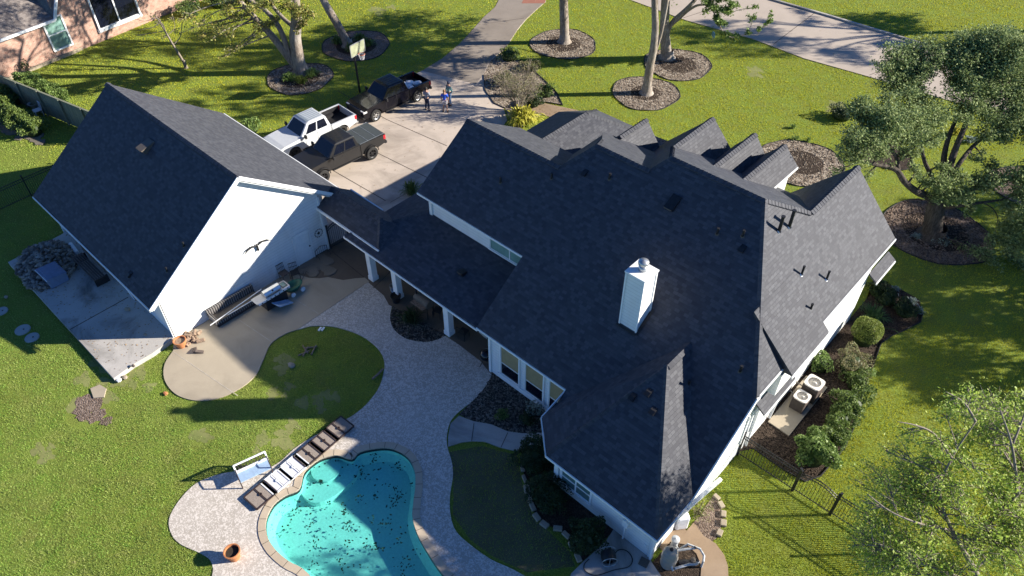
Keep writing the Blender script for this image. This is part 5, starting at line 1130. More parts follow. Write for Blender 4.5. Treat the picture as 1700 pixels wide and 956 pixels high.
for u, v, r, h_, l in ((-62.3, 27.2, 1.0, 1.2, 'shrub against the brick house below the tall window'), (-62.2, 30, 1.2, 1.4, 'shrub further along the brick house past the tall window'), (-61.0, 32.5, 1.3, 1.5, 'dark shrub at the far corner of the brick house')): shrub(int(u*9), int(v*5), r, r, h_, l, 'leaf_shrub', .06, 1800, c=(u, v, 0))
shrub(40, 112, .35, .3, 1.1, 'thin climbing plant against the brick wall', 'leaf_darkshrub', .05, 260, dark=False, c=(nb(7.6, 0, .4)))
shrub(75, 268, 1.0, .6, .6, 'wispy grass tuft along the iron fence behind the garage', 'leaf_silver', .05, 900, dark=False, c=(-46.5, 10.0, 0))
shrub(1160, 852, .5, .5, .5, 'dry twiggy shrub in the gravel bed by the rear corner', 'leaf_bronze', .04, 350, dark=False)
fp = MB(); rr = random.Random(8)
for i in range(26):
    x = -30+i*3.9; y = 212+(x+0)*.30+rr.uniform(-7, 9); c = at(x, y); k = rr.randint(5, 6); r = rr.uniform(.28, .45); a0 = rr.random()*6
    fp.prism([(c.x+r*rr.uniform(.75, 1.1)*math.cos(a0+6.283*j/k), c.y+r*rr.uniform(.75, 1.1)*math.sin(a0+6.283*j/k)) for j in range(k)], 0, .03+.0015*i)
struct(fp, 'flagstone_path', 'flagstone')
# ------------------------------------------------------------------ pickup trucks
def prism_y(mb, prof, y0, y1):
    """side profile (x,z) extruded across the truck"""
    n = len(prof); loops = [[Vector((x, z, 0)) for x, z in prof]]; tr_ = tessellate_polygon(loops)
    vs = [(x, y0, z) for x, z in prof]+[(x, y1, z) for x, z in prof]; fs = [tuple(t) for t in tr_]+[tuple(i+n for i in t[::-1]) for t in tr_]
    fs += [(i, (i+1) % n, n+(i+1) % n, n+i) for i in range(n)]; mb.add(vs, fs)
def arc(cx, cz, r, a0, a1, n=12): return [(cx+r*math.cos(R_(a0+(a1-a0)*i/n)), cz+r*math.sin(R_(a0+(a1-a0)*i/n))) for i in range(n+1)]
def truck(loc, head, paint, label, lift=0., bed='open', wr=.40, wd=.26, rimmat='dark_metal', stripes=None, poke=0., cargo=None):
    T = empty('pickup_truck', loc, label, 'pickup truck', 'pickup trucks parked on the driveway', rz=head)
    k = dict(world=False); fx, rx = 1.93, -1.75; wz = wr; ar = wr+.09; L = lift; zb = .42+L
    def az(cx): return arc(cx, wz, ar, 180, 0) if False else None
    def archf(cx, z0): # from rear to front along the lower edge
        a = math.degrees(math.asin(max(-1, min(1, (z0-wz)/ar)))); return arc(cx, wz, ar, 180-a, a)
    def archr(cx, z0): return archf(cx, z0)[::-1]
    b = MB(); belt = 1.13+L
    prof = [(-1.0, zb), (1.0, zb)]+[(x, z) for x, z in archf(fx, zb)]+[(2.75, zb), (2.95, zb+.18), (2.97, zb+.52), (2.86, belt-.10), (2.55, belt-.03), (1.25, belt+.06), (-1.0, belt+.03)]
    prism_y(b, prof, -.98, .98); build(b, 'body', paint, T, bevel=.05, **k)
    for s in (-1, 1):
        m = MB(); prof = [(-2.93, zb+.15)]+[(x, z) for x, z in archf(rx, zb)]+[(-1.03, zb), (-1.03, belt+.02), (-2.95, belt+.0)]
        prism_y(m, prof, s*.98-s*.10 if s > 0 else -.98, s*.98 if s > 0 else -.88); build(m, 'bed_side', paint, T, bevel=.025, **k)
        m = MB(); m.tube([(x, s*(.99+poke*.3), z) for x, z in arc(rx, wz, ar+.02, 0, 180, 10)], .035, 6); m.tube([(x, s*(.99+poke*.3), z) for x, z in arc(fx, wz, ar+.02, 0, 180, 10)], .035, 6); build(m, 'fender_trim', paint, T, **k)
    m = MB(); m.bb((-2.96, -.97, zb+.2), (-2.88, .97, belt-.01)); tg = build(m, 'tailgate', paint, T, bevel=.02, **k)
    m = MB(); m.bb((-2.965, -.2, belt-.22), (-2.985+.01, .2, belt-.12)); build(m, 'handle', 'black_plastic', tg, **k)
    m = MB(); m.bb((-2.9, -.86, zb+.12), (-1.03, .86, zb+.18)); m.bb((-1.1, -.88, zb), (-1.03, .88, belt)); m.bb((-2.88, -.885, zb+.18), (-1.05, -.87, belt-.03)); m.bb((-2.88, .87, zb+.18), (-1.05, .885, belt-.03))
    m.bb((-2.2, .62, zb+.18), (-1.4, .87, zb+.42)); m.bb((-2.2, -.87, zb+.18), (-1.4, -.62, zb+.42)); build(m, 'bed_liner', 'black_plastic', T, **k)
    if bed == 'cover':
        cv = MB(); cv.bb((-2.93, -.90, belt+.01), (-1.05, .90, belt+.045)); c_ = build(cv, 'bed_cover', 'cover_grey', T, bevel=.01, **k)
        m = MB()
        for x in (-2.3, -1.67): m.bb((x-.012, -.9, belt+.046), (x+.012, .9, belt+.052))
        m.bb((-2.94, -.93, belt+.046), (-1.04, -.895, belt+.052)); m.bb((-2.94, .895, belt+.046), (-1.04, .93, belt+.052)); build(m, 'seam', 'galvanised', c_, **k)
    # greenhouse
    zt = 1.88+L; bx = [(1.38, .90), (-1.0, .93)]; c = MB()
    low = [(1.30, -.91), (1.30, .91), (-1.0, .93), (-1.0, -.93)]; mid = [(.62, -.74), (.62, .74), (-.80, .76), (-.80, -.76)]; top = [(.42, -.66), (.42, .66), (-.72, .68), (-.72, -.68)]
    c.add([(x, y, belt) for x, y in low]+[(x, y, zt-.06) for x, y in mid]+[(x, y, zt) for x, y in top], [(0, 1, 5, 4), (1, 2, 6, 5), (2, 3, 7, 6), (3, 0, 4, 7), (4, 5, 9, 8), (5, 6, 10, 9), (6, 7, 11, 10), (7, 4, 8, 11), (8, 9, 10, 11)])
    cab = build(c, 'cab', paint, T, bevel=.035, **k)
    if stripes:
        m = MB()
        for y in (-.5, -.3, -.1, .1, .3, .5): m.bb((-.66, y-.055, zt+.001), (.38, y+.055, zt+.012))
        m.bb((.3, -.62, zt-.0), (.5, .62, zt+.004)); build(m, 'roof_rib', stripes, cab, **k)
    else:
        m = MB()
        for y in (-.4, -.13, .13, .4): m.bb((-.66, y-.03, zt+.001), (.34, y+.03, zt+.010))
        build(m, 'roof_rib', paint, cab, **k)
    def quad(name, pts, mat='tinted_glass', off=.006, par=cab):
        P = [Vector(p) for p in pts]; n = (P[1]-P[0]).cross(P[2]-P[0]).normalized(); cc = sum(P, Vector())/len(P)
        if n.dot(cc-Vector((0, 0, .9))) < 0: n = -n
        m = MB(); m.add([p+n*off for p in P]+[p-n*.01 for p in P], [tuple(range(len(P))), tuple(range(2*len(P)-1, len(P)-1, -1))]+[(i, (i+1) % len(P), len(P)+(i+1) % len(P), len(P)+i) for i in range(len(P))]); return build(m, name, mat, par, **k)
    def lerp(a, b, t): return Vector(a).lerp(Vector(b), t)
    def face(a, b, c_, d, u0, u1, v0, v1): # bilinear on quad a,b (bottom) d,c (top)
        f = lambda u, v: lerp(lerp(a, b, u), lerp(d, c_, u), v); return [f(u0, v0), f(u1, v0), f(u1, v1), f(u0, v1)]
    LB = [(x, y, belt) for x, y in low]; MT = [(x, y, zt-.06) for x, y in mid]
    quad('windshield', face(LB[0], LB[1], MT[1], MT[0], .07, .93, .06, .95)); quad('rear_window', face(LB[2], LB[3], MT[3], MT[2], .12, .88, .3, .92))
    for (a, b_, c_, d) in ((LB[1], LB[2], MT[2], MT[1]), (LB[0], LB[3], MT[3], MT[0])):
        quad('side_window', face(a, b_, c_, d, .14, .50, .14, .88)); quad('side_window', face(a, b_, c_, d, .545, .90, .14, .88))
    for s in (-1, 1):
        m = MB()
        for x in (1.02, .10, -.93): m.bb((x-.008, s*.979, zb+.08), (x+.008, s*.984, belt+.02))
        m.bb((-.93, s*.979, zb+.08), (1.02, s*.984, zb+.09)); build(m, 'door_seam', 'black_plastic', T, **k)
        for x in (.24, -.78): m = MB(); m.bb((x-.11, s*.98, belt-.16), (x+.11, s*1.005, belt-.12)); build(m, 'door_handle', paint, T, bevel=.008, **k)
        m = MB(); m.bb((1.02, s*.95, belt+.02), (1.10, s*1.05, belt+.09)); m.bb((1.0, s*1.04, belt+.0), (1.12, s*1.24, belt+.24)); build(m, 'wing_mirror', 'black_plastic', T, bevel=.02, **k)
        m = MB(); m.bb((2.62, s*.62, belt-.30), (2.965, s*.985, belt-.12)); build(m, 'headlight', 'lamp_glass', T, bevel=.03, **k)
        m = MB(); m.bb((-2.975, s*.82, belt-.34), (-2.80, s*.992, belt-.04)); build(m, 'taillight', 'red_lamp', T, bevel=.02, **k)
        m = MB(); m.bb((-.9, s*.86, zb-.12), (1.15, s*1.03, zb-.06)); build(m, 'running_board', 'black_plastic', T, bevel=.01, **k)
        for x in (fx, rx):
            yc = s*(.82+poke); t = MB(); t.lathe((x, yc-s*wd/2, wz), [(wr*.62, 0), (wr*.93, .0), (wr, .03), (wr, wd-.03), (wr*.93, wd), (wr*.62, wd)], 28, ax=Vector((0, s, 0))); w_ = build(t, 'wheel', 'rubber', T, smooth=False, **k)
            r = MB(); r.lathe((x, yc-s*wd/2, wz), [(wr*.62, .0), (wr*.62, wd-.01), (wr*.56, wd-.03), (wr*.5, wd-.09)], 24, ax=Vector((0, s, 0))); yo = yc+s*(wd/2-.08)
            for q in range(6):
                an = q*math.pi/3; r.beam((x, yo, wz), (x+math.cos(an)*wr*.56, yo+s*.03, wz+math.sin(an)*wr*.56), .07, .05)
            r.lathe((x, yo-s*.02, wz), [(.09, 0), (.09, .05), (.0, .06)], 12, ax=Vector((0, s, 0))); build(r, 'rim', rimmat, w_, **k)
            m = MB(); m.lathe((x, yo-s*.10, wz), [(0, 0), (wr*.58, 0)], 20, ax=Vector((0, s, 0))); build(m, 'brake_disc', 'dark_metal', w_, **k)
    m = MB(); m.bb((2.90, -.66, zb+.22), (2.985, .66, belt-.14)); g = build(m, 'grille', 'black_plastic', T, bevel=.02, **k)
    m = MB()
    for z in (.28, .36, .44): m.bb((2.984, -.62, zb+z), (2.995, .62, zb+z+.03))
    build(m, 'grille_bar', 'dark_metal', g, **k)
    m = MB(); m.bb((2.72, -.97, zb-.02), (3.04, .97, zb+.2)); build(m, 'front_bumper', 'black_plastic' if paint != 'paint_white' else 'white_metal', T, bevel=.04, **k)
    m = MB(); m.bb((3.041, -.18, zb+.03), (3.05, .18, zb+.16)); build(m, 'number_plate', 'lamp_glass', T, **k)
    m = MB(); m.bb((-3.08, -.95, zb), (-2.90, .95, zb+.16)); build(m, 'rear_bumper', 'steel' if paint == 'paint_white' else 'black_plastic', T, bevel=.03, **k)
    m = MB(); m.bb((-2.7, -.7, zb-.08), (2.7, .7, zb+.02)); m.tube([(rx, -.75, wz), (rx, .75, wz)], .06, 8); m.tube([(fx, -.75, wz), (fx, .75, wz)], .06, 8); build(m, 'chassis', 'dark_metal', T, **k)
    return T
plain('cover_grey', (.055, .064, .064), .6, var=.1)
plain('silver_rib', (.26, .31, .36), .3, .3, var=.05)
hd = -math.pi/2-.04
truck((-35.38, 22.15, .03), hd-.01, 'paint_graphite', 'dark graphite lifted pickup truck with a folded bed cover, closest to the house', lift=.17, bed='cover', wr=.44, wd=.34, poke=.14)
truck((-38.75, 22.5, .03), hd, 'paint_white', 'white pickup truck with an empty open bed beside the graphite one', lift=.06, stripes='silver_rib', wr=.41)
truck((-38.45, 28.95, .03), hd, 'paint_black', 'glossy black pickup truck with white sacks in its bed, under the basketball hoop', lift=.10, wr=.43, rimmat='steel')
bb_ = Vector((-38.45, 28.95, 0)); rr = random.Random(4)
for i, (dx, dy, l) in enumerate(((-.35, 1.5, 'white sack in the black truck bed, nearest the cab on the driver side'), (.3, 1.55, 'white sack in the black truck bed, nearest the cab on the far side'), (-.1, 2.0, 'white sack lying across the middle of the black truck bed'), (.35, 2.35, 'small white bundle near the tailgate of the black truck'))):
    m = MB(); nn, mm = 12, 8; c = bb_+Vector((dx, dy-.05, 1.0)); R3 = (.40-.05*i, .34, .15)
    vs = [(c.x+R3[0]*math.sin(math.pi*a/mm)*math.cos(6.283*b/nn)*(1+.18*math.sin(3*b+i)+.1*math.sin(5*b+a)), c.y+R3[1]*math.sin(math.pi*a/mm)*math.sin(6.283*b/nn)*(1+.12*math.sin(2*b+a)), c.z+R3[2]*math.cos(math.pi*a/mm)) for a in range(mm+1) for b in range(nn)]
    m.add(vs, [(a*nn+b, a*nn+(b+1) % nn, (a+1)*nn+(b+1) % nn, (a+1)*nn+b) for a in range(mm) for b in range(nn)])
    thing(m, 'sack', 'lead_white', l, 'sack', 'sacks in the black truck bed')
# ------------------------------------------------------------------ people
def skin_mesh(name, verts, edges, radii, mat, parent, root=0, sub=2):
    me = bpy.data.meshes.new(name); me.from_pydata(verts, edges, []); o = bpy.data.objects.new(name, me); C.objects.link(o)
    sk = o.modifiers.new('skin', 'SKIN'); sl_ = me.skin_vertices if me.skin_vertices else None
    if sl_ is None or len(sl_) == 0:
        bm = bmesh.new(); bm.from_mesh(me); bm.verts.layers.skin.verify(); bm.to_mesh(me); bm.free()
    for i, r in enumerate(radii): d = me.skin_vertices[0].data[i]; d.radius = r if isinstance(r, tuple) else (r, r); d.use_root = (i == root)
    su = o.modifiers.new('sub', 'SUBSURF'); su.levels = su.render_levels = sub; me.materials.append(M(mat)); o.parent = parent
    dg = bpy.context.evaluated_depsgraph_get(); ev = o.evaluated_get(dg); nm = bpy.data.meshes.new_from_object(ev); nm.name = name
    o.modifiers.clear(); o.data = nm; nm.materials.clear(); nm.materials.append(M(mat)); nm.shade_smooth(); return o
def person(px, py, face, label, top, legs, hair, sleeves=True, shorts=False, h=1.75, arms='down', cap=None, stance=.13, shoe='black_plastic'):
    c = at(px, py, .03); o = empty('person', c, label, 'person', rz=face); s = h/1.75
    # skeleton, facing +x, left = +y
    A = {'down': ((.04, .27, 1.12), (.10, .25, .86), (.04, -.27, 1.12), (.10, -.25, .86)), 'phone': ((.02, .27, 1.14), (.24, .10, 1.12), (.02, -.27, 1.14), (.24, -.06, 1.14)), 'hip': ((-.02, .36, 1.16), (.10, .2, 1.0), (.04, -.27, 1.12), (.12, -.24, .88))}[arms]
    V = [(0, 0, .95), (0, 0, 1.12), (.01, 0, 1.32), (0, 0, 1.46), (.01, 0, 1.53), (.03, 0, 1.62), (.02, 0, 1.72),
         (0, .16, 1.42), A[0], A[1], (0, -.16, 1.42), A[2], A[3], (0, .09, .90), (.02, .10, .50), (0, stance, .09), (.12, stance+.01, .04), (0, -.09, .90), (.03, -.10, .50), (-.02, -stance, .09), (.10, -stance-.01, .04)]
    E = [(0, 1), (1, 2), (2, 3), (3, 4), (4, 5), (5, 6), (3, 7), (7, 8), (8, 9), (3, 10), (10, 11), (11, 12), (0, 13), (13, 14), (14, 15), (15, 16), (0, 17), (17, 18), (18, 19), (19, 20)]
    Rr = [(.13, .10), (.125, .095), (.15, .10), (.085, .07), .055, (.085, .095), (.06, .065), .062, .045, .030, .062, .045, .030, .085, .06, .042, .03, .085, .06, .042, .03]
    V = [tuple(x*s for x in v) for v in V]; body = skin_mesh('body', V, E, [tuple(x*s for x in r) if isinstance(r, tuple) else r*s for r in Rr], 'skin', o)
    k = dict(world=False)
    for (el, wr_) in ((A[0], A[1]), (A[2], A[3])):      # five separate fingers on each hand
        d = (Vector(wr_)-Vector(el)).normalized(); sd = d.cross(Vector((1, 0, 0))).normalized() if abs(d.x) < .8 else d.cross(Vector((0, 0, 1))).normalized(); m = MB(); w0 = Vector(wr_)
        m.tube([w0*s, (w0+d*.045)*s, (w0+d*.09)*s], [.026*s, .036*s, .03*s], 8)
        for q, ln in enumerate((.06, .075, .08, .068)):
            p0 = w0+d*.085+sd*(-.024+.016*q); m.tube([p0*s, (p0+d*ln*.55+Vector((.006, 0, 0)))*s, (p0+d*ln+Vector((.02, 0, 0)))*s], [.009*s, .008*s, .006*s], 6)
        p0 = w0+d*.03-sd*.03; m.tube([p0*s, (p0+d*.03-sd*.025)*s, (p0+d*.06-sd*.028)*s], [.011*s, .010*s, .007*s], 6); build(m, 'hand', 'skin', o, **k)
    up = [(0, 0, .93), (0, 0, 1.12), (.01, 0, 1.32), (0, 0, 1.455), (0, .165, 1.425), A[0], (0, -.165, 1.425), A[2]]; ue = [(0, 1), (1, 2), (2, 3), (3, 4), (4, 5), (3, 6), (6, 7)]; ur = [(.155, .125), (.145, .12), (.17, .122), (.10, .085), .078, .062, .078, .062]
    if sleeves:
        n0 = len(up); up += [tuple(Vector(A[0]).lerp(Vector(A[1]), .9)), tuple(Vector(A[2]).lerp(Vector(A[3]), .9))]; ue += [(5, n0), (7, n0+1)]; ur += [.046, .046]
    else:
        for j, (a_, b_) in ((5, (4, 0)), (7, (6, 2))): up[j] = tuple(Vector(up[a_]).lerp(Vector(A[b_]), .75))
    skin_mesh('shirt', [tuple(x*s for x in v) for v in up], ue, [tuple(x*s for x in r) if isinstance(r, tuple) else r*s for r in ur], top, o)
    f = .62 if shorts else 1.; lg = [(0, 0, .97), (0, .09, .89), (.02, .10, .50), (0, stance, .10), (0, -.09, .89), (.03, -.10, .50), (-.02, -stance, .10)]
    if shorts: lg = [(0, 0, .97), (0, .09, .89), (.015, .10, .55), (0, -.09, .89), (.02, -.10, .55)]; le = [(0, 1), (1, 2), (0, 3), (3, 4)]; lr = [(.15, .12), .108, .095, .108, .095]
    else: le = [(0, 1), (1, 2), (2, 3), (0, 4), (4, 5), (5, 6)]; lr = [(.15, .12), .105, .078, .06, .105, .078, .06]
    skin_mesh('shorts' if shorts else 'trousers', [tuple(x*s for x in v) for v in lg], le, [tuple(x*s for x in r) if isinstance(r, tuple) else r*s for r in lr], legs, o)
    for sy, ox in ((stance, 0), (-stance, -.02)):
        m = MB(); m.lathe((0, 0, 0), [(.0, 0), (.055, .0), (.06, .03), (.05, .075), (.0, .09)], 12); m.v = [((x*2.3+.06+ox)*s, (y+sy)*s, z*s) for x, y, z in m.v]; build(m, 'shoe', shoe, o, smooth=True, **k)
    m = MB(); m.lathe((0, 0, 0), [(.0, .115), (.06, .10), (.098, .05), (.107, .0), (.102, -.05), (.07, -.085)], 16); m.v = [((x-.012)*s+.02*s, y*.92*s, (z+1.675)*s) for x, y, z in m.v]; build(m, 'hair' if not cap else 'cap', hair if not cap else cap, o, smooth=True, **k)
    m = MB(); m.lathe((.115*s, 0, 1.63*s), [(.016, -.03), (.018, -.01), (.004, .022)], 6); build(m, 'nose', 'skin', o, **k)
    for y in (.033, -.033): m = MB(); m.lathe((.108*s, y*s, 1.655*s), [(0, -.01), (.011, 0), (0, .01)], 6); build(m, 'eye', 'hair_dark', o, **k)
    m = MB(); m.bb((.108*s, -.025*s, 1.59*s), (.116*s, .025*s, 1.598*s)); build(m, 'mouth', 'cloth_navy' if False else 'orange', o, **k)
    for y in (.098, -.098): m = MB(); m.lathe((.01*s, y*s, 1.64*s), [(0, -.03), (.016, 0), (0, .03)], 6); build(m, 'ear', 'skin', o, **k)
    return o
person(710, 183, R_(100), 'person with black hair, grey top and dark jeans, looking down at their hands', 'cloth_grey', 'cloth_navy', 'hair_dark', arms='phone', stance=.15)
person(739.5, 185.5, R_(125), 'person in a bright blue t-shirt and light shorts, middle of the group on the driveway', 'cloth_blue', 'cloth_light', 'hair_fair', sleeves=False, shorts=True, h=1.68, stance=.17)
person(747, 174, R_(-100), 'person in dark cap, teal grey shirt and blue jeans, rearmost of the group', 'cloth_teal', 'cloth_denim', 'hair_dark', cap='cloth_navy', arms='hip', h=1.8)
# ------------------------------------------------------------------ basketball hoop
c = at(597.5, 153); o = empty('basketball_hoop', c, 'basketball hoop on a dark pole with a weathered clear backboard above the black truck', 'basketball hoop')
m = MB(); m.tube([c, c+Vector((0, 0, 3.1))], .075, 10); build(m, 'pole', 'dark_metal', o)
f_ = (RGT*.93-FWD*.30).normalized(); sdv = Vector((-f_.y, f_.x, 0)); bc_ = depth(597, 98, c); bc_.z = max(bc_.z, 3.2)
f_ = Vector((1, .12, 0)).normalized(); sdv = Vector((-f_.y, f_.x, 0)); bcen = c+f_*.45+Vector((0, 0, 3.5))
m = MB(); m.beam(c+Vector((0, 0, 2.9)), bcen-f_*.05+Vector((0, 0, .15)), .07, .07); m.beam(c+Vector((0, 0, 2.6)), bcen-f_*.05-Vector((0, 0, .2)), .07, .07); build(m, 'bracket', 'dark_metal', o)
m = MB(); m.beam(bcen-sdv*.66, bcen+sdv*.66, .03, .84); bd = build(m, 'backboard', 'backboard', o)
m = MB()
for z in (-.42, .42): m.beam(bcen-sdv*.68+Vector((0, 0, z)), bcen+sdv*.68+Vector((0, 0, z)), .045, .05)
for q in (-.68, .68): m.beam(bcen+sdv*q+Vector((0, 0, -.42)), bcen+sdv*q+Vector((0, 0, .42)), .05, .045)
build(m, 'frame', 'galvanised', bd)
rc = bcen+f_*.32+Vector((0, 0, -.32)); m = MB(); m.tube([rc+Vector((.23*math.cos(t), .23*math.sin(t), 0)) for t in np.linspace(0, 6.283, 20)], .012, 6, False); m.beam(bcen+Vector((0, 0, -.38)), rc-f_*.2, .1, .02); rim = build(m, 'rim', 'orange', o)
m = MB()
for i in range(12):
    a, b = 6.283*i/12, 6.283*(i+.5)/12
    for (p, q) in ((a, b), (a, a-(b-a))):
        m.tube([rc+Vector((.23*math.cos(p), .23*math.sin(p), 0)), rc+Vector((.17*math.cos(q), .17*math.sin(q), -.2)), rc+Vector((.13*math.cos(p), .13*math.sin(p), -.4))], .008, 4)
build(m, 'net', 'net', rim)
# yard sign
c = at(1182, 70); o = empty('yard_sign', c, 'small round topped blue sign standing in the front lawn near the road', 'sign'); m = MB(); m.beam(c, c+Vector((0, 0, .6)), .03, .03); build(m, 'stake', 'galvanised', o)
m = MB(); pts = [(-.28, 0), (.28, 0)]+[(.28*math.cos(t), .22+.2*math.sin(t)) for t in np.linspace(0, math.pi, 9)]; rd = Vector((.8, -.6, 0)).normalized(); fd = Vector((-.6, -.8, 0)).normalized()
k = len(pts); m.add([c+rd*a+Vector((0, 0, .45+b))+fd*.02 for a, b in pts]+[c+rd*a+Vector((0, 0, .45+b))-fd*.02 for a, b in pts], [tuple(range(k)), tuple(range(2*k-1, k-1, -1))]+[(i, (i+1) % k, k+(i+1) % k, k+i) for i in range(k)]); pn = build(m, 'sign_panel', 'sign_blue', o)
m = MB(); 
for z in (.52, .60, .68): m.beam(c+rd*(-.2)+Vector((0, 0, z))+fd*.024, c+rd*.2+Vector((0, 0, z))+fd*.024, .006, .03)
build(m, 'line_marking', 'galvanised', pn)
# ------------------------------------------------------------------ air conditioners
def acunit(cx, cy, w_, h_, label):
    o = empty('air_conditioner', (cx, cy, .09), label, 'air conditioner', 'air conditioners on the side slab'); m = MB(); m.bb((cx-w_/2+.03, cy-w_/2+.03, .12), (cx+w_/2-.03, cy+w_/2-.03, .09+h_-.05)); build(m, 'coil', 'coil_dark', o)
    m = MB(); n = int(h_/.06)
    for i in range(n):
        z = .15+i*.058
        for (a, b) in (((-1, -1), (1, -1)), ((1, -1), (1, 1)), ((1, 1), (-1, 1)), ((-1, 1), (-1, -1))): m.beam((cx+a[0]*(w_/2-.015), cy+a[1]*(w_/2-.015), z), (cx+b[0]*(w_/2-.015), cy+b[1]*(w_/2-.015), z), .012, .022)
    build(m, 'louvre', 'brown_box', o)
    m = MB(); N = 32; r = w_*.37; sq = []; ci = []
    for i in range(N):
        a = 6.283*i/N; x, y = math.cos(a), math.sin(a); k = (abs(x)**6+abs(y)**6)**(-1/6); sq.append((cx+x*k*w_/2, cy+y*k*w_/2)); ci.append((cx+x*r, cy+y*r))
    z1, z0 = .09+h_, .09+h_-.07; m.add([(x, y, z1) for x, y in sq]+[(x, y, z1) for x, y in ci]+[(x, y, z0) for x, y in sq]+[(x, y, z0-.05) for x, y in ci], [f for i in range(N) for f in ((i, (i+1) % N, N+(i+1) % N, N+i), (i, 2*N+i, 2*N+(i+1) % N, (i+1) % N), (N+i, N+(i+1) % N, 3*N+(i+1) % N, 3*N+i))]); t = build(m, 'top_cover', 'tan_metal', o)
    m = MB(); m.lathe((cx, cy, 0), [(.0, z1-.005), (r*.3, z1-.0), (r*.32, z1-.02), (r*.35, z1-.03), (r, z1-.06)], 24); g = build(m, 'fan', 'fan_metal', t, smooth=True); m = MB()
    for q in (.42, .56, .7, .84, .98): m.tube([(cx+r*q*math.cos(a), cy+r*q*math.sin(a), z1+.004-.01*0) for a in np.linspace(0, 6.283, 28)], .006, 4, False)
    for i in range(8): a = 6.283*i/8; m.tube([(cx+r*.3*math.cos(a), cy+r*.3*math.sin(a), z1+.01), (cx+r*math.cos(a), cy+r*math.sin(a), z1+.004)], .006, 4)
    build(m, 'fan_guard', 'fan_metal', t)
c1 = at(1353, 634, 1.1); c2 = at(1332, 658, .85); acunit(c1.x, c1.y, .76, 1.0, 'larger tan air conditioner, farther from the fence'); acunit(c2.x, c2.y, .64, .80, 'smaller tan air conditioner, nearer the fence')
m = MB(); m.tube([(-5.45, c1.y, .5), (c1.x-.3, c1.y+.05, .4)], .03, 6); m.tube([(-5.45, c2.y+.4, .35), (c2.x, c2.y+.3, .2)], .03, 6); thing(m, 'coolant_pipe', 'beige_plastic', 'pale pipes running from the side wall to the air conditioners', 'pipes')
# ------------------------------------------------------------------ beside the pool
def pan(cx, cy, rz, frame, mesh, label):
    o = empty('lounge_panel', (cx, cy, .035), label, 'lounge panel', 'row of flat lounge panels beside the pool', rz=rz); k = dict(world=False); m = MB(); L, W_ = 1.02, .86
    for y in (-W_/2, W_/2): m.bb((-L/2, y-.025, .06), (L/2, y+.025, .12))
    for x in (-L/2, L/2, -.015): m.bb((x-.025, -W_/2, .06), (x+.025, W_/2, .12))
    m.lathe((0, 0, .11), [(.07, 0), (.075, .03), (.035, .035), (.035, .0)], 16)
    for x in (-L/2+.03, L/2-.03):
        for y in (-W_/2+.03, W_/2-.03): m.bb((x-.02, y-.02, 0), (x+.02, y+.02, .07))
    build(m, 'frame', frame, o, **k)
    for x in (-L/4, L/4): m = MB(); m.bb((x-L/4+.035, -W_/2+.03, .085), (x+L/4-.035, W_/2-.03, .10)); build(m, 'woven_panel', mesh, o, **k)
pa, pb = at(433, 833), at(634, 710); dd = (pb-pa); d1 = dd.normalized(); 
ctr = [at(433+ (x-433), y) for x, y in ((433,830),(473,799),(508,771),(535,750),(559,734),(578,720))]
ctr = [at(x, y) for x, y in ((434,824),(463,796),(496,768),(533,749.5),(556,733),(578,716))]
Ld = at(434, 822); Le = at(563, 705+9); 
lab = ['dark framed woven panel at the near end of the row beside the pool', 'white woven panel next to the near dark panel', 'white woven panel in the middle of the row', 'dark woven panel beside the middle white one', 'dark woven panel second from the far end of the row', 'dark woven panel at the far end of the row, by the lawn']
e0, e1 = at(411, 838), at(577, 704.5)
s0, s1 = at(434, 824), at(563, 714)
dirv = (s1-s0); n6 = dirv.length; ang = math.atan2(dirv.y, dirv.x)
for i in range(6):
    p = s0+dirv*(i/5); pan(p.x, p.y, ang, 'frame_brown' if i in (0, 3, 4, 5) else 'white_metal', 'mesh_fabric' if i in (0, 3, 4, 5) else 'mesh_white', lab[i])
# white garden bench with an openwork back
f0, f1 = at(404, 812), at(455, 788); ax_ = (f1-f0).normalized(); nr = Vector((-ax_.y, ax_.x, 0)); 
if nr.dot(FWD) > 0: nr = -nr
W_ = (f1-f0).length; mid_ = (f0+f1)/2; bk = mid_-nr*.48; o = empty('garden_bench', mid_+Vector((0, 0, .035)), 'white framed garden bench with a dark openwork back on the pool deck', 'bench')
def bp_(a, b, z): return mid_+ax_*(a*W_/2)-nr*b+Vector((0, 0, z+.035))
m = MB(); m.beam(bp_(-1, .26, .43), bp_(1, .26, .43), .5, .04); build(m, 'seat', 'blue_plastic', o, bevel=.01); 
m = MB()
for z in (.52, .95): m.beam(bp_(-1, .55, z), bp_(1, .55, z), .05, .06)
for q in (-1, 1): m.beam(bp_(q, .55, .0), bp_(q, .55, .97), .06, .05)
m.beam(bp_(-1, .52, .44), bp_(1, .52, .44), .05, .06); build(m, 'back_frame', 'white_metal', o)
m = MB()
for i in range(9):
    cc = bp_(-.88+.22*i, .55, .735); m.tube([cc+ax_*(.075*math.cos(t))+Vector((0, 0, .16*math.sin(t))) for t in np.linspace(0, 6.283, 14)], .012, 5, False); m.tube([cc-ax_*.07-Vector((0, 0, .17)), cc+ax_*.07+Vector((0, 0, .17))], .010, 5)
build(m, 'openwork_panel', 'frame_brown', o)
for q in (-1, 1):
    m = MB(); m.beam(bp_(q, .02, 0), bp_(q, .04, .66), .045, .045); build(m, 'leg', 'frame_brown', o); m = MB(); m.tube([bp_(q, .02, .66), bp_(q, .25, .69), bp_(q, .55, .7)], .022, 8); build(m, 'armrest', 'frame_brown', o)
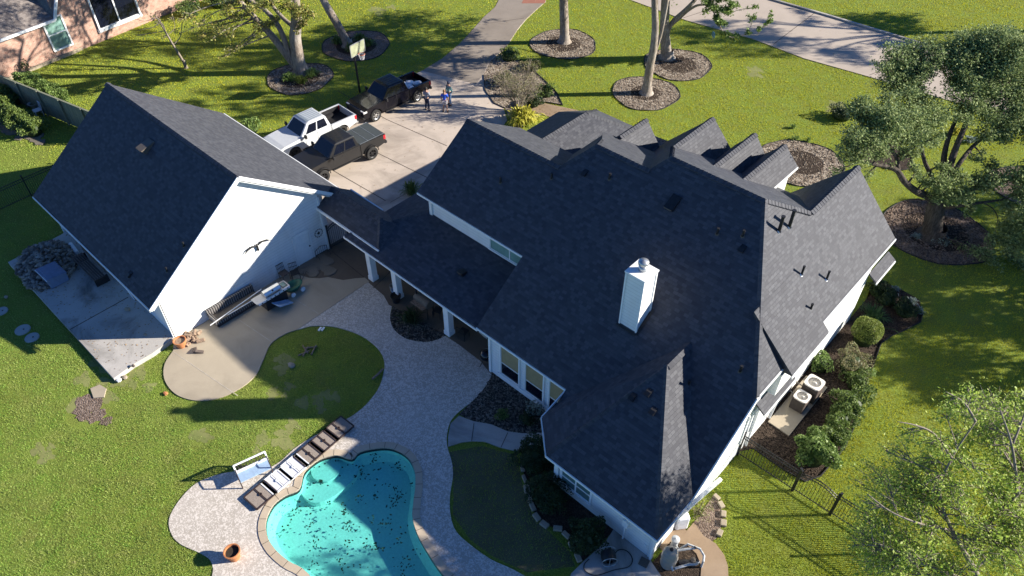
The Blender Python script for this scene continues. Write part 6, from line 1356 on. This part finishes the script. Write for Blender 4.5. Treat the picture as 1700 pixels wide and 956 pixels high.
def pot(px, py, r, h_, mat, label, z=.035, fill='soil', name='plant_pot'):
    c = at(px, py, z); o = empty(name, c, label, 'pot'); m = MB(); m.lathe(c, [(.0, 0), (r*.68, 0), (r*.93, h_*.8), (r*1.03, h_*.82), (r*1.05, h_), (r*.9, h_), (r*.86, h_*.72), (.0, h_*.72)], 28); build(m, 'shell', mat, o, smooth=False); m = MB(); m.lathe(c, [(0, h_*.80), (r*.87, h_*.79)], 20); build(m, 'filling', fill, o); return o
pot(390, 925, .30, .5, 'terracotta', 'empty terracotta pot standing alone on the pool deck'); pot(302, 574, .30, .42, 'terracotta', 'terracotta pot full of split logs at the garage corner', .05, 'wood_log'); pot(658, 500, .27, .42, 'black_plastic', 'large black pot between the patio columns and the pebble bed', .05)
# ------------------------------------------------------------------ along the garage
rr = random.Random(12)
for i in range(15):
    p = at(rr.uniform(311, 333), 0); x = rr.uniform(309, 334); y = 562+rr.uniform(-9, 10)-(x-309)*.25; L = rr.uniform(.25, .42); a = rr.uniform(0, 3.1); z = .10+rr.choice((0, 0, .14)); c = at(x, y, z); r = rr.uniform(.07, .11); m = MB()
    m.tube([c-Vector((math.cos(a)*L/2, math.sin(a)*L/2, 0)), c+Vector((math.cos(a)*L/2, math.sin(a)*L/2, rr.uniform(-.02, .05)))], [r, r*.9], 8); thing(m, 'firewood_log', 'wood_log', 'cut firewood log in the small heap beside the log filled pot', 'log', 'firewood logs heaped at the garage corner')
for x, y, l in ((324,581,'flat broken block lying below the firewood heap, left one'), (331,584,'flat broken block lying below the firewood heap, right one')):
    c = at(x, y, .1); m = MB(); m.box(c, (.4, .16, .12), rz=rr.uniform(0, 3), ry=.3); thing(m, 'broken_block', 'brown_box', l, 'block', bevel=.015)
# heap of broken stones on the slab, uncountable
hp_ = sm2(poly_from([(30,452),(38,425),(60,410),(85,403),(110,408),(125,432),(124,452),(105,468),(75,482),(50,480)], .26), 3); n = 900; A_ = np.array(hp_); X = rng.uniform(A_[:, 0].min(), A_[:, 0].max(), n*2); Y = rng.uniform(A_[:, 1].min(), A_[:, 1].max(), n*2); ok = inpoly(X, Y, hp_); X, Y = X[ok][:n], Y[ok][:n]
cx0, cy0 = A_.mean(0); dist = np.hypot(X-cx0, Y-cy0)/2.6; Vs = []; Fs = []
tm = [(-1, -1, -1), (1, -1, -1), (1, 1, -1), (-1, 1, -1), (-1, -1, 1), (1, -1, 1), (1, 1, 1), (-1, 1, 1)]
for i in range(len(X)):
    s_ = rng.uniform(.05, .13); sx, sy, sz = s_*rng.uniform(.8, 1.9), s_*rng.uniform(.6, 1.1), s_*rng.uniform(.3, .6); R3 = Matrix.Rotation(rng.uniform(0, 6.28), 3, 'Z') @ Matrix.Rotation(rng.uniform(-.6, .6), 3, 'X') @ Matrix.Rotation(rng.uniform(-.6, .6), 3, 'Y')
    z = .30+max(0, .42*(1-dist[i]))*rng.uniform(.3, 1.15); k = len(Vs)
    for t in tm: Vs.append((R3 @ Vector((t[0]*sx*rng.uniform(.7, 1), t[1]*sy*rng.uniform(.7, 1), t[2]*sz)))+Vector((X[i], Y[i], z)))
    Fs += [(k, k+3, k+2, k+1), (k+4, k+5, k+6, k+7), (k, k+1, k+5, k+4), (k+1, k+2, k+6, k+5), (k+2, k+3, k+7, k+6), (k+3, k, k+4, k+7)]
MATS['rubble'] = None
leafmat('rubble', (.07, .055, .045), (.16, .135, .11), (.26, .23, .19), (.34, .31, .27), tr=0, rough=.9)
tagset(rawmesh('stone_heap', np.array([v[:] for v in Vs]), np.array(Fs), 'rubble'), 'heap of broken brown and grey stones on the raised slab', 'stone heap', kind='stuff')
c = at(88, 456, .6); o = empty('covered_box', (c.x, c.y, .26), 'slate blue plastic deck box with a sloped lid on the stone heap', 'deck box'); m = MB(); rz_ = R_(2)
m.box((c.x, c.y, .55), (1.25, .95, .55), rz=rz_); build(m, 'box', 'cover_blue', o, bevel=.04); m = MB(); m.box((c.x, c.y, .86), (1.33, 1.02, .07), rz=rz_, rx=-.1); m.box((c.x, c.y, .90), (1.15, .8, .04), rz=rz_, rx=-.1); build(m, 'lid', 'cover_blue', o, bevel=.02)
m = MB(); m.box((c.x, c.y-.52, .87), (1.33, .03, .05), rz=rz_); build(m, 'lid_edge', 'white_metal', o)
a, b = at(117, 405, .33), at(128, 420, .33); m = MB(); m.tube([a, b], .12, 14); thing(m, 'white_pipe', 'lead_white', 'short length of fat white pipe lying on the slab by the garage', 'pipe')
o = empty('garden_bench', (-36.6, 6.55, .26), 'dark slatted bench pushed against the shaded garage wall', 'bench'); m = MB()
for q in range(5): m.bb((-38.0, 6.25+q*.12, .70), (-35.3, 6.34+q*.12, .73))
build(m, 'seat', 'brown_box', o); m = MB()
for q in range(4): m.bb((-38.0, 6.92, .85+q*.13), (-35.3, 6.95, .94+q*.13))
build(m, 'backrest', 'brown_box', o)
for x in (-37.95, -35.4):
    m = MB(); m.bb((x, 6.25, .26), (x+.07, 6.95, .70)); build(m, 'leg', 'dark_metal', o)
for x, y, r, l in ((38,548,.36,'larger round concrete lid in the shaded lawn, the left of two side by side'),(53.5,561,.33,'round concrete lid in the shaded lawn, the right of two side by side'),(3,517,.3,'round concrete lid at the far left edge of the lawn')):
    c = at(x, y); o = empty('access_lid', c, l, 'lid'); m = MB(); m.lathe(c, [(0, .07), (r*.85, .07), (r*.88, .055), (r, .055), (r*1.02, 0)], 28); build(m, 'cover', 'lid', o); m = MB(); m.lathe(c+Vector((.05, .05, 0)), [(0, .085), (.04, .085), (.04, .06)], 8); build(m, 'lifting_eye', 'dark_metal', o)
def rock(x, y, s, z, label, mat='stone_block', name='loose_stone', cat='stone'):
    c = at(x, y, z); m = MB(); nn = 7; vs = [(c.x+s*math.sin(math.pi*a/4)*math.cos(6.283*b/nn)*random.uniform(.8, 1.2), c.y+s*.7*math.sin(math.pi*a/4)*math.sin(6.283*b/nn)*random.uniform(.8, 1.2), c.z+s*.4*math.cos(math.pi*a/4)) for a in range(5) for b in range(nn)]
    m.add(vs, [(a*nn+b, a*nn+(b+1) % nn, (a+1)*nn+(b+1) % nn, (a+1)*nn+b) for a in range(4) for b in range(nn)]); thing(m, name, mat, label, cat)
rock(207, 626, .16, .1, 'pale stone at the tip of the raised slab, right one'); rock(197, 631, .18, .1, 'pale stone at the tip of the raised slab, left one', 'lead_white'); rock(241, 560-5, .12, .33, 'small pale stone on the raised slab near the garage corner'); rock(211, 513, .18, .33, 'rounded stone on the raised slab by the garage wall'); rock(10, 493-0, .14, .05, 'small white stone in the shaded lawn at left')
rock(484, 606, .22, .06, 'flat pale stone in the small round lawn', 'stone_block'); rock(221, 607, .12, .33, 'dark stone on the sunny tip of the slab', 'brown_box'); rock(275, 653, .15, .05, 'tan brick scrap at the edge of the curved patio', 'terracotta')
c = at(163, 651, .02); m = MB(); m.prism([(c.x-.45, c.y-.15), (c.x+.2, c.y-.3), (c.x+.5, c.y+.05), (c.x+.1, c.y+.35), (c.x-.35, c.y+.25)], 0, .06); thing(m, 'broken_slab', 'concrete_beige', 'broken piece of pale concrete beside the dug patch of lawn', 'concrete slab')
a, b = at(618, 629, .06), at(636, 612, .06); m = MB(); m.tube([a, a.lerp(b, .5)+Vector((.05, 0, .03)), b], [.05, .06, .04], 7); thing(m, 'dead_branch', 'wood_log', 'short dead branch at the edge of the small round lawn', 'branch')
for i in range(5):
    c = at(510+rr.uniform(-8, 12), 580+rr.uniform(-6, 8), .04); a = rr.uniform(0, 3); m = MB(); m.tube([c-Vector((math.cos(a)*.3, math.sin(a)*.3, 0)), c+Vector((math.cos(a)*.3, math.sin(a)*.3, .04))], [.04, .03], 6); thing(m, 'dead_branch', 'wood_log', 'broken dark stick in the little pile on the round lawn', 'stick', 'sticks piled on the round lawn')
# grill
g0, g1 = at(421, 512), at(480, 478); ax_ = (g1-g0).normalized(); gn = Vector((ax_.y, -ax_.x, 0))
c = at(452, 484, .95); o = empty('gas_grill', (c.x, c.y, .05), 'stainless gas grill with side shelves and blue reflecting lid against the garage wall', 'grill', rz=R_(90)); k = dict(world=False); m = MB()
m.box((0, 0, .50), (1.25, .52, .75)); build(m, 'cabinet', 'dark_metal', o, bevel=.02, **k); m = MB(); m.box((-.1, -.0, .90), (1.95, .56, .05)); build(m, 'side_shelf', 'tan_metal', o, bevel=.01, **k)
m = MB(); prof = [(-.24, .93), (-.24, 1.06), (-.14, 1.19), (.06, 1.22), (.2, 1.12), (.24, .93)]; n_ = len(prof); m.add([(x, y, z) for x in (-.52, .42) for y, z in prof], [tuple(range(n_)), tuple(range(2*n_-1, n_-1, -1))]+[(i, n_+i, n_+(i+1) % n_, (i+1) % n_) for i in range(n_)]); ld = build(m, 'lid', 'steel', o, bevel=.02, **k)
m = MB(); m.tube([(-.4, -.29, 1.02), (.3, -.29, 1.02)], .015, 8); m.lathe((-.05, -.18, 1.13), [(0, 0), (.05, .0), (.05, .02), (0, .02)], 12, ax=Vector((0, -.6, .8))); build(m, 'lid_handle', 'dark_metal', ld, **k)
m = MB(); m.bb((-1.0, -.31, .80), (.85, -.28, .92)); cp_ = build(m, 'control_panel', 'white_metal', o, **k)
for i in range(7): m = MB(); m.lathe((-.8+.25*i, -.31, .86), [(0.03, 0), (.028, .03), (0, .032)], 10, ax=Vector((0, -1, 0))); build(m, 'knob', 'dark_metal', cp_, **k)
m = MB(); m.bb((.50, -.2, .926), (.80, .2, .94)); sb = build(m, 'side_burner', 'dark_metal', o, **k); m = MB(); m.bb((.54, -.16, .94), (.76, .16, .95)); build(m, 'burner_glass', 'green_glass', sb, **k)
# ribbed sofa box, poles, table top, stool, cart, chairs against the garage
o = empty('ribbed_sofa', (-28.75, 10.1, .05), 'long dark ribbed outdoor sofa frame standing against the garage wall', 'sofa'); m = MB(); m.bb((-29.1, 9.0, .25), (-28.3, 11.6, .40)); m.bb((-29.1, 9.0, .4), (-28.95, 11.6, .8)); m.bb((-29.1, 9.0, .4), (-28.3, 9.12, .62)); build(m, 'frame', 'ribbed', o)
m = MB(); m.bb((-29.05, 9.05, .05), (-28.35, 11.55, .24)); build(m, 'base', 'frame_brown', o); m = MB(); m.bb((-28.98, 9.15, .40), (-28.32, 11.55, .43)); build(m, 'seat', 'coil_dark', o)
for (a, b, l) in ((at(349, 540, .5), at(434, 480, 1.0), 'long white pole lying across the sofa frame, upper of two'), (at(356, 536, .25), at(430, 492, .8), 'long white pole leaning past the grill, lower of two')): m = MB(); m.tube([a, b], .022, 8); thing(m, 'pole', 'white_metal', l, 'pole')
m = MB(); c = at(466, 501, .35); m.box(c, (.85, .95, .05), rz=R_(12), rx=-.45); o = thing(m, 'plastic_table_top', 'blue_plastic', 'pale blue plastic table top leaning against the grill', 'table top', bevel=.02)
m = MB()
for q in (-.25, 0, .25): m.box(c+Vector((q, 0, .035)), (.03, .8, .02), rz=R_(12), rx=-.45)
build(m, 'rib', 'blue_plastic', o, world=True)
c = at(443, 507, .05); o = empty('crate', c, 'small brown wooden box under the front of the grill', 'box'); m = MB(); m.box(c+Vector((0, 0, .22)), (.38, .38, .44), rz=.2); build(m, 'body', 'brown_box', o, bevel=.02); m = MB(); m.box(c+Vector((0, 0, .455)), (.42, .42, .03), rz=.2); build(m, 'lid', 'brown_box', o, bevel=.01)
c = at(487, 478, .3); o = empty('garden_cart', (c.x, c.y, .05), 'dark green garden cart with white wheels beside the grill', 'cart'); m = MB(); m.lathe((0, 0, 0), [(.0, .0), (.22, .02), (.34, .28), (.36, .32), (.31, .32), (.2, .06), (0, .05)], 14); m.v = [(c.x+x*1.0, c.y+y*1.6, .2+z) for x, y, z in m.v]; build(m, 'tub', 'green_plastic', o, smooth=True)
for (x, y) in ((c.x+.32, c.y-.25), (c.x+.32, c.y+.35)): m = MB(); m.lathe((x, y, .18), [(.0, -.03), (.13, -.03), (.13, .03), (0, .03)], 16, ax=Vector((1, 0, 0))); build(m, 'wheel', 'lead_white', o)
m = MB(); m.tube([(c.x, c.y+.5, .4), (c.x-.1, c.y+1.0, .75), (c.x+.1, c.y+1.0, .75)], .015, 6); build(m, 'handle', 'dark_metal', o)
def chair(px, py, rz, label, mat='dark_metal', z=.05):
    c = at(px, py, z); o = empty('patio_chair', c, label, 'chair', rz=rz); k = dict(world=False); m = MB(); m.bb((-.22, -.22, .42), (.22, .22, .45)); build(m, 'seat', mat, o, bevel=.01, **k); m = MB()
    for q in np.linspace(-.2, .2, 6): m.beam((-.22, q, .45), (-.28, q, .88), .015, .015)
    m.beam((-.28, -.22, .88), (-.28, .22, .88), .03, .03); m.beam((-.25, -.22, .65), (-.25, .22, .65), .02, .02); build(m, 'backrest', mat, o, **k)
    for x in (-.2, .2):
        for y in (-.2, .2): m = MB(); m.beam((x, y, 0), (x, y, .43), .025, .025); build(m, 'leg', mat, o, **k)
chair(492, 462, R_(-20), 'dark metal patio chair with a slatted back by the garage wall beside the cart'); chair(474, 463, R_(0), 'dark folded chair half hidden behind the grill', 'brown_box'); chair(770, 560, R_(100), 'dark patio chair in the shade right of the last column'); chair(728, 524, R_(200), 'dark patio chair under the covered patio left of the last column')
# bird sculpture, star ring and hose rack on the garage wall
p = onu(426, 408, -29.17); o = empty('bird_sculpture', (-29.2, p.y, p.z), 'dark metal flying bird sculpture on the white garage wall', 'wall sculpture'); m = MB(); y0, z0 = p.y, p.z
for s in (-1, 1): m.tube([(-29.15, y0, z0), (-29.1, y0+s*.28, z0+.14), (-29.08, y0+s*.55, z0+.10), (-29.1, y0+s*.8, z0-.08)], [.035, .055, .045, .008], 6)
build(m, 'wing', 'dark_metal', o); m = MB(); m.tube([(-29.14, y0, z0+.16), (-29.1, y0, z0+.04), (-29.12, y0, z0-.12), (-29.13, y0, z0-.26)], [.02, .06, .05, .07], 8); build(m, 'body', 'dark_metal', o)
p = onu(529, 387, -29.17); o = empty('star_ornament', (-29.2, p.y, p.z), 'dark metal star in a ring of studs high beside the garage side door', 'wall ornament'); m = MB(); y0, z0 = p.y, p.z
P5 = [(.14*math.sin(math.pi*i/5)*(1 if i % 2 == 0 else .42), .14*math.cos(math.pi*i/5)*(1 if i % 2 == 0 else .42)) for i in range(10)]; m.add([(-29.13, y0, z0)]+[(-29.17, y0+a, z0+b) for a, b in P5], [(0, i+1, (i+1) % 10+1) for i in range(10)]); build(m, 'star', 'dark_metal', o); m = MB()
for i in range(12): a = 6.283*i/12; m.lathe((-29.18, y0+.24*math.cos(a), z0+.24*math.sin(a)), [(.03, 0), (.03, .02), (0, .03)], 8, ax=Vector((1, 0, 0)))
m.tube([(-29.18, y0+.24*math.cos(a), z0+.24*math.sin(a)) for a in np.linspace(0, 6.283, 24)], .008, 5, False); build(m, 'ring', 'dark_metal', o)
p = onu(534, 419, -29.0); o = empty('iron_rack', (-29.05, p.y, .05), 'small curved black iron rack standing against the garage wall by the door', 'rack'); m = MB(); y0 = p.y
m.tube([(-29.0, y0-.38, .05), (-29.0, y0-.38, .55), (-29.0, y0, .7), (-29.0, y0+.38, .55), (-29.0, y0+.38, .05)], .018, 6); m.tube([(-29.0, y0-.38, .25), (-29.0, y0+.38, .25)], .014, 6)
for q in (-.25, -.12, 0, .12, .25): m.tube([(-29.0, y0+q, .25), (-29.0, y0+q, .66)], .010, 5)
build(m, 'hoop_frame', 'dark_metal', o); m = MB()
for q in (-.36, .36): m.tube([(-29.0, y0+q, .25), (-28.75, y0+q, .22), (-28.72, y0+q, .05)], .012, 5)
build(m, 'foot', 'dark_metal', o)
# under the covered patio
def bucket(px, py, label, mat, r=.15, h_=.36):
    c = at(px, py, .05); o = empty('bucket', c, label, 'bucket'); m = MB(); m.lathe(c, [(0, 0), (r*.85, 0), (r, h_), (r*1.06, h_), (r*1.06, h_-.03), (r*.93, h_-.04), (r*.8, .03), (0, .03)], 20); build(m, 'tub', mat, o); m = MB(); m.tube([c+Vector((r*math.cos(t), -r*.4, h_-.02-r*.9*math.sin(t))) for t in np.linspace(0, math.pi, 10)], .006, 5); build(m, 'handle', 'galvanised', o)
bucket(652, 482, 'cream bucket against the middle patio column', 'beige_plastic'); bucket(655.5, 489, 'pale blue bucket in front of the cream one', 'blue_plastic')
c = at(706, 520, .05); o = empty('barrel_smoker', c, 'dark barrel smoker grill on legs under the covered patio', 'smoker', rz=R_(0)); k = dict(world=False); m = MB(); m.lathe((-.5, 0, .95), [(0, 0), (.26, 0), (.28, .03), (.28, .97), (.26, 1.0), (0, 1.0)], 20, ax=Vector((1, 0, 0))); build(m, 'barrel', 'coil_dark', o, **k); m = MB(); m.bb((-.45, -.5, .86), (.45, -.27, .89)); build(m, 'front_shelf', 'wood_log', o, **k); m = MB(); m.tube([(-.4, -.1, 1.2), (-.4, -.1, 1.6)], .05, 8); build(m, 'stack', 'dark_metal', o, **k)
for x in (-.42, .42):
    for y in (-.2, .2): m = MB(); m.beam((x, y, 0), (x, y, .8), .04, .04); build(m, 'leg', 'dark_metal', o, **k)
c = at(808, 606, .05); o = empty('kettle_grill', c, 'black kettle grill tucked between the patio and the triple window wall', 'grill'); m = MB(); m.lathe(c, [(.0, .42), (.18, .44), (.31, .6), (.33, .74), (.31, .88), (.17, 1.02), (0, 1.05)], 24); build(m, 'bowl', 'paint_black', o, smooth=True); m = MB(); m.tube([c+Vector((0, 0, 1.05)), c+Vector((0, 0, 1.12))], .03, 8); build(m, 'handle', 'black_plastic', o)
for i in range(3): a = 2.1*i; m = MB(); m.beam(c+Vector((math.cos(a)*.12, math.sin(a)*.12, .5)), c+Vector((math.cos(a)*.34, math.sin(a)*.34, 0)), .025, .025); build(m, 'leg', 'dark_metal', o)
m = MB(); m.beam(at(797, 549, 2.55), at(810, 560, 2.3), .16, .1); thing(m, 'wall_lantern', 'galvanised', 'small pale lamp fitting under the eave beside the triple window', 'lamp')
# ------------------------------------------------------------------ pool equipment, hose reel
c = at(1108, 936, .0); o = empty('pool_filter', (c.x, c.y, .02), 'tall beige pool filter tank by the rear corner', 'filter tank'); m = MB(); m.lathe((c.x, c.y, .02), [(0, 0), (.27, 0), (.30, .1), (.30, .5), (.32, .52), (.32, .58), (.30, .6), (.29, .85), (.22, 1.0), (.08, 1.08), (0, 1.1)], 26); build(m, 'tank', 'beige_plastic', o, smooth=False); m = MB(); m.lathe((c.x, c.y, 1.1), [(.07, 0), (.07, .06), (.0, .08)], 12); m.tube([(c.x, c.y, 1.16), (c.x, c.y, 1.26)], .02, 8); build(m, 'gauge', 'dark_metal', o)
c = at(1118, 908, 0); o = empty('chlorinator', (c.x, c.y, .02), 'small pale round canister behind the pool filter', 'canister'); m = MB(); m.lathe((c.x, c.y, .02), [(0, 0), (.13, 0), (.13, .5), (.16, .52), (.16, .62), (.0, .68)], 18); build(m, 'canister', 'pvc', o); m = MB(); m.tube([(c.x, c.y, .3), (c.x+.25, c.y-.1, .3), (c.x+.25, c.y-.1, .1)], .03, 8); build(m, 'pipe', 'pvc', o)
c = at(1140, 938, 0); o = empty('pool_pump', (c.x, c.y, .02), 'pool pump with a maze of pale plastic pipes beside the filter', 'pump'); X, Y = c.x, c.y
def pp(L, r=.045, nm='pipe', mt='pvc'): m = MB(); m.tube([(X+a, Y+b, z) for a, b, z in L], r, 10); build(m, nm, mt, o)
pp([(-.55, .1, .25), (-.35, .45, .55), (.1, .6, .55), (.35, .5, .5)]); pp([(-.6, -.1, .45), (-.3, .25, .5), (-.05, .5, .55)]); pp([(-.6, -.1, .45), (-.5, -.5, .4), (-.2, -.7, .3)]); pp([(.35, .5, .5), (.45, .3, .5), (.45, .3, .05)]); pp([(-.2, -.6, .35), (.1, -.1, .35), (.3, .1, .35)], .05); pp([(.3, .1, .35), (.35, .1, .6)], .05)
m = MB(); m.lathe((X-.05, Y-.1, .25), [(0, -.25), (.12, -.25), (.14, 0), (.12, .22), (0, .24)], 16, ax=Vector((.7, .7, 0))); build(m, 'motor', 'dark_metal', o); m = MB(); m.lathe((X+.15, Y+.15, .1), [(0, 0), (.12, 0), (.13, .3), (.0, .34)], 16); build(m, 'strainer', 'coil_dark', o)
for a, b, z in ((.3, .1, .62), (-.05, .5, .6), (-.5, -.45, .48)): m = MB(); m.box((X+a, Y+b, z), (.12, .05, .05), rz=a); build(m, 'valve', 'dark_metal', o)
c = at(1009, 930, .045); o = empty('hose_reel', c, 'black garden hose wound on a reel on the service slab', 'hose reel'); m = MB(); d_ = Vector((.75, -.66, 0)).normalized(); cc = c+Vector((0, 0, .3))
m.lathe(cc-d_*.22, [(.12, 0), (.27, .04), (.29, .22), (.27, .40), (.12, .44)], 20, ax=d_); build(m, 'coiled_hose', 'black_plastic', o); m = MB()
for q in (-.24, .24): m.tube([cc+d_*q+(Vector((0, 0, 1))*math.sin(t)+d_.cross(Vector((0, 0, 1)))*math.cos(t))*.3 for t in np.linspace(0, 6.283, 22)], .014, 6, False); m.beam(cc+d_*q-Vector((0, 0, .3)), cc+d_*q+Vector((0, 0, .3)), .02, .02)
build(m, 'reel_frame', 'galvanised', o)
m = MB(); m.tube([tuple(p) for p in smoothline([at(1016, 928, .07), at(1024, 915, .07), at(1034, 912, .07), at(1045, 918, .07), at(1050, 930, .07), at(1043, 941, .07), at(1020, 946, .07), at(990, 955, .07), at(972, 948, .07), at(970, 937, .07), at(978, 928, .07)], 6)], .018, 6); thing(m, 'garden_hose', 'black_plastic', 'loose black hose looping over the service slab beside the reel', 'hose')
c = at(1069, 934, .05); m = MB(); m.box(c+Vector((0, 0, .03)), (.35, .35, .05), rz=.2); thing(m, 'drain_cover', 'coil_dark', 'small square dark drain cover at the rear corner of the house', 'drain cover', bevel=.01)
a = at(1133, 862, .6); m = MB(); m.box((a.x, a.y, .45), (.5, .3, .8), rz=.9); thing(m, 'white_tank', 'lead_white', 'white plastic tank standing behind the pool equipment under the gutter', 'tank', bevel=.06)
# white plastic chair frames and bits by the hedge at far left
c = at(66, 192, .0); o = empty('yard_clutter_chair', c, 'white garden chair frame among clutter by the board fence', 'chair'); o.name = 'garden_chair'; m = MB(); m.box(c+Vector((0, 0, .45)), (.5, .5, .04)); build(m, 'seat', 'white_metal', o); m = MB()
for q in (-.2, 0, .2): m.beam(c+Vector((q, .25, .45)), c+Vector((q, .3, .95)), .05, .03)
m.beam(c+Vector((-.25, .3, .95)), c+Vector((.25, .3, .95)), .06, .04); build(m, 'backrest', 'white_metal', o)
for a, b in ((-.22, -.22), (.22, -.22), (-.22, .22), (.22, .22)): m = MB(); m.beam(c+Vector((a, b, 0)), c+Vector((a, b, .45)), .04, .04); build(m, 'leg', 'white_metal', o)
c = at(59, 183, 0); o = empty('fire_bowl', c, 'round pale bowl standing beside the white garden chair by the board fence', 'bowl'); m = MB(); m.lathe(c, [(0, .0), (.2, .0), (.12, .2), (.3, .5), (.34, .55), (.28, .55), (0, .4)], 18); build(m, 'bowl', 'lid', o); m = MB(); m.lathe(c, [(0, .5), (.27, .5)], 12); build(m, 'water', 'green_water', o)
# scattered fallen leaves on the paving
Q = []
for P in (drive, padp, fwalk):
    A_ = np.array(P); n = 500; X = rng.uniform(A_[:, 0].min(), A_[:, 0].max(), n); Y = rng.uniform(A_[:, 1].min(), A_[:, 1].max(), n); ok = inpoly(X, Y, P); Q.append(np.stack([X[ok], Y[ok], np.full(ok.sum(), .27 if P is padp else .045)], 1))
Q.append(np.array([at(x, y, .05)[:] for x, y in zip(rng.uniform(300, 1700, 500), rng.uniform(0, 240, 500))]))
Q = np.concatenate(Q); V, F = leafgeo(Q, .045, .6, 4); tagset(rawmesh('fallen_leaves', V, F, 'dry_leaf'), 'dry brown leaves scattered over the driveway and slab', 'fallen leaves', kind='stuff')
for x, y, l in ((531,546,'left of two small white markers at the top of the round lawn'),(536,546,'right of two small white markers at the top of the round lawn')): c = at(x, y, .05); m = MB(); m.box(c, (.1, .26, .05), rz=.4); thing(m, 'white_marker', 'lead_white', l, 'marker', bevel=.008)
bpy.context.view_layer.update()
